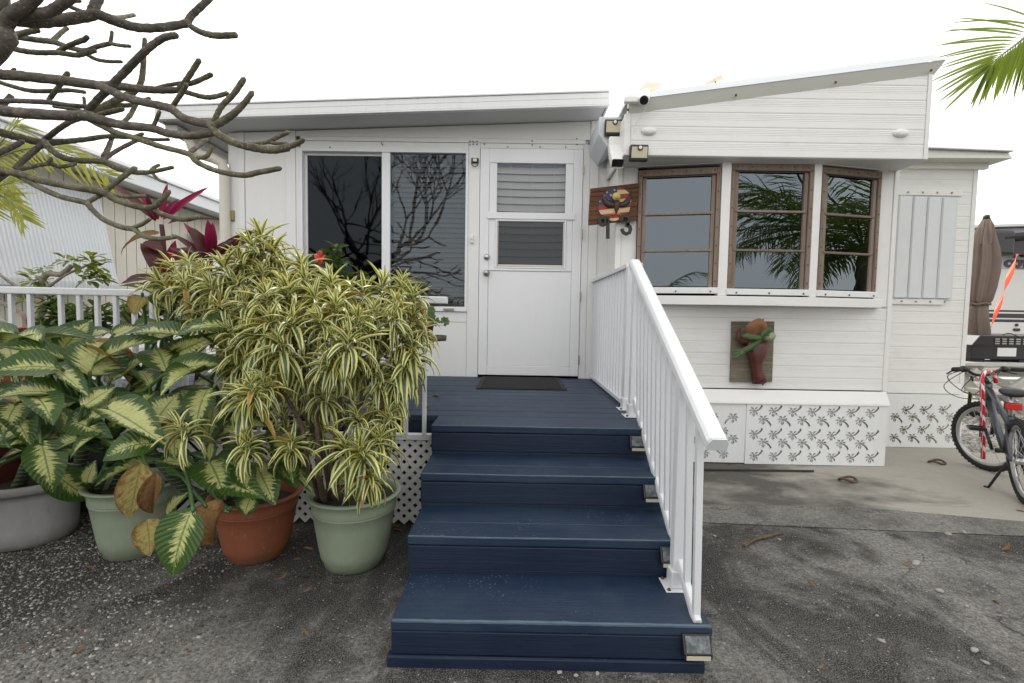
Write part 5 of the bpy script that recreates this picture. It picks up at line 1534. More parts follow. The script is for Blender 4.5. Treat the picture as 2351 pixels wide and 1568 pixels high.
BR = [  # (points in frame A, depth at start, depth at end, radii in frame A pixels, tip bark?)
 ([(40,120),(200,142),(400,130),(580,105),(640,95),(760,140),(900,180),(1060,180),(1235,152)],1.75,1.95,(46,42,36,34,30,28),0),
 ([(1225,160),(1250,110),(1290,70),(1380,-15),(1470,-100)],1.95,2.0,(25,23,22),0),
 ([(1225,150),(1270,185),(1330,215),(1420,234),(1545,230)],1.95,1.85,(18,21,22,21),1),
 ([(595,110),(610,70),(640,0),(690,-90)],1.85,1.9,(34,34,30),0),
 ([(640,95),(760,115),(830,108),(880,98)],1.9,2.2,(17,15,14),1),
 ([(-20,290),(5,200),(50,110),(170,40),(260,-50)],1.72,1.7,(44,44,43,40),0),
 ([(110,120),(230,95),(330,75),(420,20),(480,-20)],1.75,1.7,(40,36,32),0),
 ([(440,35),(540,75),(600,82)],2.0,2.1,(15,14,14),0),
 ([(430,20),(470,8),(525,5)],1.9,1.9,(17,15,13),1),
 ([(-60,300),(60,245),(160,215),(245,197)],2.0,1.9,(30,22,20,19),1),
 ([(-20,240),(100,242),(240,262),(350,275),(450,310),(560,332),(640,305),(725,285)],2.3,2.2,(22,20,20,18,17,15),0),
 ([(722,288),(730,250),(735,208)],2.2,2.2,(12,12,11),1), ([(720,285),(790,298),(853,303)],2.2,2.15,(13,13,12),1),
 ([(345,270),(400,215),(440,185)],2.27,2.35,(17,15,14),1),
 ([(-40,290),(20,300),(130,330),(250,345),(380,346),(500,362),(560,350),(622,333)],2.1,2.0,(22,20,19,18,17,15),1),
 ([(375,342),(450,300),(530,268),(550,262),(573,243)],2.05,1.95,(17,17,18,15),1),
 ([(545,340),(620,385),(700,402),(797,405)],2.22,2.3,(14,13,12),1),
 ([(-60,470),(0,488),(150,500),(400,527),(650,560),(740,562),(900,580),(1060,592),(1190,590)],1.7,1.9,(36,34,33,30,27,23),0),
 ([(1160,600),(1195,560),(1240,500),(1305,398)],1.9,1.85,(19,20,20,19),1),
 ([(1030,575),(1100,558),(1180,548),(1260,545),(1385,490)],2.1,2.05,(12,13,18,18),1),
 ([(1180,592),(1240,610),(1330,635),(1400,636),(1490,612)],1.9,1.85,(19,18,18,16),1),
 ([(1135,695),(1165,650),(1195,605),(1222,555)],1.8,1.75,(17,18,18),1),
 ([(730,560),(800,490),(880,408),(970,320),(1070,250),(1155,232)],1.78,1.7,(27,27,26,24,22),0),
 ([(640,560),(700,582),(800,630),(920,665),(1100,705),(1140,725),(1220,780),(1390,820)],1.78,1.65,(30,30,29,28,29),0),
 ([(1395,815),(1420,760),(1460,690),(1530,620),(1600,520)],1.65,1.62,(16,19,21,20),1),
 ([(1400,830),(1470,790),(1540,740),(1600,680),(1655,608)],1.62,1.6,(26,26,22,19),1),
 ([(1380,815),(1420,870),(1480,910),(1580,950),(1700,975),(1800,982),(1885,968)],1.63,1.5,(29,27,27,28,28),1),
 ([(1860,972),(1930,950),(1988,920)],1.5,1.48,(20,20,18),1),
 ([(1620,940),(1700,940),(1760,930),(1830,895),(1890,868)],1.75,1.8,(10,13,16,16),1),
 ([(1760,932),(1820,942),(1885,945)],1.78,1.75,(12,14,14),0),
 ([(570,740),(640,655),(740,560)],1.9,1.8,(25,25,25),0),
 ([(320,655),(380,575),(445,480)],2.1,2.05,(16,17,18),1),
 ([(-30,530),(60,560),(200,595),(350,597),(450,592),(556,604)],2.3,2.2,(16,16,16,15,13),1),
 ([(-40,665),(100,662),(200,665),(330,672),(440,690),(575,700)],2.1,1.95,(18,18,18,17,16),0),
 ([(555,695),(553,660),(550,640)],2.1,2.1,(11,11,10),1),
 ([(600,745),(700,690),(800,640),(880,600),(925,540),(940,430),(950,258)],2.0,2.05,(22,24,23,20,18,15),1),
 ([(640,755),(720,735),(805,715)],1.95,1.95,(16,19,17),1), ([(700,705),(780,692),(860,688),(980,645)],2.05,2.1,(14,17,16,13),1),
 ([(-60,715),(0,725),(150,742),(400,757),(560,760),(640,780),(800,820),(1000,842),(1100,875),(1250,890),(1410,868)],1.6,1.66,(40,38,36,34,30,28,27),0),
 ([(1005,830),(1028,780),(1046,733)],1.64,1.62,(14,14,13),1),
 ([(545,760),(680,830),(760,870),(900,910),(1050,960),(1235,1010),(1290,1062),(1420,1120),(1590,1150),(1700,1130),(1838,1105)],1.65,1.55,(24,22,21,20,20,19,20,17),1),
 ([(1240,1005),(1310,950),(1380,890)],1.75,1.9,(15,17,16),0), ([(1260,1040),(1320,1035),(1362,1020),(1388,965)],1.6,1.6,(12,15,16,14),1),
 ([(795,815),(850,760),(892,685)],1.8,1.85,(13,16,15),1),
 ([(290,920),(380,850),(460,800),(545,770)],2.0,1.8,(20,19,17),0),
 ([(-60,850),(0,868),(120,900),(280,935),(400,930),(560,915),(700,895),(860,900),(935,878)],1.9,2.1,(30,28,27,20,18,16,13),1),
 ([(900,895),(1000,915),(1107,915)],2.1,2.1,(11,12,12),1),
 ([(280,925),(370,1010),(480,1050),(670,1060),(760,1100),(880,1130),(990,1128),(1132,1098)],1.9,1.85,(24,22,21,20,17,13),1),
 ([(985,1125),(1010,1100),(1042,1083)],1.87,1.9,(12,13,12),1), ([(995,1130),(1040,1178),(1090,1197)],1.87,1.8,(11,10,9),1),
 ([(665,1055),(780,980),(910,915)],1.88,2.0,(15,15,14),0), ([(680,1030),(715,960),(745,870)],2.0,2.1,(18,17,13),0),
 ([(-60,1030),(0,1000),(70,970),(145,930)],1.85,1.9,(20,20,18),0), ([(95,1110),(200,1010),(285,940)],1.85,1.9,(18,20,20),0),
 ([(-60,1100),(0,1115),(120,1140),(300,1190),(500,1230),(670,1262),(760,1310),(900,1355),(1000,1360),(1060,1312),(1108,1258)],1.65,1.6,(28,27,26,24,22,20,18),1),
 ([(980,1360),(1080,1410),(1200,1440),(1298,1424)],1.62,1.55,(17,18,18,15),1),
 ([(670,1268),(780,1180),(887,1103)],1.65,1.7,(18,19,17),1), ([(700,1268),(820,1290),(948,1285)],1.64,1.6,(13,14,13),1),
 ([(110,1115),(310,1075),(400,1093),(495,1075)],1.75,1.85,(16,15,15,13),1), ([(305,1085),(322,1060),(337,1038)],1.8,1.8,(12,13,12),1),
 ([(60,1130),(140,1165),(260,1230),(400,1290),(560,1330),(600,1370),(680,1440),(800,1490),(880,1505),(940,1548),(1040,1567),(1155,1553)],1.66,1.5,(18,20,20,19,19,18,15),1),
 ([(860,1497),(930,1472),(983,1438)],1.55,1.5,(14,15,13),1), ([(560,1335),(620,1302),(690,1265)],1.6,1.64,(17,16,16),0),
 ([(60,490),(85,460),(98,452)],2.2,2.2,(11,11,10),1), ([(350,700),(500,720),(600,745)],2.0,1.85,(10,12,14),0),
]
for pts, d0, d1, rs, tipb in BR:
    n = len(pts); L = [0.0]
    for a, b in zip(pts[:-1], pts[1:]): L.append(L[-1] + math.hypot(b[0] - a[0], b[1] - a[1]))
    q = [P(x, y, d0 + (d1 - d0) * l / L[-1], 'A') for (x, y), l in zip(pts, L)]
    dm = (d0 + d1) / 2
    branch3(q, [r * .3499 / F_PX * dm * (.88 if r < 45 else .70) for r in rs], mat='barkg' if tipb else 'bark')
# trunk and limbs that lead to those branches, then the rest of the crown above and left of the frame (seen in the window glass)
tb = Vector((-2.75, 1.95, -.05))
branch3([tb, Vector((-2.72, 1.93, .5)), Vector((-2.6, 1.88, 1.15)), Vector((-2.40, 1.82, 1.8)), P(-30, 330, 1.73, 'A'), P(0, 200, 1.73, 'A'), P(60, 120, 1.73, 'A'), P(120, 70, 1.73, 'A')], [.13, .115, .095, .062, .034, .030, .024, .014], 'trunk', False, n=14)
def limb(a, pix, Y, r0, r1):
    q = P(*pix, Y, 'A'); m = (a + q) / 2 + Vector((-.1, 0, -.06)); branch3([a, m, q], [r0, r1], 'limb', False)
for a, pix, Y, r0, r1 in ((Vector((-2.42, 1.82, 1.75)), (-50, 718), 1.6, .06, .022), (Vector((-2.35, 1.8, 1.9)), (-55, 472), 1.7, .05, .019), (Vector((-2.55, 1.86, 1.3)), (-55, 1098), 1.65, .055, .015),
                       (Vector((-2.5, 1.84, 1.55)), (-55, 848), 1.9, .05, .016), (Vector((-2.3, 1.78, 2.05)), (-20, 240), 2.3, .04, .015), (Vector((-2.55, 1.86, 1.3)), (50, 1128), 1.67, .03, .010),
                       (Vector((-2.4, 1.82, 1.85)), (-40, 665), 2.1, .04, .012), (Vector((-2.35, 1.8, 1.95)), (-30, 528), 2.3, .03, .011)):
    limb(a, pix, Y, r0, r1)
rb_ = random.Random(21)
def grow(p, d, r, lev):
    L = rb_.uniform(.28, .5) * (1 if lev < 3 else .7)
    side = Vector((rb_.uniform(-1, 1), rb_.uniform(-1, 1), rb_.uniform(-.2, .7))) * .35
    m = p + (d + side * .5).normalized() * L * .5; e = m + (d + side + Vector((0, 0, .18))).normalized() * L * .5
    sp = smooth_pts([p, m, e], 4); k = len(sp)
    mb = MB(); mb.tube(sp, [r * (1 - .25 * i / (k - 1)) for i in range(k)], 7)
    part('branch', mb, M['bark'], tree, smooth=True)
    if lev >= 5: return
    for j in range(rb_.choice((2, 2, 3))):
        dd = (e - m).normalized() + Vector((rb_.uniform(-.9, .9), rb_.uniform(-.9, .9), rb_.uniform(-.35, .6)))
        q = e + dd.normalized() * .2
        # keep the new wood out of the photograph's view, where every branch was surveyed
        v = CR.transposed() @ (q - CAM)
        if v.z > .05:
            X_, Y_ = v.x / v.z * F_PX + W_ / 2, v.y / v.z * F_PX + H_ / 2
            if X_ > -60 and Y_ > -160 and X_ < 2500: continue
        grow(e, dd.normalized(), r * .70, lev + 1)
for p, d in ((Vector((-2.4, 1.8, 1.9)), Vector((-.3, -.5, .8))), (Vector((-2.3, 1.78, 2.1)), Vector((.1, .3, 1))), (P(20, 120, 1.73, 'A'), Vector((.3, -.2, 1))),
             (P(250, -45, 1.7, 'A'), Vector((.6, 0, .8))), (P(690, -90, 1.9, 'A'), Vector((.3, .1, 1))), (P(480, -30, 1.7, 'A'), Vector((.5, -.3, .8))), (P(1470, -100, 2.0, 'A'), Vector((.4, .0, 1))),
             (Vector((-2.35, 1.8, 2.0)), Vector((-.2, .8, .8))), (Vector((-2.5, 1.84, 1.6)), Vector((-.5, .7, .5)))):
    grow(p, d.normalized(), .024, 1)

# =================================================================== LEAF BUILDERS
def blade(n=7, bend=.35, fold=.12, shape='ovate', cup=0.0, twist=0.0, asp=None):
    """unit leaf: base at origin, +X to the tip, width +-.5 in Y, normal +Z; returns verts, faces, uvs"""
    V, Fc, U = [], [], []
    ang = 0.0; x = z = 0.0
    if asp is None: asp = {'ovate': .5, 'lance': .15, 'obovate': .45, 'strap': .1}[shape]      # width over length, so that the fold keeps its angle
    for i in range(n + 1):
        t = i / n
        if shape == 'ovate': w = (math.sin(PI * min(1, t ** .78)) ** .75) * (1 - .12 * t)
        elif shape == 'lance': w = (math.sin(PI * min(1, t ** .62 * .96 + .02)) ** .7)
        elif shape == 'strap': w = min(1, t * 9 + .35) * (1 - t ** 4.0) ** .6
        elif shape == 'obovate': w = (math.sin(PI * min(1, t ** 1.5)) ** .7)
        if i == n: w = 0.0
        if i == 0: w = .06 if shape != 'strap' else .3
        c = math.cos(ang); s_ = math.sin(ang)
        tw = twist * t
        for k, u in ((0, -.5), (1, 0), (2, .5)):
            y = u * w; up = abs(u) * w * fold * 2 + cup * (u * w) ** 2
            yy, zz = y * math.cos(tw) - up * math.sin(tw), y * math.sin(tw) + up * math.cos(tw)
            V.append(Vector((x + s_ * zz * asp * -1.0 * 0, yy, z + zz * asp))); U.append((.5 + u * (1 if w > 0 else 0), t))
        if i < n:
            ang = -bend * (t + .5 / n) * 2.0
            x += math.cos(ang) / n; z += math.sin(ang) / n
    for i in range(n):
        a = i * 3
        Fc += [(a, a + 3, a + 4, a + 1), (a + 1, a + 4, a + 5, a + 2)]
    return V, Fc, U
LEAFMESH = {}
def leaf_mesh(key, mat, **kw):
    if (key, mat) in LEAFMESH: return LEAFMESH[(key, mat)]
    V, Fc, U = blade(**kw)
    me = bpy.data.meshes.new('leaf'); me.from_pydata([v for v in V], [], Fc)
    ul = me.uv_layers.new(name='UVMap')
    for lp in me.loops: ul.data[lp.index].uv = U[lp.vertex_index]
    me.materials.append(M[mat]); me.polygons.foreach_set('use_smooth', [True] * len(me.polygons)); me.update()
    LEAFMESH[(key, mat)] = me
    return me
def basis(d, up):
    d = d.normalized(); y = up.cross(d)
    if y.length < 1e-4: y = Vector((0, 1, 0)).cross(d)
    y.normalize(); z = d.cross(y)
    return d, y, z
def leaf_obj(me, base, d, up, L, Wd, par, name='leaf'):
    x, y, z = basis(d, up)
    o = bpy.data.objects.new(name, me); COL.objects.link(o)
    m = Matrix(((x.x * L, y.x * Wd, z.x * L, 0), (x.y * L, y.y * Wd, z.y * L, 0), (x.z * L, y.z * Wd, z.z * L, 0), (0, 0, 0, 1)))
    m.translation = base - wloc(par)
    o.parent = par; o.matrix_local = m
    return o
class LeafBag:      # many leaves joined into one mesh
    def __init__(s): s.v = []; s.f = []; s.u = []; s.t = []
    def add(s, data, base, d, up, L, Wd, tone):
        V, Fc, U = data; x, y, z = basis(d, up); n = len(s.v)
        for v in V: s.v.append(base + x * (v.x * L) + y * (v.y * Wd) + z * (v.z * L))
        s.f += [tuple(i + n for i in f) for f in Fc]; s.u += U; s.t += [tone] * len(V)
    def build(s, name, mat, par, kind='stuff'):
        if not s.v: return None
        me = bpy.data.meshes.new(name); l0 = wloc(par) if par else Vector()
        me.from_pydata([v - l0 for v in s.v], [], s.f)
        ul = me.uv_layers.new(name='UVMap')
        flat = []
        for p in me.polygons:
            for vi in p.vertices: flat += s.u[vi]
        ul.data.foreach_set('uv', flat)
        at = me.attributes.new('shade', 'FLOAT', 'POINT'); at.data.foreach_set('value', s.t)
        me.materials.append(M[mat]); me.polygons.foreach_set('use_smooth', [True] * len(me.polygons)); me.update()
        o = bpy.data.objects.new(name, me); COL.objects.link(o)
        if par: o.parent = par
        if kind: o['kind'] = kind
        return o
def to_pix(p):
    v = CR.transposed() @ (p - CAM)
    return v.x / v.z * F_PX + W_ / 2, v.y / v.z * F_PX + H_ / 2

# =================================================================== POTS
def pot(par, c, rt, rb, h, mat, ribs=True, sx=1, sy=1, tilt=None, soil_drop=.06, lip=.02, name='pot', n=40):
    pr = [(rb * .9, 0), (rb, .006), (rb * 1.03, .03)]
    zr = h * .80
    f = lambda z: rb * 1.04 + (rt * .93 - rb * 1.04) * (z / zr) ** .85
    for z in (.05, .2 * h, .4 * h, .6 * h): pr.append((f(z), z))
    pr += [(f(zr * .94), zr * .94)]
    if ribs: pr += [(f(zr * .95) + .004, zr * .955), (f(zr * .96) + .004, zr * .965), (f(zr * .97), zr * .975), (f(zr * .98) + .004, zr * .985), (f(zr) + .004, zr)]
    pr += [(rt * .95, h * .86), (rt * .975, h - lip), (rt + .012, h - lip * .6), (rt + .016, h - lip * .2), (rt + .010, h), (rt - .008, h), (rt - .014, h - .02), (f(h - soil_drop - .02) - .014, h - soil_drop - .03)]
    mb = MB(); mb.lathe(c, pr, n, sx, sy, close=False)
    b = len(mb.v); mb.f.append(tuple(range(n - 1, -1, -1)))
    o = part(name, mb, M[mat], par, smooth=True)
    mb = MB(); rs_ = f(h - soil_drop) - .012
    mb.lathe((c[0], c[1], c[2] + h - soil_drop), [(rs_, 0), (rs_ * .6, .008), (rs_ * .25, .004), (.002, .006)], 24, sx, sy, close=False)
    part('soil', mb, M['soil'], par, smooth=True)
    return o

def place_px(x, y, Y, f): return P(x, y, Y, f)
# ---- dieffenbachias: surveyed leaves (frame, base, tip, width px, depth base, depth tip, face hint)
NB = [leaf_mesh(('d', i), 'dief', n=9, bend=b, fold=f_, shape='ovate', cup=-.15) for i, (b, f_) in enumerate(((.25, .22), (.45, .30), (.7, .24), (.15, .35), (.9, .30)))]
NDY = leaf_mesh('dy', 'deadyelbig', n=10, bend=.45, fold=.42, shape='ovate', twist=.5)
NDB = leaf_mesh('db', 'deadbig', n=10, bend=.6, fold=.7, shape='ovate', twist=.8)
def pot_center(xl, xr, yb, f, r_guess):
    # ground contact of the pot's front edge, and its axis behind it
    g_ = G((xl + xr) / 2, yb, 0, f); return Vector((g_.x, g_.y + r_guess, 0))
cg = pot_center(470, 850, 878, 'C', .135)        # left green pot
ct = pot_center(1215, 1560, 905, 'C', .14)       # terracotta pot
cgr = pot_center(-330, 250, 812, 'C', .16)       # grey pot
cs = pot_center(1830, 2130, 950, 'C', .135)      # green pot of the striped shrub
LL = 'dumb cane with cream-centred leaves '
pl_grey = thing('potted_plant', LL + 'in an oval pale grey pot at the far left', 'plant', cgr, 'potted dumb canes before the railing')
pl_green = thing('potted_plant', LL + 'in a sage green pot beside the grey pot', 'plant', cg, 'potted dumb canes before the railing')
pl_terra = thing('potted_plant', LL + 'leaning out of a terracotta coloured pot', 'plant', ct, 'potted dumb canes before the railing')
def rim_of(c, yrim, f, h0):
    return h0
hgt = lambda c, x, y, f: P(x, y, c.y, f).z
pot(pl_grey, cgr, .225, .19, P(100, 462, cgr.y - .2, 'C').z, 'potgrey', ribs=False, sx=1.18, lip=.05)
pot(pl_green, cg, .200, .135, P(560, 485, cg.y - .19, 'C').z, 'potgreen')
pot(pl_terra, ct, .205, .135, P(1420, 560, ct.y - .2, 'C').z, 'potterra')
def owner(xd):
    return pl_grey if xd < 105 else (pl_green if xd < 395 else pl_terra)
CAN = {pl_grey.name: [], pl_green.name: [], pl_terra.name: []}
def cane(par, pts, r):
    q = smooth_pts([P(x, y, Y, f) for x, y, Y, f in pts], 5)
    mb = MB(); mb.tube(q, [r * (1 - .3 * i / (len(q) - 1)) * (1 + .05 * math.sin(i * 4)) for i in range(len(q))], 12)
    part('cane', mb, M['cane'], par, smooth=True); CAN[par.name].append(q)
cane(pl_grey, [(90, 480, cgr.y, 'C'), (150, 330, cgr.y, 'C'), (200, 180, cgr.y, 'C'), (235, 20, cgr.y - .02, 'C')], .030)
cane(pl_green, [(445, 490, cg.y, 'C'), (455, 330, cg.y, 'C'), (485, 200, cg.y, 'C'), (480, 40, cg.y, 'C')], .032)
cane(pl_green, [(540, 490, cg.y - .04, 'C'), (590, 380, cg.y - .04, 'C'), (625, 290, cg.y - .05, 'C'), (640, 160, cg.y - .05, 'C')], .022)
cane(pl_green, [(640, 490, cg.y + .03, 'C'), (700, 350, cg.y + .04, 'C'), (770, 230, cg.y + .05, 'C'), (800, 60, cg.y + .06, 'C')], .026)
cane(pl_terra, [(1260, 540, ct.y, 'C'), (1100, 470, ct.y - .1, 'C'), (1010, 410, ct.y - .16, 'C'), (950, 340, ct.y - .2, 'C'), (870, 240, ct.y - .22, 'C')], .028)
cane(pl_terra, [(1350, 560, ct.y + .02, 'C'), (1330, 350, ct.y + .05, 'C'), (1290, 150, ct.y + .1, 'C'), (1250, -80, ct.y + .12, 'C')], .026)
cane(pl_terra, [(1100, 860, 2.42, 'B'), (1110, 760, 2.44, 'B'), (1125, 660, 2.46, 'B')], .026)
DL = [
 ('B',(470,1020),(-30,915),120,2.25,2.1,0,0),('B',(400,1075),(-70,1090),215,2.1,1.95,1,0),('B',(400,1240),(-60,1260),185,2.05,1.95,1,0),
 ('B',(590,1120),(700,872),270,2.15,2.25,2,0),('B',(640,1060),(1025,868),130,2.2,2.2,1,0),('B',(400,965),(592,758),170,2.35,2.45,0,0),
 ('B',(560,880),(725,825),130,2.45,2.5,1,0),('B',(735,865),(895,795),110,2.45,2.5,0,0),('B',(1010,915),(1380,795),110,2.4,2.3,1,0),
 ('B',(1095,1095),(1010,925),210,2.2,2.3,2,0),('B',(1150,975),(1405,858),130,2.3,2.2,1,0),('B',(1085,1105),(1480,1035),170,2.1,2.15,0,0),
 ('B',(720,1160),(955,995),130,2.2,2.3,0,0),('B',(985,1195),(900,1075),130,2.15,2.25,1,0),('B',(540,1335),(745,1195),130,2.0,2.1,0,0),
 ('B',(595,1415),(895,1230),180,2.0,2.15,0,0),('B',(890,1350),(1030,1215),150,2.1,2.2,1,0),('B',(1010,1445),(1165,1235),200,1.98,2.1,0,0),
 ('B',(690,1335),(1055,1545),205,1.95,1.78,3,0),('B',(1370,1200),(1275,1475),165,2.1,1.98,1,0),('B',(220,1255),(345,1410),180,2.0,1.9,1,0),
 ('B',(110,1300),(20,1490),150,2.1,2.0,1,0),('B',(470,1425),(710,1510),150,2.05,2.0,1,0),('B',(520,1560),(380,1330),130,2.1,2.2,0,0),
 ('B',(1115,665),(800,512),62,2.5,2.5,1,0),('B',(1110,690),(1020,570),130,2.42,2.48,2,0),('B',(1150,640),(1345,600),60,2.45,2.45,1,0),
 ('B',(1160,745),(1330,795),110,2.5,2.45,0,0),('B',(1130,720),(1290,650),90,2.55,2.6,0,0),('B',(935,600),(885,718),90,2.45,2.4,1,1),
 ('B',(1520,1150),(1490,1030),120,2.3,2.35,0,0),('B',(1480,1060),(1600,1135),110,2.3,2.25,0,0),('B',(870,1270),(640,1250),110,2.25,2.15,0,0),
 ('B',(1250,1300),(1190,1210),130,2.3,2.35,0,0),('B',(330,1400),(480,1290),120,2.3,2.3,1,0),('B',(220,1480),(100,1330),130,2.25,2.25,1,0),
 ('B',(1010,870),(870,800),90,2.6,2.6,1,0),('B',(880,830),(1020,760),90,2.65,2.65,1,0),
 ('C',(805,305),(745,640),140,1.82,1.78,0,1),('C',(895,360),(870,650),90,1.8,1.78,0,2),('C',(1105,560),(985,938),235,1.75,1.68,0,0),
 ('C',(840,630),(870,830),120,1.85,1.8,0,3),('C',(885,195),(590,270),150,1.85,1.75,4,0),('C',(1190,285),(1290,490),210,2.0,1.9,1,0),
 ('C',(1470,320),(1570,525),165,2.05,1.95,1,0),('C',(1560,330),(1705,435),130,2.05,2.0,1,0),('C',(1270,420),(1495,490),150,1.98,1.9,1,0),
 ('C',(1440,500),(1405,603),120,1.95,1.92,1,0),('C',(1170,540),(1255,765),185,1.85,1.8,0,2),('C',(955,600),(1065,480),90,1.85,1.85,0,0),
 ('C',(235,180),(300,455),160,2.0,1.95,1,0),('C',(460,165),(275,245),90,2.05,2.0,1,0),('C',(570,140),(395,272),75,2.0,1.95,1,0),
 ('C',(720,40),(600,115),100,2.1,2.05,1,0),('C',(930,300),(1120,335),110,2.05,2.0,1,0),('C',(50,30),(175,190),130,2.1,2.0,1,0),
 ('C',(1300,560),(1310,590),60,1.9,1.9,1,0),('C',(870,380),(840,545),120,1.95,1.9,1,0),('C',(1370,320),(1420,450),120,1.95,1.92,0,0),
 ('C',(560,20),(380,100),110,2.15,2.05,1,0),('C',(1010,60),(1000,270),150,2.1,2.0,1,0),('C',(1215,180),(1200,300),55,2.0,1.98,0,0),
 ('C',(640,190),(740,240),80,2.0,2.05,1,0),('C',(500,420),(540,300),80,2.2,2.2,1,0),('C',(180,60),(20,170),120,2.15,2.1,1,0),
]
rl = random.Random(5)
stalkm = {pl_grey.name: MB(), pl_green.name: MB(), pl_terra.name: MB()}
def put_dief(base, tip, wpx, f, var, kind, rr=rl, faceup=.55):
    s_ = FR[f][2]; Ym = (base.y + tip.y) / 2
    d = tip - base; L = d.length
    tocam = (CAM - (base + tip) / 2).normalized()
    up = (tocam * (1 - faceup) + Vector((0, 0, 1)) * faceup + Vector((rr.uniform(-.25, .25), rr.uniform(-.2, .1), rr.uniform(-.2, .2)))).normalized()
    if abs(up.dot(d.normalized())) > .92: up = tocam
    Wd = wpx * s_ / F_PX * Ym * 1.30
    bend = (.25, .45, .7, .15, .9)[var]
    # blade() arcs downward: raise the start direction so that the tip lands where it was seen
    e = Vector((0, 0)); ang = 0
    n = 9
    for i in range(n):
        e += Vector((math.cos(ang), math.sin(ang))) / n; ang = -bend * ((i + 1) / n + .5 / n - 1 / n + 0) * 2.0
    chord = e.length; a0 = math.atan2(e.y, e.x)
    x, y, z = basis(d, up)
    d2 = x * math.cos(-a0) + z * math.sin(-a0); up2 = z * math.cos(-a0) - x * math.sin(-a0)
    xd, yd = to_pix(base); par = owner(xd)
    me = NB[var] if kind == 0 else (NDY if kind in (1, 3) else NDB)
    leaf_obj(me, base, d2, up2, L / chord * 1.06, Wd, par)
    # leaf stalk back to the nearest cane
    best = None
    for q in CAN[par.name]:
        for p_ in q[len(q) // 3:]:
            dd = (p_ - base).length
            if best is None or dd < best[0]: best = (dd, p_)
    if best and best[0] < .75:
        a = best[1]; m = (a + base) / 2 - d.normalized() * min(.08, best[0] * .25) + Vector((0, 0, -.01))
        sp = smooth_pts([a, m, base, base + d * .04], 4)
        stalkm[par.name].tube(sp, [.011 - .006 * i / (len(sp) - 1) for i in range(len(sp))], 6)
for f, b, t, w, y0, y1, var, kind in DL:
    put_dief(P(*b, y0, f), P(*t, y1, f), w, f, var, kind)
# the leaves further inside the clump
cnt = 0
while cnt < 50:
    x, y = rl.uniform(-120, 640), rl.uniform(760, 1090)
    if x > 560 and y < 880: continue
    Yb = rl.uniform(2.15, 2.62) if y < 1000 else rl.uniform(2.05, 2.3)
    if x > 400 and y > 1000: Yb = rl.uniform(2.1, 2.3)
    b = P(x, y, Yb); a = rl.uniform(0, 2 * PI)
    d = Vector((math.cos(a), math.sin(a) * .6 - .25, rl.uniform(-.55, .35))).normalized() * rl.uniform(.24, .36)
    t = b + d
    if t.y > 2.66: continue
    put_dief(b, t, rl.uniform(110, 180), 'B', rl.choice((0, 1, 1, 2)), 0 if rl.random() > .05 else 1, rl, .7)
    cnt += 1
for k, mb in stalkm.items():
    if mb.v:
        o = part('leaf_stalks', mb, M['gstalk'], bpy.data.objects[k], smooth=True); o['kind'] = 'stuff'
# dark red pot and plant behind the grey pot, at the frame's edge
c = Vector((P(10, 1040, 2.62).x - .12, 2.58, 0))
rp = thing('potted_plant', 'dumb cane in a dark red pot half hidden behind the grey pot', 'plant', c)
pot(rp, c, .20, .15, P(20, 1020, 2.45).z, 'potred', ribs=False)
for k in range(7):
    a = k * 2.4; b = c + Vector((.03 * math.cos(a), .03 * math.sin(a), .75 + .04 * k)); d = Vector((math.cos(a), -abs(math.sin(a)) * .5, .3))
    leaf_obj(NB[1], b, d, Vector((0, -.3, 1)), .32, .15, rp)
mb = MB(); mb.tube([c + Vector((0, 0, .3)), c + Vector((.02, 0, .7)), c + Vector((0, .02, 1.05))], [.03, .025, .02], 10); part('cane', mb, M['cane'], rp, smooth=True)

# ---- song of India: a big striped shrub in a sage green pot
song = thing('potted_shrub', 'large bushy shrub with yellow and green striped leaves in a sage green pot beside the stairs', 'plant', cs)
pot(song, cs, .212, .142, P(1980, 555, cs.y - .205, 'C').z, 'potgreen', soil_drop=.03)
SV = [blade(n=6, bend=b, fold=.35, shape='lance', twist=tw) for b, tw in ((.3, .1), (.65, -.3), (.9, .35), (1.15, 0), (.2, 0))]
SM = [leaf_mesh(('s', i), 'song', n=6, bend=b, fold=.35, shape='lance', twist=tw) for i, (b, tw) in enumerate(((.3, .1), (.65, -.3), (.9, .35), (1.15, 0), (.2, 0)))]
rs_ = random.Random(11)
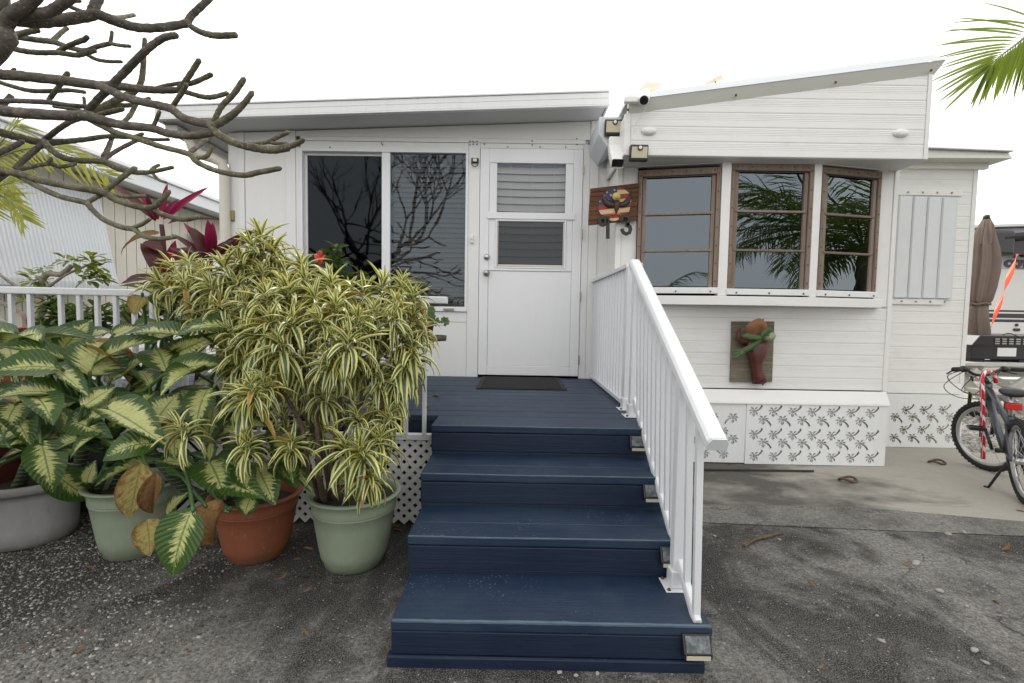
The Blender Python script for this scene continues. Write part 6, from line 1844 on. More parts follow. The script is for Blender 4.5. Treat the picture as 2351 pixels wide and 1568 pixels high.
# rosettes: surveyed centres (display pixels, depth)
ROS = [(597, 535, 2.5), (575, 560, 2.45), (625, 575, 2.5), (545, 590, 2.42), (510, 610, 2.38), (470, 615, 2.42), (430, 600, 2.5), (395, 620, 2.5), (365, 650, 2.45), (420, 650, 2.35), (480, 650, 2.28), (540, 640, 2.3), (600, 620, 2.35), (650, 615, 2.45),
       (690, 605, 2.45), (700, 640, 2.35), (660, 660, 2.22), (610, 680, 2.15), (560, 690, 2.15), (500, 700, 2.2), (720, 680, 2.2), (760, 650, 2.35), (800, 665, 2.35), (770, 700, 2.15), (730, 730, 2.05), (670, 730, 2.05), (620, 740, 2.05), (580, 750, 2.1), (530, 760, 2.12),
       (840, 670, 2.35), (880, 655, 2.35), (925, 650, 2.4), (950, 680, 2.35), (910, 690, 2.2), (860, 710, 2.15), (820, 730, 2.08), (900, 730, 2.15), (950, 720, 2.3), (970, 745, 2.3), (800, 780, 2.0), (850, 760, 2.1), (930, 770, 2.2), (965, 790, 2.3), (760, 770, 2.02), (700, 775, 2.0),
       (640, 790, 2.0), (690, 830, 2.0), (755, 825, 2.0), (900, 800, 2.15), (940, 830, 2.2), (600, 770, 2.1), (560, 800, 2.15), (760, 865, 2.1), (860, 830, 2.15), (920, 870, 2.2), (945, 800, 2.2),
       (590, 890, 1.85), (560, 860, 1.95), (625, 870, 1.95), (520, 905, 1.95), (400, 970, 1.85), (560, 1035, 1.85), (535, 1000, 1.95), (600, 1010, 1.95), (680, 1000, 1.95), (760, 930, 2.05), (820, 880, 2.15), (870, 900, 2.15), (830, 940, 2.05), (900, 890, 2.2), (780, 970, 2.0), (735, 900, 2.1),
       (830, 1010, 1.98), (890, 1020, 2.05), (860, 1050, 1.95), (800, 1050, 1.98), (840, 1085, 1.98), (700, 1040, 2.0), (760, 1010, 2.0), (900, 980, 2.15), (880, 960, 2.12), (640, 960, 2.0), (700, 950, 2.05), (650, 1030, 1.95), (710, 870, 2.1), (800, 1090, 2.05), (720, 760, 2.2), (860, 980, 2.05), (780, 1010, 2.15),
       (610, 940, 2.05), (590, 980, 1.9), (810, 910, 2.2), (550, 940, 2.05), (665, 890, 2.1), (770, 880, 2.15), (690, 985, 2.1), (845, 865, 2.2), (740, 960, 2.2), (880, 840, 2.25), (820, 820, 2.2), (610, 830, 2.15), (660, 920, 2.2), (560, 720, 2.25), (480, 680, 2.35), (450, 680, 2.4), (520, 780, 2.25), (460, 720, 2.35), (540, 830, 2.2)]
ROS = [r for i, r in enumerate(ROS) if r[1] < 775 or (r[1] < 850 and i % 2)]
ROS += [(578, 885, 1.85), (600, 870, 1.92), (555, 905, 1.9), (406, 975, 1.85), (566, 1012, 1.88), (670, 1014, 1.95), (794, 1026, 1.96), (826, 1034, 1.94), (874, 1002, 2.02), (818, 952, 2.05), (849, 1092, 1.96), (874, 868, 2.15), (912, 845, 2.2), (738, 900, 2.12),
        (757, 826, 2.0), (892, 952, 2.1), (905, 900, 2.2), (700, 880, 2.3), (650, 950, 2.3), (735, 970, 2.3), (860, 925, 2.2), (790, 900, 2.25), (690, 835, 2.1), (640, 840, 2.15)]
ROS += [(x, y, 2.5) for x, y in ((560, 610), (640, 640), (700, 670), (520, 660), (600, 660), (760, 690), (840, 700), (900, 680), (680, 700), (620, 710))]
root = cs + Vector((0, 0, P(1900, 545, cs.y, 'C').z))
def cam_t(p): return (CAM - p).normalized()
songbag = LeafBag(); leafs = []
stems = MB()
for i, (x, y, Y) in enumerate(ROS):
    c = P(x, y, Y)
    out = (c - (root + Vector((0, 0, .55)))); out.z *= .4
    ax = (Vector((0, 0, 1)) * 1.0 + out * .9 + cam_t(c) * .22 + Vector((rs_.uniform(-.3, .3), rs_.uniform(-.3, .3), 0))).normalized()
    nl = rs_.randint(26, 38); sc = rs_.uniform(.68, 1.12)
    t1 = ax.orthogonal().normalized(); t2 = ax.cross(t1)
    for k in range(nl):
        u = k / (nl - 1); a = k * 2.39996 + rs_.uniform(-.3, .3)
        el = rad(82) - u ** .9 * rad(104) + rs_.uniform(-.16, .16)       # from upright heart to hanging skirt
        d = (t1 * math.cos(a) + t2 * math.sin(a)) * math.cos(el) + ax * math.sin(el)
        L = (.085 + .085 * min(1, u * 2.2)) * sc * rs_.uniform(.8, 1.15)
        Wd = L * rs_.uniform(.14, .195)
        b = c - ax * (u * .075) + d * .006
        var = rs_.choice((0, 4)) if u < .2 else (rs_.choice((0, 1, 1)) if u < .5 else rs_.choice((1, 1, 2, 2, 3)))
        up = ax * .3 + Vector((rs_.uniform(-.3, .3), rs_.uniform(-.3, .3), 1))
        leafs.append((b, d, up, L, Wd, var, c))
# the 300 leaves that show largest get an object each
leafs.sort(key=lambda l: -(l[3] / l[0].y) * (1.25 if l[5] in (1, 2) else 1) - (.02 if l[0].y < 2.02 else 0))
for l in leafs[:298]:
    leaf_obj(SM[l[5]], l[0], l[1], l[2], l[3], l[4], song)
for l in leafs[298:]:
    songbag.add(SV[l[5]], l[0], l[1], l[2], l[3], l[4], rs_.random())
songbag.build('foliage', 'song', song)
# stems: main trunks from the pot, forks to each rosette
mains = []
for (bx, by), (mx, my, mY), (ex, ey, eY) in (((1850, 540), (1760, 300, 2.05), (650, 900, 2.1)), ((1870, 540), (1830, 380, 2.08), (690, 820, 2.15)), ((1925, 535), (1905, 300, 2.1), (770, 830, 2.15)), ((1945, 535), (1935, 260, 2.15), (860, 800, 2.2)), ((1990, 540), (2010, 400, 2.12), (880, 900, 2.15)), ((1900, 540), (1850, 250, 2.2), (560, 740, 2.3))):
    a = P(bx, by + 20, cs.y, 'C'); m = P(mx, my, mY, 'C'); e = P(ex, ey, eY)
    q = smooth_pts([a, m, (m + e) / 2 + Vector((.02, .02, 0)), e], 6); mains.append(q)
    mb = MB(); mb.tube(q, [.016 - .008 * i / (len(q) - 1) for i in range(len(q))], 8, jit=.06); part('stem', mb, M['stem'], song, smooth=True)
tw = MB()
for i, (x, y, Y) in enumerate(ROS):
    c = P(x, y, Y) - Vector((0, 0, .05)); best = None
    for q in mains:
        for p_ in q[6:]:
            if p_.z < c.z + .02:
                dd = (p_ - c).length
                if best is None or dd < best[0]: best = (dd, p_)
    if best:
        a = best[1]; m = (a + c) / 2 + Vector((0, 0, -.05)); q = smooth_pts([a, m, c], 4); tw.tube(q, [.008, .0075, .007, .007, .0065, .006, .0055, .005, .005], 6)
o = part('twigs', tw, M['stem'], song, smooth=True); o['kind'] = 'stuff'
song['label'] = 'bushy shrub with yellow and green striped leaves in a sage green pot beside the stairs'

# ---- staghorn fern on the bull head
fern = thing('staghorn_fern', 'staghorn fern with forked green fronds growing on the red bull head', 'plant', P(720, 540, YB_ - .1, 'N'))
def flat_frond(pts_mid, widths, mat, Y0, Y1, name='frond', th=.0025, f='N'):
    mb = MB(); n = len(pts_mid); rows = []
    q = [P(x, y, Y0 + (Y1 - Y0) * i / (n - 1), f) for i, (x, y) in enumerate(pts_mid)]
    for i in range(n):
        t = (q[min(i + 1, n - 1)] - q[max(i - 1, 0)]).normalized(); s_ = Vector((0, -1, 0)).cross(t).normalized()
        w = widths[i] * .11497 * Y0 / F_PX
        rows.append((q[i] - s_ * w, q[i] + Vector((0, w * .25, 0)), q[i] + s_ * w))
    for i, r in enumerate(rows):
        mb.v += [*r]; mb.uv += [(0, i / (n - 1)), (.5, i / (n - 1)), (1, i / (n - 1))]
    for i in range(n - 1):
        a = i * 3; mb.f += [(a, a + 3, a + 4, a + 1), (a + 1, a + 4, a + 5, a + 2)]
    o = part(name, mb, M[mat], fern, smooth=True)
    md = o.modifiers.new('solid', 'SOLIDIFY'); md.thickness = th
    return o
flat_frond([(760, 560), (690, 630), (560, 720), (430, 790), (360, 810), (260, 810), (160, 800)], [30, 42, 52, 56, 50, 24, 8], 'fern', YB_ - .13, YB_ - .14)
flat_frond([(400, 810), (330, 870), (260, 930), (175, 975)], [50, 36, 28, 8], 'fern', YB_ - .145, YB_ - .15)
flat_frond([(330, 830), (250, 860), (160, 880)], [26, 22, 6], 'fern', YB_ - .146, YB_ - .15)
flat_frond([(760, 540), (690, 540), (600, 535), (520, 520), (440, 500), (365, 505)], [34, 44, 46, 56, 48, 14], 'fern', YB_ - .15, YB_ - .19)
flat_frond([(740, 560), (790, 490), (840, 440), (900, 390), (950, 340)], [30, 52, 60, 50, 14], 'fern', YB_ - .14, YB_ - .17)
flat_frond([(840, 450), (880, 480), (905, 510)], [40, 34, 8], 'fern', YB_ - .15, YB_ - .16)
sh = [(420, 470), (400, 400), (430, 310), (520, 230), (600, 185), (700, 150), (760, 165), (800, 160), (805, 205), (860, 250), (890, 310), (850, 400), (780, 460), (640, 500), (500, 500)]
mb = MB(); c0 = P(640, 480, YB_ - .05, 'N'); q = []
for x, y in sh: q.append(P(x, y, YB_ - .10 - .05 * (1 if y < 350 else .3), 'N'))
mid = [c0.lerp(v, .55) + Vector((0, -.045, 0)) for v in q]; n = len(q)
mb.v = [c0 + Vector((0, -.03, 0))] + mid + q; mb.uv = [(.5, 0)] + [(i / n, .5) for i in range(n)] + [(i / n, 1) for i in range(n)]
for i in range(n): j = (i + 1) % n; mb.f += [(0, 1 + i, 1 + j), (1 + i, 1 + n + i, 1 + n + j, 1 + j)]
o = part('shield_frond', mb, M['shield'], fern, smooth=True); md = o.modifiers.new('solid', 'SOLIDIFY'); md.thickness = .002
mb = MB(); q = [P(780 + 0 * k, 560, YB_ - .1, 'N') for k in range(1)]
pts = [(800, 590), (790, 520), (870, 480), (960, 440), (1010, 430), (1040, 500), (1020, 560), (950, 600), (870, 610)]
q = [P(x, y, YB_ - .10, 'N') for x, y in pts]; c0 = P(910, 530, YB_ - .13, 'N'); n = len(q)
mb.v = [c0] + q; mb.uv = [(.5, .5)] + [(i / n, 1) for i in range(n)]; mb.f = [(0, 1 + i, 1 + (i + 1) % n) for i in range(n)]
o = part('shield_frond', mb, M['fernpale'], fern, smooth=True); md = o.modifiers.new('solid', 'SOLIDIFY'); md.thickness = .003

# =================================================================== PLANTS BEHIND THE RAILING
# crimson cordyline
cordy = thing('cordyline', 'crimson and maroon ti plant rising behind the porch railing', 'plant', Vector((P(375, 700, 3.2).x, 3.2, DZ)))
mb = MB(); q = [Vector((P(378, 700, 3.2).x, 3.2, DZ)), P(380, 660, 3.2), P(1075, 270, 3.2, 'B'), P(1060, 130, 3.2, 'B')]; mb.tube(smooth_pts(q, 5), .014, 8); part('stem', mb, M['cordydk'], cordy, smooth=True)
mb = MB(); q = [Vector((P(440, 700, 3.1).x, 3.1, DZ)), P(1380, 420, 3.1, 'B'), P(1370, 330, 3.1, 'B')]; mb.tube(smooth_pts(q, 5), .013, 8); part('stem', mb, M['cordydk'], cordy, smooth=True)
CM = [leaf_mesh(('c', i), m, n=8, bend=b, fold=.22, shape='lance') for i, (m, b) in enumerate((('cordyred', .2), ('cordydk', .35), ('cordydk', .7), ('dead', .6)))]
for f, b, t, w, var in (('A', (1060, 1430), (1082, 1215), 55, 0), ('A', (1040, 1440), (925, 1255), 75, 0), ('A', (1070, 1440), (1318, 1218), 62, 0), ('A', (1075, 1420), (1135, 1310), 50, 0), ('A', (1010, 1440), (700, 1120), 70, 1),
                        ('A', (1020, 1450), (950, 1290), 60, 1), ('A', (1100, 1470), (1360, 1370), 34, 1), ('B', (1050, 180), (720, 190), 40, 3), ('B', (1050, 190), (570, 235), 20, 3),
                        ('B', (1085, 290), (960, 230), 90, 1), ('B', (1090, 470), (955, 235), 130, 1), ('B', (1100, 400), (1180, 260), 120, 1), ('B', (1095, 460), (1130, 250), 80, 0), ('B', (1370, 350), (1225, 105), 60, 0), ('B', (1375, 350), (1280, 140), 110, 1),
                        ('B', (1385, 310), (1370, 115), 70, 0), ('B', (1390, 300), (1405, 140), 60, 0), ('B', (1400, 340), (1460, 210), 60, 1), ('B', (1360, 370), (1145, 145), 55, 1), ('B', (1350, 400), (1120, 235), 60, 1), ('B', (1430, 330), (1670, 140), 90, 1),
                        ('B', (1060, 470), (735, 480), 45, 1), ('B', (1050, 500), (760, 520), 40, 2), ('B', (1040, 480), (700, 400), 30, 2), ('B', (1080, 540), (820, 660), 60, 3), ('B', (1260, 620), (1340, 690), 90, 1), ('B', (1230, 610), (1290, 700), 80, 3), ('B', (1420, 610), (1480, 560), 60, 1)):
    Y = 3.2 if b[0] < 1200 else 3.1
    B_, T_ = P(*b, Y, f), P(*t, Y - .12, f); d = T_ - B_
    up = (cam_t(B_) * .7 + Vector((R_.uniform(-.4, .4), 0, .4))).normalized()
    leaf_obj(CM[var], B_, d, up, d.length, w * .3499 / F_PX * Y * (.72 if f == 'A' else .92), cordy)
# green shrub behind the rail, woody pale stems with leaf tufts
def tuft_bush(name, label, cat, loc, stems, tufts, mat, barkm, nleaf, L, wr, seed, grp=None, shape='obovate', joined=False):
    t = thing(name, label, cat, loc, grp); rr = random.Random(seed)
    for q, r in stems:
        mb = MB(); sp = smooth_pts(q, 5); mb.tube(sp, [r * (1 - .45 * i / (len(sp) - 1)) for i in range(len(sp))], 8, jit=.06); part('stem', mb, M[barkm], t, smooth=True)
    data = [blade(n=5, bend=b, fold=.14, shape=shape) for b in (.2, .5)]
    ms = [leaf_mesh((name, mat, i), mat, n=5, bend=b, fold=.14, shape=shape) for i, b in enumerate((.2, .5))]
    bag = LeafBag()
    for c, s in tufts:
        for k in range(nleaf):
            a = k * 2.4 + rr.uniform(-.4, .4); el = rr.uniform(-.4, 1.0)
            d = Vector((math.cos(a) * math.cos(el), math.sin(a) * math.cos(el), math.sin(el)))
            l = L * s * rr.uniform(.7, 1.15)
            if joined: bag.add(data[k % 2], c + d * .01, d, Vector((0, 0, 1)), l, l * wr, rr.random())
            else: leaf_obj(ms[k % 2], c + d * .012, d, Vector((rr.uniform(-.3, .3), rr.uniform(-.3, .3), 1)), l, l * wr, t)
    if joined: bag.build('foliage', mat, t)
    return t
YS = 3.45
bx = P(290, 850, YS).x
tuft_bush('desert_rose', 'small pale-stemmed tree with tufts of yellow-green leaves above the porch railing', 'plant', Vector((bx, YS, DZ)),
    [([Vector((bx, YS, DZ)), P(300, 800, YS, 'B'), P(285, 680, YS, 'B'), P(260, 590, YS, 'B'), P(300, 460, YS, 'B'), P(400, 455, YS, 'B'), P(470, 400, YS, 'B')], .03),
     ([P(255, 580, YS, 'B'), P(330, 530, YS, 'B'), P(430, 460, YS, 'B'), P(520, 420, YS, 'B'), P(610, 380, YS, 'B')], .012), ([P(300, 460, YS, 'B'), P(240, 490, YS, 'B'), P(215, 500, YS, 'B')], .009), ([P(290, 470, YS, 'B'), P(275, 430, YS, 'B'), P(265, 410, YS, 'B')], .008),
     ([Vector((bx + .02, YS, DZ)), P(240, 860, YS, 'B'), P(150, 720, YS, 'B'), P(0, 640, YS, 'B')], .022), ([Vector((bx, YS, DZ)), P(180, 870, YS, 'B'), P(60, 790, YS, 'B'), P(-40, 740, YS, 'B')], .022), ([P(240, 590, YS, 'B'), P(100, 530, YS, 'B'), P(-20, 440, YS, 'B')], .015)],
    [(P(x, y, YS, 'B'), s) for x, y, s in ((220, 505, 1.2), (215, 470, .9), (280, 500, .8), (290, 420, .7), (470, 375, 1), (430, 360, .8), (600, 380, 1.1), (640, 410, .9), (600, 350, .8), (560, 430, .8), (610, 480, 1.0), (660, 490, 1), (580, 500, 1), (640, 455, 1), (170, 630, 1.0), (40, 590, .7))],
    'limeleaf', 'palebark', 9, .10, .40, 31)
tuft_bush('croton_shrub', 'dense dark green shrub with small leaves seen through the railing balusters', 'shrub', Vector((P(420, 860, 3.3).x, 3.3, DZ)),
    [([Vector((P(330, 880, 3.3, 'B').x, 3.3, DZ)), P(340, 780, 3.3, 'B'), P(420, 690, 3.3, 'B')], .03), ([Vector((P(500, 880, 3.3, 'B').x, 3.3, DZ)), P(590, 760, 3.3, 'B'), P(640, 620, 3.3, 'B')], .01), ([P(520, 830, 3.3, 'B'), P(600, 700, 3.3, 'B'), P(720, 640, 3.3, 'B')], .008)],
    [(P(R_.uniform(260, 860), R_.uniform(620, 800) + 40, 3.3 + R_.uniform(-.15, .15), 'B'), R_.uniform(.8, 1.3)) for k in range(46)] + [(P(R_.uniform(300, 470), R_.uniform(610, 760), 3.3, 'B'), 1.1) for k in range(16)],
    'shrub', 'stem', 9, .075, .45, 32, joined=True)
tuft_bush('caladium', 'pale spotted dumb cane leaves low behind the railing balusters', 'plant', Vector((P(980, 800, 2.95, 'B').x, 2.98, DZ)),
    [([Vector((P(980, 800, 2.95, 'B').x, 2.98, DZ)), P(960, 760, 2.98, 'B'), P(950, 720, 2.98, 'B')], .015)],
    [(P(x, y, 2.98, 'B'), 1) for x, y in ((900, 780), (980, 760), (1040, 740), (860, 790), (950, 730), (1220, 680), (1270, 690))], 'dief', 'gstalk', 6, .17, .5, 33, shape='ovate')
# hibiscus with one red flower
hx = P(770, 640, 3.6)
hib = tuft_bush('hibiscus', 'green hibiscus with one red flower standing on the porch before the window', 'plant', Vector((hx.x, 3.6, DZ)),
    [([Vector((hx.x, 3.6, DZ)), P(1360, 1480, 3.6, 'D'), P(1370, 1420, 3.6, 'D'), P(1395, 1270, 3.6, 'D')], .010), ([Vector((hx.x + .04, 3.6, DZ)), P(1500, 1530, 3.6, 'D'), P(1570, 1440, 3.6, 'D'), P(1590, 1430, 3.6, 'D')], .008)],
    [(P(x, y, 3.6, 'D'), s) for x, y, s in ((1400, 1250, 1), (1380, 1290, .8), (1330, 1300, 1.0), (1360, 1350, 1.2), (1320, 1380, 1.2), (1400, 1400, 1.2), (1440, 1330, .9), (1430, 1460, 1.2), (1580, 1440, .9), (1540, 1490, 1.1), (1610, 1480, 1), (1500, 1500, 1.2), (1380, 1500, 1.2), (1560, 1530, 1.1), (1460, 1540, 1.1))],
    'shrub', 'stem', 6, .085, .58, 34, shape='ovate')
fl = P(1280, 1318, 3.56, 'D'); mb = MB()
for k in range(5):
    a = k * 2 * PI / 5; d = Vector((math.cos(a) * .8 - .3, -.4, math.sin(a) * .8)).normalized()
    V, Fc, U = blade(n=4, bend=.4, fold=.15, shape='obovate'); x, y, z = basis(d, Vector((-.3, -.8, .3)))
    mb.add([fl + x * v.x * .055 + y * v.y * .045 + z * v.z * .055 for v in V], Fc)
part('flower', mb, M['flower'], hib, smooth=True)
# terracotta vase
vz = P(0, 840, 3.3, 'B')
vs_ = thing('vase', 'orange terracotta urn behind the railing at the left edge', 'vase', (vz.x, 3.3, DZ))
ztop_ = P(30, 805, 3.3, 'B').z
h = ztop_ - DZ
mb = MB(); mb.lathe((vz.x, 3.3, DZ), [(.09, 0), (.10, .02), (.15, h * .25), (.17, h * .5), (.13, h * .74), (.095, h * .83), (.10, h * .88), (.135, h * .97), (.14, h), (.12, h), (.085, h * .86)], 32, close=False); part('body', mb, M['vase'], vs_, smooth=True)
# plant stand on curved iron legs with a trailing succulent
sp = P(1275, 870, 3.75, 'E')
st = thing('plant_stand', 'rusty brown iron plant stand with curved legs on the deck near the railing end', 'plant stand', (sp.x - .1, 3.7, DZ))
cxs = P(1180, 880, 3.7, 'E').x
mb = MB(); zt = P(1275, 875, 3.7, 'E').z; mb.lathe((cxs + .05, 3.7, zt), [(.13, -.02), (.16, -.018), (.165, .02), (.155, .02), (.15, -.01), (.002, -.012)], 28, close=False); part('dish', mb, M['stem'], st, smooth=True)
for pts in (((1040, 1040), (1060, 1130), (1110, 1190), (1160, 1270), (1235, 1318)), ((1060, 1020), (1110, 1100), (1160, 1200), (1220, 1240), (1302, 1246)), ((1050, 1040), (1020, 1120), (980, 1190), (900, 1240))):
    q = []
    for i, (x, y) in enumerate(pts):
        q.append(P(x, y, 3.62 - (0 if i < 2 else .0), 'E'))
    g_ = G(*pts[-1], DZ + .012, 'E'); q[-1] = g_; q[-2] = (q[-3] + g_) / 2 + Vector((0, 0, -.05))
    q = [Vector((cxs + .05 * (1 if pts[-1][0] > 1000 else -1), 3.68, zt - .02))] + q
    mb = MB(); mb.tube(smooth_pts(q, 5), .013, 8); part('leg', mb, M['rustbrown'] if 'rustbrown' in M else M['stem'], st, smooth=True)
sp_ = thing('potted_succulent', 'dark red pot with a trailing succulent on the plant stand beside the window', 'plant', (cxs, 3.7, zt + .012))
mb = MB(); mb.lathe((cxs, 3.7, zt - .008), [(.08, 0), (.10, .02), (.12, .14), (.13, .15), (.12, .155), (.11, .12)], 24, close=False); part('pot', mb, M['potred'], sp_, smooth=True)
mb = MB(); mb.lathe((cxs, 3.7, zt + .11), [(.112, 0), (.06, .012), (.002, .01)], 20, close=False); part('soil', mb, M['soil'], sp_)
fm = leaf_mesh('succ', 'fern', n=4, bend=.2, fold=.1, shape='obovate')
mb = MB(); q = smooth_pts([Vector((cxs, 3.7, zt + .1)), P(1250, 740, 3.66, 'E'), P(1300, 770, 3.64, 'E'), P(1350, 768, 3.64, 'E')], 5); mb.tube(q, .006, 6); part('stem', mb, M['gstalk'], sp_)
for x, y, k in ((1258, 690, 8), (1262, 730, 8), (1240, 710, 7), (1352, 765, 7), (1290, 765, 4), (1240, 760, 6)):
    c = P(x, y, 3.64, 'E')
    for j in range(k):
        a = j * 2.4; d = Vector((math.cos(a), -.3, math.sin(a))); leaf_obj(fm, c, d, Vector((0, -1, .2)), .04, .026, sp_)

# =================================================================== PALMS
def frond(par, base, d0, L, droop, n, ll, mat, seed, wide=.026, name='frond', tipdroop=.5, vee=.35):
    """one feather frond: rachis part with leaflets as a joined sub-part"""
    rr = random.Random(seed); d0 = d0.normalized(); side0 = d0.cross(Vector((0, 0, 1)))
    if side0.length < .1: side0 = Vector((1, 0, 0))
    side0.normalize(); pts = [base]; dirs = [d0]; m = 16; ang = 0
    for i in range(m):
        t = (i + 1) / m; ax = (d0 + Vector((0, 0, -1)) * droop * t * t).normalized(); pts.append(pts[-1] + ax * L / m); dirs.append(ax)
    mb = MB(); mb.tube(pts, [.022 * (1 - .85 * i / m) * (L / 2.2) for i in range(m + 1)], 6)
    ro = part(name, mb, M['rachis'], par, smooth=True)
    bag = LeafBag(); dat = [blade(n=4, bend=b, fold=.45, shape='lance', asp=.045) for b in (.15, .4, .7)]
    for i in range(n):
        t = .14 + .86 * i / (n - 1); k = t * m; a = int(min(k, m - 1)); p = pts[a].lerp(pts[a + 1], k - a); ax = dirs[a + 1]
        sd = ax.cross(Vector((0, 0, 1)))
        sd = sd.normalized() if sd.length > .15 else side0
        up = sd.cross(ax).normalized()
        prof = (math.sin(PI * min(1, .12 + t * .86)) ** .5)
        for s_ in (-1, 1):
            swp = .45 + .9 * t
            d = (sd * s_ + ax * swp + up * vee * rr.uniform(.6, 1.3) + Vector((0, 0, -tipdroop * rr.uniform(.2, 1)))).normalized()
            l = ll * prof * rr.uniform(.85, 1.1)
            bag.add(dat[rr.randint(0, 2)], p, d, up, l, wide * rr.uniform(.8, 1.1), rr.random())
    o = bag.build('leaflets', mat, ro)
    return ro
def palm(label, foot, h, nf, L, seed, mat='palm', lean=(0, 0), grp=None, dirs=None, tr=.11, ll=.62):
    t = thing('palm_tree', label, 'palm tree', foot, grp); rr = random.Random(seed)
    top = Vector(foot) + Vector((lean[0], lean[1], h)); q = smooth_pts([Vector(foot), Vector(foot) + Vector((lean[0] * .2, lean[1] * .2, h * .5)), top], 8)
    mb = MB(); mb.tube(q, [tr * (1.25 - .45 * i / (len(q) - 1)) * (1 + .05 * (i % 2)) for i in range(len(q))], 12); part('trunk', mb, M['palmtrunk'], t, smooth=True)
    for k in range(nf):
        a = k * 2.39996 + rr.uniform(-.2, .2); el = .95 - 1.15 * k / max(1, nf - 1)
        d = Vector((math.cos(a) * math.cos(el), math.sin(a) * math.cos(el), math.sin(el)))
        frond(t, top, d, L * rr.uniform(.85, 1.1), rr.uniform(.7, 1.3), 46, ll, mat, seed * 50 + k)
    for k, (b, d, l, dr) in enumerate(dirs or []):
        frond(t, Vector(b), Vector(d), l, dr, 52, ll, mat, seed * 70 + k)
    return t
# coconut palm at the right edge: the frond in view hangs in from the upper right
tipP = P(2252, 178, 4.3); baseP = P(2640, -330, 4.9)
pf = Vector((baseP.x + .35, 5.1, 0))
cp = thing('palm_tree', 'coconut palm whose green frond hangs in at the upper right corner', 'palm tree', pf)
q = smooth_pts([pf, pf + Vector((.1, 0, 1.5)), Vector((baseP.x + .2, 5.05, baseP.z))], 8)
mb = MB(); mb.tube(q, [.15 - .05 * i / (len(q) - 1) for i in range(len(q))], 12); part('trunk', mb, M['palmtrunk'], cp, smooth=True)
crown = q[-1]
for k in range(9):
    a = -1.9 + k * .62; el = .7 - .1 * (k % 4); d = Vector((math.cos(a) * math.cos(el), math.sin(a) * math.cos(el), math.sin(el)))
    if d.x < .25: continue
    frond(cp, crown, d, 2.4, .9, 46, .62, 'palm', 400 + k)
# the surveyed frond: rachis points and the fan of leaflets
rach = [crown, P(2480, -60, 4.55), P(2395, 45, 4.42), P(2345, 92, 4.36), P(2300, 126, 4.32), P(2272, 152, 4.3)]
rq = smooth_pts(rach, 8); mb = MB(); mb.tube(rq, [.020 * (1 - .85 * i / (len(rq) - 1)) for i in range(len(rq))], 6); fro = part('frond', mb, M['rachis'], cp, smooth=True)
bag = LeafBag(); dat = [blade(n=6, bend=b, fold=.4, shape='lance', asp=.032) for b in (.06, .14, .22)]
LT_ = [(1500, -10), (1210, 122), (1190, 165), (1105, 235), (1050, 310), (990, 415), (960, 500), (945, 590), (1030, 655), (1060, 690), (1000, 790), (915, 890), (945, 955), (970, 1020), (1000, 1085), (1030, 1150), (1075, 1170), (1090, 1268)]
for i, tp in enumerate(LT_):        # left row, tips as seen in the photograph
    t = i / (len(LT_) - 1); k = (.42 + .56 * t) * (len(rq) - 1); a = int(min(k, len(rq) - 2)); b = rq[a].lerp(rq[a + 1], k - a)
    T_ = P(*tp, 4.1 + .1 * t, 'L'); d = T_ - b
    bag.add(dat[i % 2], b, d + Vector((0, 0, .03)), Vector((.2, -.8, .5)), d.length, .027, R_.random())
for i in range(24):                 # right row, hanging together
    t = i / 23; k = (.38 + .61 * t) * (len(rq) - 1); a = int(min(k, len(rq) - 2)); b = rq[a].lerp(rq[a + 1], k - a)
    tx, ty = 1330 + (1 - t) * 620 + R_.uniform(-40, 60), 1200 - (1 - t) * 130 + R_.uniform(-80, 40)
    T_ = P(tx, ty, 4.35 + .15 * (1 - t), 'L'); d = T_ - b
    bag.add(dat[i % 3], b, d, Vector((-.6, -.6, .3)), d.length * R_.uniform(.9, 1.1), .026, R_.random())
for i in range(26):                 # the part of the frond still above the picture
    t = i / 25; k = (.05 + .36 * t) * (len(rq) - 1); a = int(min(k, len(rq) - 2)); b = rq[a].lerp(rq[a + 1], k - a)
    for s_ in (-1, 1):
        d = Vector((-.35 if s_ < 0 else .5, -.3, .8 if s_ < 0 else -.5)); bag.add(dat[i % 3], b, d, Vector((0, -1, .3)), .55, .034, R_.random())
bag.build('leaflets', 'palm', fro)
# yellow-green palm at the left
yp = P(-150, 560, 4.3)
ypl = thing('palm_tree', 'yellowing feather palm at the left edge beyond the porch railing', 'palm tree', Vector((yp.x, 4.3, 0)))
yc = P(-190, 700, 4.3)
mb = MB(); mb.tube([Vector((yc.x, 4.3, 0)), Vector((yc.x, 4.3, .5)), yc], [.07, .06, .05], 10); part('trunk', mb, M['palmtrunk'], ypl, smooth=True)
def px_frond(pts, Y0, Y1, n, ll, mat, seed, spread=.7):
    rr = random.Random(seed); m = len(pts); q = [P(x, y, Y0 + (Y1 - Y0) * i / (m - 1), f) for i, (x, y, f) in enumerate(pts)]
    q = smooth_pts([yc] + q, 6); mb = MB(); mb.tube(q, [.013 * (1 - .8 * i / (len(q) - 1)) for i in range(len(q))], 6); ro = part('frond', mb, M['rachis'], ypl, smooth=True)
    bag = LeafBag(); dd = [blade(n=4, bend=b, fold=.4, shape='lance', asp=.055) for b in (.2, .5, .9)]
    for i in range(n):
        k = (.25 + .75 * i / (n - 1)) * (len(q) - 1); a = int(min(k, len(q) - 2)); p = q[a].lerp(q[a + 1], k - a); ax = (q[a + 1] - q[a]).normalized()
        sd = ax.cross(Vector((0, -1, .3))).normalized()
        for s_ in (-1, 1):
            d = (ax * .9 + sd * s_ * spread + Vector((0, 0, -.35 * rr.random())) + Vector((0, rr.uniform(-.3, .3), 0))).normalized()
            bag.add(dd[rr.randint(0, 2)], p, d, Vector((0, -1, .4)), ll * rr.uniform(.7, 1.1) * (1 - .45 * i / n), .02, rr.random())
    bag.build('leaflets', mat, ro)
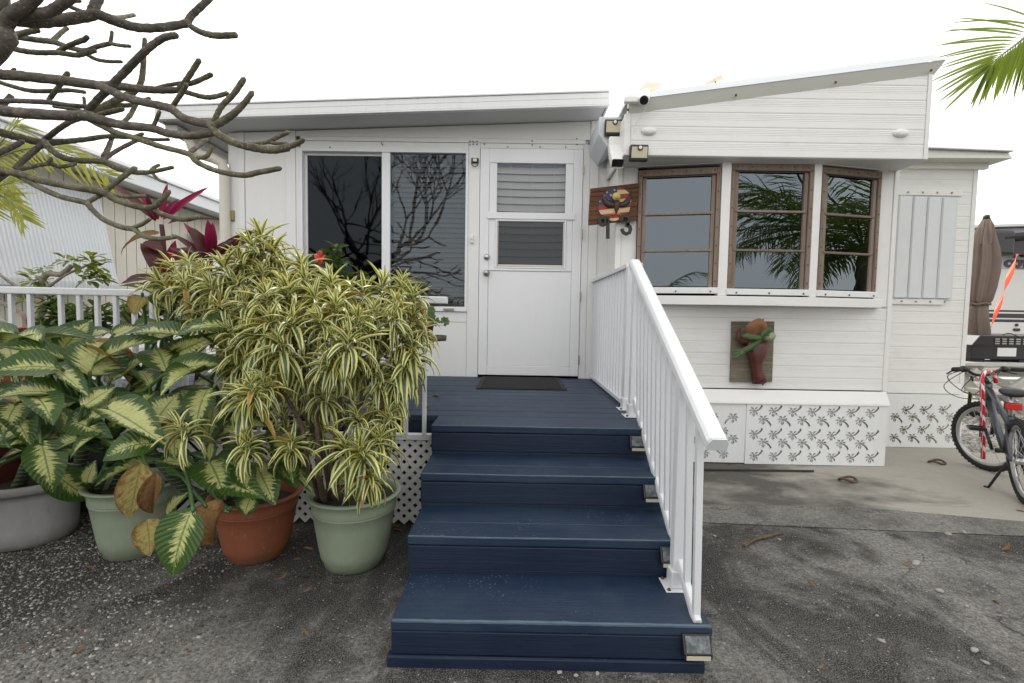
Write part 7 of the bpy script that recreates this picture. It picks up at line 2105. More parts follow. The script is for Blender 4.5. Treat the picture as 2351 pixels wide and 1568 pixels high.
px_frond([(-120, 480, 'Z'), (-60, 400, 'Z'), (20, 352, 'Z'), (100, 340, 'Z'), (180, 362, 'Z'), (245, 400, 'Z')], 4.3, 4.0, 34, .42, 'palmy', 1)
px_frond([(-130, 500, 'Z'), (-70, 420, 'Z'), (0, 330, 'Z'), (40, 285, 'Z')], 4.3, 4.3, 26, .40, 'palmy', 2)
px_frond([(-120, 520, 'Z'), (-60, 460, 'Z'), (10, 450, 'Z'), (55, 500, 'Z')], 4.2, 3.9, 30, .36, 'palmy', 3, .5)
px_frond([(-150, 560, 'Z'), (-80, 470, 'Z'), (-10, 430, 'Z'), (30, 420, 'Z')], 4.2, 4.0, 26, .34, 'palmy', 4)
# palms across the road behind the camera, mirrored in the bow window
palm('tall palm across the lot, seen only mirrored in the bow window', (6.6, -2.0, 0), 3.0, 24, 2.8, 5, 'palm', (-.6, .2), 'palms mirrored in the window glass', ll=.75)
palm('young palm across the lot, mirrored low in the left bow window', (-.5, -7.0, 0), 1.3, 12, 2.2, 6, 'palm', (0, 0), 'palms mirrored in the window glass', ll=.5)
palm('bushy palm to the right of the lot, mirrored in the right bow window', (7.2, 1.7, 0), 2.4, 26, 2.4, 8, 'palm', (0, 0), 'palms mirrored in the window glass', ll=.6)

# =================================================================== NEIGHBOUR'S HOME ON THE LEFT
nx = -5.65
a1, a2 = P(505, 483, 8.3), P(100, 372, 5.8)
NB_ = thing('neighbour_home', 'cream panelled neighbouring home with white corrugated awnings beyond the railing', 'building', (nx, 7, 0))
zr0 = 2.98
mb = MB(); mb.box(nx - 3.5, nx - .06, 2.5, 16, 0, zr0 - .02); part('wall_core', mb, M['cream'], NB_)
y = 2.5
while y < 13:
    w = .19; mb = MB(); mb.box(nx - .058, nx - .03, y + .006, y + w - .006, .9, zr0 - .03); part('wall_board', mb, M['cream'], NB_, .004); y += w
for k in range(7):
    z = .12 * k + .03; mb = MB(); mb.hexa([(nx - .05, 2.5, z), (nx - .005, 2.5, z), (nx - .005, 13, z), (nx - .05, 13, z), (nx - .05, 2.5, z + .118), (nx - .025, 2.5, z + .118), (nx - .025, 13, z + .118), (nx - .05, 13, z + .118)]); part('siding_board', mb, M['siding'], NB_)
mb = MB(); mb.box(nx - 3.6, nx + .42, 2.3, 13.2, zr0, zr0 + .05); nr = part('roof', mb, M['white'], NB_, .01)
mb = MB(); mb.box(nx + .40, nx + .50, 2.3, 13.2, zr0 - .08, zr0 + .10); part('fascia', mb, M['trimgrey'], nr, .01)
mb = MB(); mb.box(nx + .42, nx + .54, 2.3, 13.2, zr0 + .101, zr0 + .16); part('gutter', mb, M['white'], nr, .01)
def awning(y0, y1, ztop_, zbot, out):
    n = int((y1 - y0) / .0125); mb = MB(); prof = []
    rows = [(nx + .05, ztop_), (nx + out * .28, ztop_ - .10), (nx + out * .85, zbot + .30), (nx + out, zbot + .12), (nx + out * .98, zbot + .04), (nx + out * .85, zbot)]
    for j in range(n + 1):
        yy = y0 + (y1 - y0) * j / n; w = .011 * (1, .5, -1, .5)[j % 4] 
        for x, z in rows: mb.v.append(Vector((x + w, yy, z + w * .5)))
    m = len(rows)
    for j in range(n):
        for k in range(m - 1): a = j * m + k; mb.f.append((a, a + 1, a + m + 1, a + m))
    o = part('awning', mb, M['awning'], NB_); md = o.modifiers.new('solid', 'SOLIDIFY'); md.thickness = .002
awning(2.6, 6.5, 2.72, 1.42, .30)
awning(8.4, 10.8, 2.55, 1.5, .36)
vt = thing('roof_vent', 'small white vent cap on the neighbouring roof', 'vent', (nx - 1.0, 8.2, zr0 + .05))
mb = MB(); mb.lathe((nx - .9, 9.0, zr0 + .05), [(.08, 0), (.08, .5), (.14, .5), (.14, .62), (.02, .66)], 16); part('cap', mb, M['trimgrey'], vt, .004)

# =================================================================== RIGHT: umbrella, table, grill, motorhome
M['taupe'] = simple('taupe_canvas', (.20, .150, .125), .85, .22, 9, bump=.3, bscale=140)
M['rvwhite'] = white_paint('motorhome_white', (.60, .59, .57), .3, .1); M['rvgrey'] = white_paint('motorhome_grey', (.38, .40, .44), .3, .1)
M['stripe'] = simple('dark_stripe', (.02, .02, .022), .4, .1); M['navystripe'] = simple('navy_stripe', (.018, .022, .045), .4, .1)
M['orange'] = simple('orange_strap', (.75, .10, .025), .5, .1)
YU = 6.4
um = thing('patio_umbrella', 'closed taupe patio umbrella tied at the waist beside the trailer', 'umbrella', (P(2255, 700, YU).x, YU, 0))
def pu(x, y, Y=YU): return P(x, y, Y, 'U')
mb = MB(); t0, t1 = pu(470, 175), pu(470, 118); mb.tube([t0, t1], [.042, .032], 12); part('finial', mb, M['black'], um, smooth=True)
foot = pu(350, 1500); mb = MB(); mb.tube([Vector((foot.x - .03, YU, .03)), pu(440, 600)], .02, 10); part('pole', mb, M['black'], um)
mb = MB(); mb.lathe((foot.x - .03, YU, 0), [(.26, .016), (.26, .05), (.1, .09), (.03, .1)], 24); part('base', mb, M['black'], um, smooth=True)
def folds(rows, mat, name, n=56, nf=9, seed=1, amp=.16):     # rows: (xl, xr, y)
    mb = MB(); rr = random.Random(seed); ph = [rr.uniform(0, 6) for _ in range(4)]
    m = len(rows)
    for j, (xl, xr, y) in enumerate(rows):
        a, b = pu(xl, y), pu(xr, y); c = (a + b) / 2; r = (b - a).length / 2
        for k in range(n):
            th = 2 * PI * k / n
            f = 1 + amp * (1 if j > 0 else .2) * (math.sin(nf * th + ph[0] + j * .10) * .6 + .4 * math.sin(nf * 2 * th + ph[1]))
            f = f / (1 + amp * .7)
            mb.v.append(c + Vector((math.cos(th) * r * f, math.sin(th) * r * f * .9, 0)))
    for j in range(m - 1):
        for k in range(n): a = j * n + k; b = j * n + (k + 1) % n; mb.f.append((a, b, b + n, a + n))
    mb.f.append(tuple(range(n - 1, -1, -1)))
    return part(name, mb, M[mat], um, smooth=True)
folds([(420, 520, 172), (395, 535, 230), (330, 560, 400), (315, 585, 520), (300, 592, 650), (285, 580, 780), (270, 545, 950), (262, 500, 1100), (300, 470, 1140)], 'taupe', 'canopy', nf=5, seed=2, amp=.42)
folds([(415, 526, 168), (372, 545, 300), (345, 556, 400), (345, 545, 460)], 'taupe', 'vent_flap', nf=4, seed=3, amp=.38)
folds([(300, 470, 1140), (258, 490, 1200), (240, 500, 1330), (235, 515, 1420), (225, 525, 1570)], 'taupe', 'canopy_skirt', nf=4, seed=4, amp=.42)
mb = MB(); wa, wb = pu(292, 1138), pu(478, 1138); wc = (wa + wb) / 2; wr = (wb - wa).length / 2 + .008; mb.tube([wc + Vector((math.cos(2 * PI * k / 28) * wr, math.sin(2 * PI * k / 28) * wr * .9, .01 * math.sin(k))) for k in range(29)], .014, 8); part('tie_band', mb, M['taupe'], um, smooth=True)
# white picnic table
YTb = 5.9
tl_ = thing('picnic_table', 'white painted wooden picnic table with crossed legs behind the bicycle', 'table', (P(2330, 840, YTb).x + .4, YTb + .2, 0))
ta = P(2222, 832, YTb); zt_ = ta.z
txa, txb = ta.x - .02, ta.x + 2.0
for k in range(5):
    mb = MB(); mb.box(txa, txb, YTb + k * .15, YTb + k * .15 + .142, zt_ - .04, zt_); part('top_board', mb, M['palewood'], tl_, .004)
for k in (-1, 1):
    for j in range(2):
        y0 = YTb + .37 + k * .62 + j * .15 - .07; mb = MB(); mb.box(txa, txb, y0, y0 + .142, .40, .44); part('bench_board', mb, M['palewood'], tl_, .004)
for x in (txa + .30, txb - .3):
    for k in (-1, 1):
        mb = MB(); mb.bar((x + .02 * k, YTb + .37 + k * .70, .02), (x + .02 * k, YTb + .37 - k * .22, zt_ - .041), .04, .10, (0, 1, 0)); part('leg', mb, M['palewood'], tl_, .004)
    mb = MB(); mb.box(x + .045, x + .085, YTb - .40, YTb + 1.1, .34, .398); part('bench_beam', mb, M['palewood'], tl_, .004)
mb = MB(); mb.bar((txa + .36, YTb + .37, zt_ - .10), (txa + .95, YTb + .37, .40), .05, .09, (0, 0, 1)); part('brace', mb, M['palewood'], tl_, .004)
mb = MB(); mb.bar((txa + .10, YTb + .02, zt_ - .10), (txa + .75, YTb + .02, .15), .05, .09, (0, 0, 1)); part('brace', mb, M['palewood'], tl_, .004)
mb = MB(); mb.bar((txa + .95, YTb + .06, zt_ - .10), (txa + .25, YTb + .06, .15), .05, .09, (0, 0, 1)); part('brace', mb, M['palewood'], tl_, .004)
# portable grill on the table
gr = thing('grill', 'black portable gas grill with louvres and a white label on the picnic table', 'grill', (P(2300, 820, YTb).x, YTb + .15, zt_))
def qz(x, y, Y=YTb + .12): return P(x, y, Y, 'J')
ga, gb = qz(480, 833), qz(760, 717)
gxa, gxb = ga.x, ga.x + .80; g0, g1 = zt_ + .035, gb.z
mb = MB(); mb.prism([(gxa, YTb + .10, g0), (gxa, YTb + .10, g0 + .17), (gxa + .10, YTb + .10, g1), (gxb - .08, YTb + .10, g1), (gxb, YTb + .10, g0 + .17), (gxb, YTb + .10, g0)], (0, .42, 0)); part('body', mb, M['blackm'], gr, .012)
mb = MB(); mb.box(gxa - .006, gxb + .006, YTb + .085, YTb + .53, g0 + .165, g0 + .175); part('lid_seam', mb, M['black'], gr)
for k in range(6):
    x = gxa + .27 + k * .085
    for j in range(3): mb = MB(); mb.box(x, x + .055, YTb + .090, YTb + .0985, g1 - .05 - j * .028, g1 - .035 - j * .028); part('louvre', mb, M['chromedk'] if 'chromedk' in M else M['aged'], gr)
mb = MB(); mb.box(gxa + .31, gxa + .54, YTb + .093, YTb + .0988, g0 + .04, g0 + .145); part('label', mb, M['plastic'], gr)
for x in (gxa + .1, gxb - .1):
    mb = MB(); mb.box(x - .09, x + .09, YTb + .12, YTb + .5, zt_ + .001, g0 - .001); part('foot', mb, M['black'], gr, .006)
mb = MB(); q = [Vector((gxa + .36 + .05 * k, YTb + .09, g1 + .01 + .02 * math.sin(k * 1.1))) for k in range(8)]; mb.tube(smooth_pts(q, 4), .006, 6); part('hose', mb, M['black'], gr)
# motorhome
YV = 10.5
rv = thing('travel_trailer', 'large white and grey travel trailer with dark stripes and rolled awning at the right edge', 'trailer', (P(2351, 800, YV).x + 2, YV, 0))
def uv_(x, y, Y=YV): return P(x, y, Y, 'U')
vx0 = uv_(500, 1200).x; vx1 = vx0 + 8.0
zA, zB, zC = uv_(600, 255).z, uv_(600, 365).z, uv_(600, 735).z
zTop = uv_(600, 235).z
s1a, s1b, s2a, s2b, s3a, s3b, zbt = [uv_(700, y).z for y in (1210, 1230, 1250, 1300, 1316, 1348, 1482)]
mb = MB(); mb.box(vx0 + .02, vx1, YV + .03, YV + 2.5, zbt - .3, zTop - .02); part('body_core', mb, M['rvgrey'], rv)
for a, b, m_, y_ in ((zB, zTop - .02, 'rvwhite', 0), (zC, zB - .003, 'rvgrey', .004), (s1a, zC - .003, 'rvwhite', .002), (s1b, s1a, 'stripe', 0), (s2a, s1b - .0, 'rvwhite', .002), (s2b, s2a, 'stripe', 0), (s3a, s2b, 'rvwhite', .002), (s3b, s3a, 'navystripe', 0), (zbt, s3b, 'rvwhite', .002)):
    mb = MB(); mb.box(vx0, vx1, YV + y_, YV + .029, min(a, b) + .001, max(a, b) - .001); part('side_panel', mb, M[m_], rv)
mb = MB(); mb.hexa([(vx0 - 1.8, YV - .25, zTop - .16), (vx1, YV - .25, zTop + .3), (vx1, YV + 2.6, zTop + .3), (vx0 - 1.8, YV + 2.6, zTop - .16), (vx0 - 1.8, YV - .25, zTop - .10), (vx1, YV - .25, zTop + .36), (vx1, YV + 2.6, zTop + .36), (vx0 - 1.8, YV + 2.6, zTop - .10)]); part('roof', mb, M['rvwhite'], rv, .01)
mb = MB(); mb.hexa([(vx0 - 1.8, YV - .1, zTop - .5), (vx1, YV - .1, zTop - .1), (vx1, YV - .002, zTop - .1), (vx0 - 1.8, YV - .002, zTop - .5), (vx0 - 1.8, YV - .1, zTop - .165), (vx1, YV - .1, zTop + .29), (vx1, YV - .002, zTop + .29), (vx0 - 1.8, YV - .002, zTop - .165)]); part('roof_edge', mb, M['rvgrey'], rv, .01)
mb = MB(); mb.box(vx0 - .10, vx0 - .002, YV, YV + 2.4, zbt, zC); part('end_cap', mb, M['stripe'], rv, .02)
aw0, aw1 = uv_(640, 385, YV - .25), uv_(1100, 345, YV - .25)
mb = MB(); mb.tube([aw0, aw0 + (aw1 - aw0) * 8], .085, 14); ar = part('awning_roll', mb, M['blackm'], rv, smooth=True)
mb = MB(); c = uv_(600, 410, YV - .25); mb.box(c.x - .22, c.x + .3, YV - .33, YV - .05, c.z - .30, c.z + .2); part('bracket', mb, M['black'], ar, .05)
c0, c1 = uv_(672, 570, YV - .25), uv_(1100, 425, YV - .25)
mb = MB(); mb.box(c0.x, c0.x + 6, YV - .26, YV - .2, c0.z, c1.z); part('awning_valance', mb, M['blackm'], ar)
for y, w in ((1380, 16), (1435, 36)):
    c = uv_(812, y); mb = MB(); mb.box(c.x - w * .2 / F_PX * YV, c.x + w * .2 / F_PX * YV, YV - .03, YV + .001, c.z - 16 * .2 / F_PX * YV, c.z + 16 * .2 / F_PX * YV); part('access_port', mb, M['black'], rv, .02)
for tx, x, y, h_, mt, bold in (('COTT', 676, 708, 68, 'stripe', .02), ('CEDAR', 780, 740, 24, 'rvdkgrey', 0)):
    M.setdefault('rvdkgrey', simple('grey_lettering', (.16, .16, .17), .5))
    cu = bpy.data.curves.new('lettering', 'FONT'); cu.body = tx; cu.size = h_ * .2 / F_PX * YV / .70; cu.extrude = .004; cu.offset = bold; cu.space_character = 1.06
    ob = bpy.data.objects.new('tmp', cu); COL.objects.link(ob); dg = bpy.context.evaluated_depsgraph_get(); dg.update()
    me = bpy.data.meshes.new_from_object(ob.evaluated_get(dg)); bpy.data.objects.remove(ob); bpy.data.curves.remove(cu)
    me.transform(Matrix.Scale(1.25, 4, Vector((1, 0, 0)))); me.transform(Matrix.Rotation(PI / 2, 4, 'X')); me.materials.clear(); me.materials.append(M[mt])
    o = bpy.data.objects.new('lettering', me); COL.objects.link(o); o.parent = rv; p = uv_(x, y); o.location = Vector((p.x, YV - .006, p.z)) - wloc(rv)
p = uv_(770, 620); mb = MB(); sc = .2 / F_PX * YV
mb.prism([(p.x + a * sc, YV - .006, p.z + b * sc) for a, b in ((0, 10), (40, 12), (60, 45), (90, 20), (130, 20), (170, 50), (110, 75), (60, 70), (30, 40))], (0, .005, 0)); part('emblem', mb, M['stripe'], rv)
# orange strap from the awning
sa, sb = uv_(826, 565, 8.4), uv_(521, 1408, 7.6)
mb = MB(); n = 26; q = []
for i in range(n + 1):
    t = i / n; c = sa.lerp(sb, t); tw = .3 + t * PI * 2.2; w = .040 * (1 - .3 * t)
    q.append((c - Vector((math.cos(tw) * w, math.sin(tw) * w, 0)), c + Vector((math.cos(tw) * w, math.sin(tw) * w, 0))))
mb.v = [v for ab in q for v in ab]; mb.f = [(2 * i, 2 * i + 1, 2 * i + 3, 2 * i + 2) for i in range(n)]
o = part('strap', mb, M['orange'], None, smooth=True); md = o.modifiers.new('solid', 'SOLIDIFY'); md.thickness = .002
tag(o, 'twisted bright orange strap hanging from the rolled awning', 'strap')

# =================================================================== BICYCLE
M['bikeframe'] = simple('graphite_frame_paint', (.095, .10, .115), .3, .15, metal=.5); M['rim'] = simple('alloy_rim', (.50, .50, .50), .3, .08, metal=.9); M['redlens'] = simple('red_reflector', (.60, .02, .012), .25, .1)
M['tyre'] = simple('tyre_rubber', (.016, .016, .017), .8, .25); M['redpl'] = simple('red_plastic_stripe', (.52, .015, .03), .3, .08); M['saddle'] = simple('black_saddle', (.02, .02, .021), .42, .2)
WR = .285
fc_ = Vector((3.92, 3.94, 0)); rc_ = Vector((3.465, 3.22, 0))
hdg = (fc_ - rc_).normalized(); lft = Vector((-hdg.y, hdg.x, 0)); ZS = .016
lean = .10     # leans on its kickstand, to its left
bike = thing('bicycle', 'dark grey mountain bicycle with knobbly tyres parked on its kickstand at the right edge', 'bicycle', rc_.lerp(fc_, .5))
def BL(x, y, z):    # bike frame: x forward from the rear hub, y left, z up from the ground
    yy = y + z * math.sin(lean) * 1.0
    return rc_ + hdg * x + lft * yy + Vector((0, 0, z * math.cos(lean) + ZS))
WB = (fc_ - rc_).length
steer = rad(38)
def wheel(center, axis, name='wheel'):
    axis = axis.normalized(); u = axis.cross(Vector((0, 0, 1))).normalized(); v = u.cross(axis)
    def circ(r, o, n): return [center + (u * math.cos(2 * PI * k / n) + v * math.sin(2 * PI * k / n)) * r + axis * o for k in range(n)]
    def torus(R, r, n, m):
        mb = MB()
        for k in range(n):
            a = 2 * PI * k / n; e = u * math.cos(a) + v * math.sin(a)
            for j in range(m):
                b = 2 * PI * j / m; mb.v.append(center + e * (R + r * math.cos(b)) + axis * (r * math.sin(b)))
        for k in range(n):
            for j in range(m): mb.f.append((k * m + j, ((k + 1) % n) * m + j, ((k + 1) % n) * m + (j + 1) % m, k * m + (j + 1) % m))
        return mb
    ty = part('wheel', torus(WR - .024, .024, 56, 10), M['tyre'], bike, smooth=True)
    mb = MB(); n = 52
    for k in range(n):
        a = 2 * PI * k / n; e = u * math.cos(a) + v * math.sin(a); tn = -u * math.sin(a) + v * math.cos(a)
        for s_ in (-1, 0, 1):
            c = center + e * (WR - .003 - abs(s_) * .006) + axis * s_ * .015 + tn * (.009 * (s_ != 0))
            mb.bar(c - tn * .006, c + tn * .006, .011, .012, e)
    o = part('tread_knobs', mb, M['tyre'], ty); o['kind'] = 'stuff'
    mb = MB(); R0 = WR - .050
    for k in range(56):
        a = 2 * PI * k / 56; e = u * math.cos(a) + v * math.sin(a)
        for rr_, oo in ((R0 - .014, -.004), (R0, -.013), (R0 + .006, -.013), (R0 + .006, .013), (R0, .013), (R0 - .014, .004)): mb.v.append(center + e * rr_ + axis * oo)
    for k in range(56):
        for j in range(6): mb.f.append((k * 6 + j, ((k + 1) % 56) * 6 + j, ((k + 1) % 56) * 6 + (j + 1) % 6, k * 6 + (j + 1) % 6))
    part('rim', mb, M['rim'], ty, smooth=False)
    mb = MB(); mb.tube([center - axis * .045, center - axis * .03, center + axis * .03, center + axis * .045], [.008, .022, .022, .008], 12); part('hub', mb, M['rim'], ty, smooth=True)
    for k in range(24):
        a = 2 * PI * k / 24; e = u * math.cos(a) + v * math.sin(a); e2 = u * math.cos(a + .5 * (1 if k % 4 < 2 else -1)) + v * math.sin(a + .5 * (1 if k % 4 < 2 else -1))
        mb = MB(); mb.tube([center + e2 * .020 + axis * (.026 if k % 2 else -.026), center + e * (R0 - .012)], .0014, 4); part('spoke', mb, M['rim'], ty)
    return ty
leanv = (lft * math.sin(lean) + Vector((0, 0, math.cos(lean)))).normalized()
ax_r = hdg.cross(leanv).normalized()
rh = BL(0, 0, WR); wheel(rh, ax_r)
hd_dir = Matrix.Rotation(steer, 3, 'Z') @ hdg; fh = BL(WB, 0, WR); fh.z = WR + ZS
ax_f = hd_dir.cross(Vector((0, 0, 1)) + lft * .05).normalized()
wheel(fh, ax_f)
bb = BL(.38, 0, .27); seatt = BL(.20, 0, .60); headt = BL(.69, 0, .70); headb = BL(.715, 0, .60)
def tb(name, a, b, r, mat='bikeframe', par=bike, n=10):
    mb = MB(); mb.tube([a, b], r if not isinstance(r, tuple) else list(r), n); return part(name, mb, M[mat], par, smooth=True)
fm_ = MB(); fm_.tube([headb, bb], [.027, .024], 12); frm = part('frame', fm_, M['bikeframe'], bike, smooth=True)
tb('top_tube', headt, BL(.24, 0, .50), .020, par=frm); tb('seat_tube', bb, BL(.19, 0, .56), .018, par=frm)
for s_ in (-1, 1):
    tb('chain_stay', bb, BL(0, s_ * .06, WR), .010, par=frm); tb('seat_stay', BL(.23, s_ * .02, .50), BL(0, s_ * .06, WR), .009, par=frm)
tb('head_tube', BL(.685, 0, .74), headb, .023, par=frm)
frk = tb('fork', headb, headb + (fh - headb) * .12, .020, 'black')
for s_ in (-1, 1): tb('fork_leg', headb + (fh - headb) * .12 + ax_f * s_ * .055, fh + ax_f * s_ * .05, .014, 'black', frk)
mb = MB(); mb.bar(headb + (fh - headb) * .12 - ax_f * .06, headb + (fh - headb) * .12 + ax_f * .06, .03, .03); part('fork_crown', mb, M['black'], frk, .004)
stem_t = BL(.67, 0, .80); tb('stem', BL(.685, 0, .73), stem_t + hd_dir * .05, .018, 'black')
hc = stem_t + hd_dir * .05; hl = -ax_f if ax_f.dot(Vector((-1, 0, 0))) < 0 else ax_f
hl = Vector((hl.x, hl.y, 0)).normalized()
bq = [hc + hl * .31 - hd_dir * .05 + Vector((0, 0, .05)), hc + hl * .17 - hd_dir * .01 + Vector((0, 0, .05)), hc + hl * .08 + Vector((0, 0, .01)), hc, hc - hl * .08 + Vector((0, 0, .01)), hc - hl * .17 - hd_dir * .01 + Vector((0, 0, .05)), hc - hl * .31 - hd_dir * .05 + Vector((0, 0, .05))]
mb = MB(); mb.tube(smooth_pts(bq, 4), .012, 10); hbar = part('handlebar', mb, M['black'], bike, smooth=True)
for s_ in (1, -1):
    e = hc + hl * .31 * s_ - hd_dir * .05 + Vector((0, 0, .05)); i_ = hc + hl * .20 * s_ - hd_dir * .018 + Vector((0, 0, .05))
    tb('grip', e, i_, .018, 'rubber', hbar, 12); tb('shifter', i_, i_ - hl * s_ * .04, .025, 'black', hbar)
    mb = MB(); mb.tube([i_ - hl * s_ * .03 + hd_dir * .03, i_ + hl * s_ * .02 + hd_dir * .06 - Vector((0, 0, .02)), e + hd_dir * .05 - Vector((0, 0, .04))], [.007, .006, .006], 8); part('brake_lever', mb, M['black'], hbar, smooth=True)
    mb = MB(); q = smooth_pts([i_ - hl * s_ * .05, hc + hl * s_ * .13 + hd_dir * .16 - Vector((0, 0, .03)), hc + hd_dir * .15 - Vector((0, 0, .15)), headb + hd_dir * .03 + Vector((0, 0, .03))], 6); mb.tube(q, .0035, 6); part('cable', mb, M['black'], hbar)
    mb = MB(); q = smooth_pts([i_ - hl * s_ * .05, hc + hl * s_ * .20 + hd_dir * .12 - Vector((0, 0, .10)), hc + hl * s_ * .06 + hd_dir * .12 - Vector((0, 0, .20)), BL(.62, 0, .62)], 6); mb.tube(q, .003, 6); part('cable', mb, M['black'], hbar)
tb('seat_post', BL(.20, 0, .53), BL(.165, 0, .72), .014, 'rim')
mb = MB(); rows = []
for x, w, z in ((-.11, .075, .02), (-.08, .085, .035), (-.02, .07, .035), (.05, .04, .03), (.11, .025, .028), (.15, .02, .015)): rows.append((x, w, z))
n = 12
for x, w, z in rows:
    c = BL(.165 + x, 0, .715 + z)
    for k in range(n): a = 2 * PI * k / n; mb.v.append(c + lft * (w * math.cos(a)) + Vector((0, 0, (.022 if math.sin(a) > 0 else .035) * math.sin(a))))
for i in range(len(rows) - 1):
    for k in range(n): mb.f.append((i * n + k, i * n + (k + 1) % n, (i + 1) * n + (k + 1) % n, (i + 1) * n + k))
mb.f.append(tuple(range(n))[::-1]); mb.f.append(tuple((len(rows) - 1) * n + k for k in range(n)))
part('saddle', mb, M['saddle'], bike, smooth=True, subs=1)
c = BL(.165, 0, .64); mb = MB(); mb.bar(c - hdg * .05 - lft * .042, c - hdg * .05 + lft * .042, .018, .045, (0, 0, 1)); part('rear_reflector', mb, M['redlens'], bike, .006)
mb = MB(); mb.bar(c - hdg * .035 - lft * .046, c - hdg * .035 + lft * .046, .02, .05, (0, 0, 1)); part('reflector_mount', mb, M['black'], bike, .004)
crk = tb('crank', BL(.38, .055, .27), BL(.38, -.055, .27), .016, 'black')
mb = MB(); a, b = BL(.38, .06, .27), BL(.335, .085, .40)
tb('crank_arm', BL(.38, .07, .27), BL(.45, .085, .41), .011, 'black', crk); tb('crank_arm', BL(.38, -.07, .27), BL(.31, -.085, .13), .011, 'black', crk)
for q in (BL(.45, .135, .41), BL(.31, -.135, .13)):
    mb = MB()
    for s_ in (-1, 1):
        mb.bar(q + hdg * .045 * s_ - lft * .045, q + hdg * .045 * s_ + lft * .045, .012, .026); mb.bar(q - hdg * .045 + lft * .045 * s_, q + hdg * .045 + lft * .045 * s_, .010, .022)
    mb.bar(q - lft * .045, q + lft * .045, .016, .016); part('pedal', mb, M['black'], crk, .002)
mb = MB(); ck = BL(.38, -.045, .27)
mb.tube([ck - ax_r * .003, ck + ax_r * .003], .075, 28); part('chainring', mb, M['aged'], crk)
for R_2, off in ((.045, -.035),):
    c = BL(0, off, WR); mb = MB(); mb.tube([c - ax_r * .006, c + ax_r * .006], R_2, 22); part('sprocket', mb, M['aged'], bike)
kf = G(2269, 1119, ZS + .004); ka = BL(.10, .06, .24)
mb = MB(); mb.tube([ka, ka.lerp(kf, .92), kf, kf + lft * .02 + hdg * .015], .009, 8); part('kickstand', mb, M['black'], bike, smooth=True)
# candy cane hooked on the handlebar
t_ = NT('candy_stripe'); uu = t_.new('ShaderNodeUVMap').outputs[0]; u_, v_, _ = t_.sep(uu)
w_ = t_.math('FRACT', t_.math('ADD', t_.math('MULTIPLY', v_, 8), u_))
t_.set(t_.mix(t_.ramp(w_, [(.30, 0), (.34, 1)]), (.72, .70, .68), (.50, .012, .03)), .25, .5); M['candy'] = t_.m
cq = [P(x, y, Y, 'Q') for x, y, Y in ((668, 525, 3.86), (655, 470, 3.85), (625, 430, 3.82), (590, 422, 3.78), (560, 440, 3.75), (542, 490, 3.73), (541, 580, 3.72), (548, 700, 3.72), (552, 830, 3.72), (553, 1000, 3.72), (553, 1210, 3.72))]
cq = smooth_pts(cq, 5); mb = MB(); mb.tube(cq, .0145, 14); Ls = [0]
for a, b in zip(cq[:-1], cq[1:]): Ls.append(Ls[-1] + (b - a).length)
mb.uv = [((k % 14) / 14, Ls[k // 14] / Ls[-1]) for k in range(len(mb.v))]
o = part('candy_cane', mb, M['candy'], None, smooth=True); tag(o, 'red and white striped plastic candy cane hooked over the bicycle handlebar', 'candy cane')

# =================================================================== LITTER AND SMALL THINGS ON THE GROUND
mb = MB(); a, b = G(1560, 1079, .022), G(1868, 1083, .022)
mb.tube([a + Vector((0, 0, .006)), b + Vector((0, 0, .006))], .008, 8); tag(part('rod', mb, M['black'], None), 'thin black rod lying on the concrete along the skirting', 'rod')
for (x, y, f, lab, r) in ((1195, 238, 'K', 'curled rusty brown metal ring on the concrete nearest the skirting', .055), (1778, 123, 'K', 'dark oval metal ring on the concrete close to the bicycle', .055)):
    p = G(x, y, .024, f); mb = MB(); n = 22
    q = [p + Vector((math.cos(2 * PI * k / n) * r * 1.1, math.sin(2 * PI * k / n) * r * .8, .006 + .010 * math.sin(k * .6))) for k in range(n)]
    mb.tube(q + [q[0]], .009, 8); tag(part('metal_ring', mb, M['screw'] if r else M['screw'], None, smooth=True), lab, 'ring', 'metal rings on the concrete')
p0, p1 = G(515, 670, .01, 'K'), G(770, 585, .01, 'K')
mb = MB(); mb.tube(smooth_pts([p0, p0.lerp(p1, .4) + Vector((0, .02, .004)), p1], 5), [.006, .007, .007, .008, .008, .009, .009, .008, .008, .007, .005], 6, jit=.15); tag(part('stick', mb, M['stem'], None), 'thin brown stick lying on the asphalt right of the railing', 'stick')
def stone(x, y, f, s, lab, mat='stone', sc=(1.2, .8, .6)):
    s *= .8; p = G(x, y, 0, f); mb = MB(); mb.ball((0, 0, 0), s, 9, 6)
    a = R_.uniform(0, 3)
    vv = []
    for v in mb.v:
        k = 1 + .42 * mnoise.noise(Vector((v.x / s * 1.3 + x, v.y / s * 1.3 + y, v.z / s * 1.3)))
        X, Y, Z = v.x * sc[0] * k, v.y * sc[1] * k, v.z * sc[2] * k
        vv.append(Vector((p.x + X * math.cos(a) - Y * math.sin(a), p.y + X * math.sin(a) + Y * math.cos(a), p.z + s * sc[2] * .75 + Z)))
    mb.v = vv; return tag(part('stone', mb, M[mat], None, smooth=True), lab, 'stone', 'loose pale stones on the asphalt')
stone(2025, 1362, 'K', .017, 'largest pale stone on the asphalt toward the lower right')
stone(1415, 1300, 'K', .014, 'pale stone on the asphalt right of the lowest step, alone')
stone(1792, 972, 'K', .018, 'flat pale stone in the middle of the right asphalt')
stone(1850, 598, 'K', .020, 'beige stone just in front of the concrete strip'); stone(1955, 586, 'K', .017, 'white stone beside the beige one at the concrete strip')
stone(1975, 1070, 'K', .011, 'small cream pebble on the right asphalt'); stone(745, 632, 'K', .012, 'small white stone next to the brown stick')
stone(318, 608, 'K', .012, 'small pale stone close to the stair railing on the asphalt'); stone(1640, 780, 'K', .026, 'long flat pale stone set in the right asphalt', sc=(1.9, .8, .18))
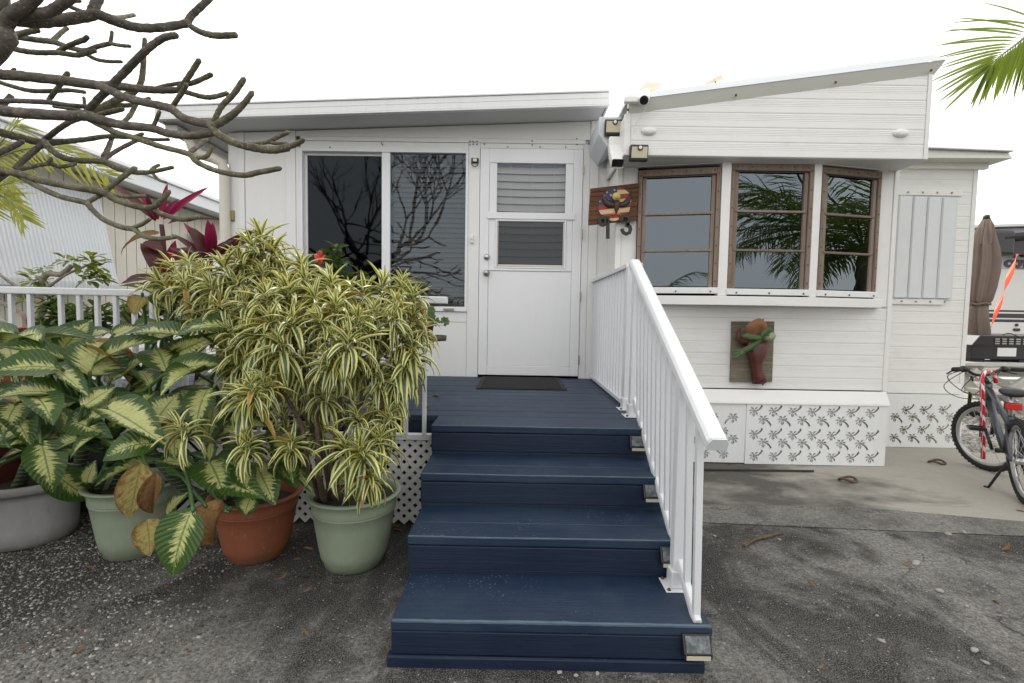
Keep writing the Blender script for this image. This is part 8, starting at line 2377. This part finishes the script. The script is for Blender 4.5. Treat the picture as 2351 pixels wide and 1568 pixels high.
stone(2100, 1442, 'K', .012, 'white pebble at the lower right corner of the asphalt'); stone(1385, 1130, 'K', .008, 'tiny white pebble below the dark patch on the asphalt')
stone(2165, 1042, 'K', .012, 'rusty brown pebble on the right asphalt', 'rustpeb' if 'rustpeb' in M else 'plank')
stone(890, 1520, 'F', .011, 'left white pebble in front of the stair base'); stone(968, 1535, 'F', .010, 'middle white pebble in front of the stair base'); stone(1072, 1525, 'F', .010, 'right white pebble in front of the stair base')
stone(420, 148, 'K', .020, 'round brown seed pod on the concrete by the skirting', 'plank', (1.1, .9, .9))
DLM = [leaf_mesh(('l', i), 'dead', n=6, bend=b, fold=.5, shape='lance', twist=t) for i, (b, t) in enumerate(((.3, .4), (-.6, .8), (.9, -.6)))]
for x, y, a, l in ((1720, 700, .2, 60), (1670, 795, .1, 50), (1740, 795, 0, 80), (1605, 840, 1.2, 45), (1680, 862, .6, 60), (1610, 910, .5, 80), (1565, 940, 2.3, 55), (1790, 905, 2.6, 70), (1805, 945, 0.1, 90), (1600, 975, .7, 60), (1730, 965, 1.4, 40), (1655, 1030, 2.4, 55),
                   (1735, 1050, .3, 75), (1655, 1112, 2.4, 55), (1530, 1058, 0, 30), (1565, 1015, 1.3, 40), (1765, 1295, 2.6, 70), (1070, 1390, .9, 60), (490, 1290, 3.0, 50), (480, 905, 0, 90), (930, 1020, .4, 55), (430, 1400, 1.5, 60), (2250, 690, .1, 90), (2290, 675, 2.9, 70), (1690, 680, .4, 60), (1630, 690, 2.7, 50), (2200, 660, .6, 60), (110, 1365, .2, 60)):
    p = G(x, y, .006, 'C'); L = l * .4003 / F_PX * p.y
    if p.x > -.455 and p.y > 1.6: continue
    o = leaf_obj(DLM[int(x) % 3], p, Vector((math.cos(a), math.sin(a) * 1.4, .05)), Vector((R_.uniform(-.4, .4), R_.uniform(-.4, .4), 1)), L, L * R_.uniform(.22, .3), None, 'dry_leaf') if False else None
    me = DLM[int(x) % 3]; X, Yv, Z = basis(Vector((math.cos(a), math.sin(a), .04)), Vector((R_.uniform(-.4, .4), R_.uniform(-.4, .4), 1))); Wd = L * R_.uniform(.22, .32)
    o = bpy.data.objects.new('dry_leaf', me); COL.objects.link(o)
    m = Matrix(((X.x * L, Yv.x * Wd, Z.x * L, p.x), (X.y * L, Yv.y * Wd, Z.y * L, p.y), (X.z * L, Yv.z * Wd, Z.z * L, p.z), (0, 0, 0, 1))); o.matrix_world = m
    lb = ('narrow dry leaf on the gravel at the lower left', 'dry leaves on the gravel') if x < 600 else (('dry orange-brown leaf at the foot of the lattice behind the pots', 'dry leaves below the lattice') if y < 720 else (('dry leaf beside the stairs-side green pot', 'dry leaves beside the green pot') if y < 1000 else ('lone curled dry leaf out on the open asphalt before the pots', 'dry leaves on the open asphalt')))
    tag(o, lb[0], 'leaf', lb[1])
for x, y, a, l, lab in ((2300, 437, .0, 70, 'red-brown leaf on the concrete near the right edge'), (2205, 698, .2, 90, 'red-brown leaf on the asphalt near the right edge'), (995, 1470, 0, 60, 'dull red leaf on the asphalt near the bottom edge'), (985, 940, 2.2, 80, 'thin brown leaf in the dark patch of the right asphalt'), (1555, 790, 0, 70, 'brown leaf beside the long flat stone')):
    p = G(x, y, .02 if y < 500 else .006, 'K'); L = l * .3503 / F_PX * p.y; Wd = L * .3; X, Yv, Z = basis(Vector((math.cos(a), math.sin(a), .03)), Vector((.1, .2, 1)))
    o = bpy.data.objects.new('dry_leaf', DLM[1 if y > 500 else 0]); COL.objects.link(o)
    o.matrix_world = Matrix(((X.x * L, Yv.x * Wd, Z.x * L, p.x), (X.y * L, Yv.y * Wd, Z.y * L, p.y), (X.z * L, Yv.z * Wd, Z.z * L, p.z), (0, 0, 0, 1)))
    tag(o, lab, 'leaf', 'dry leaves on the right side')
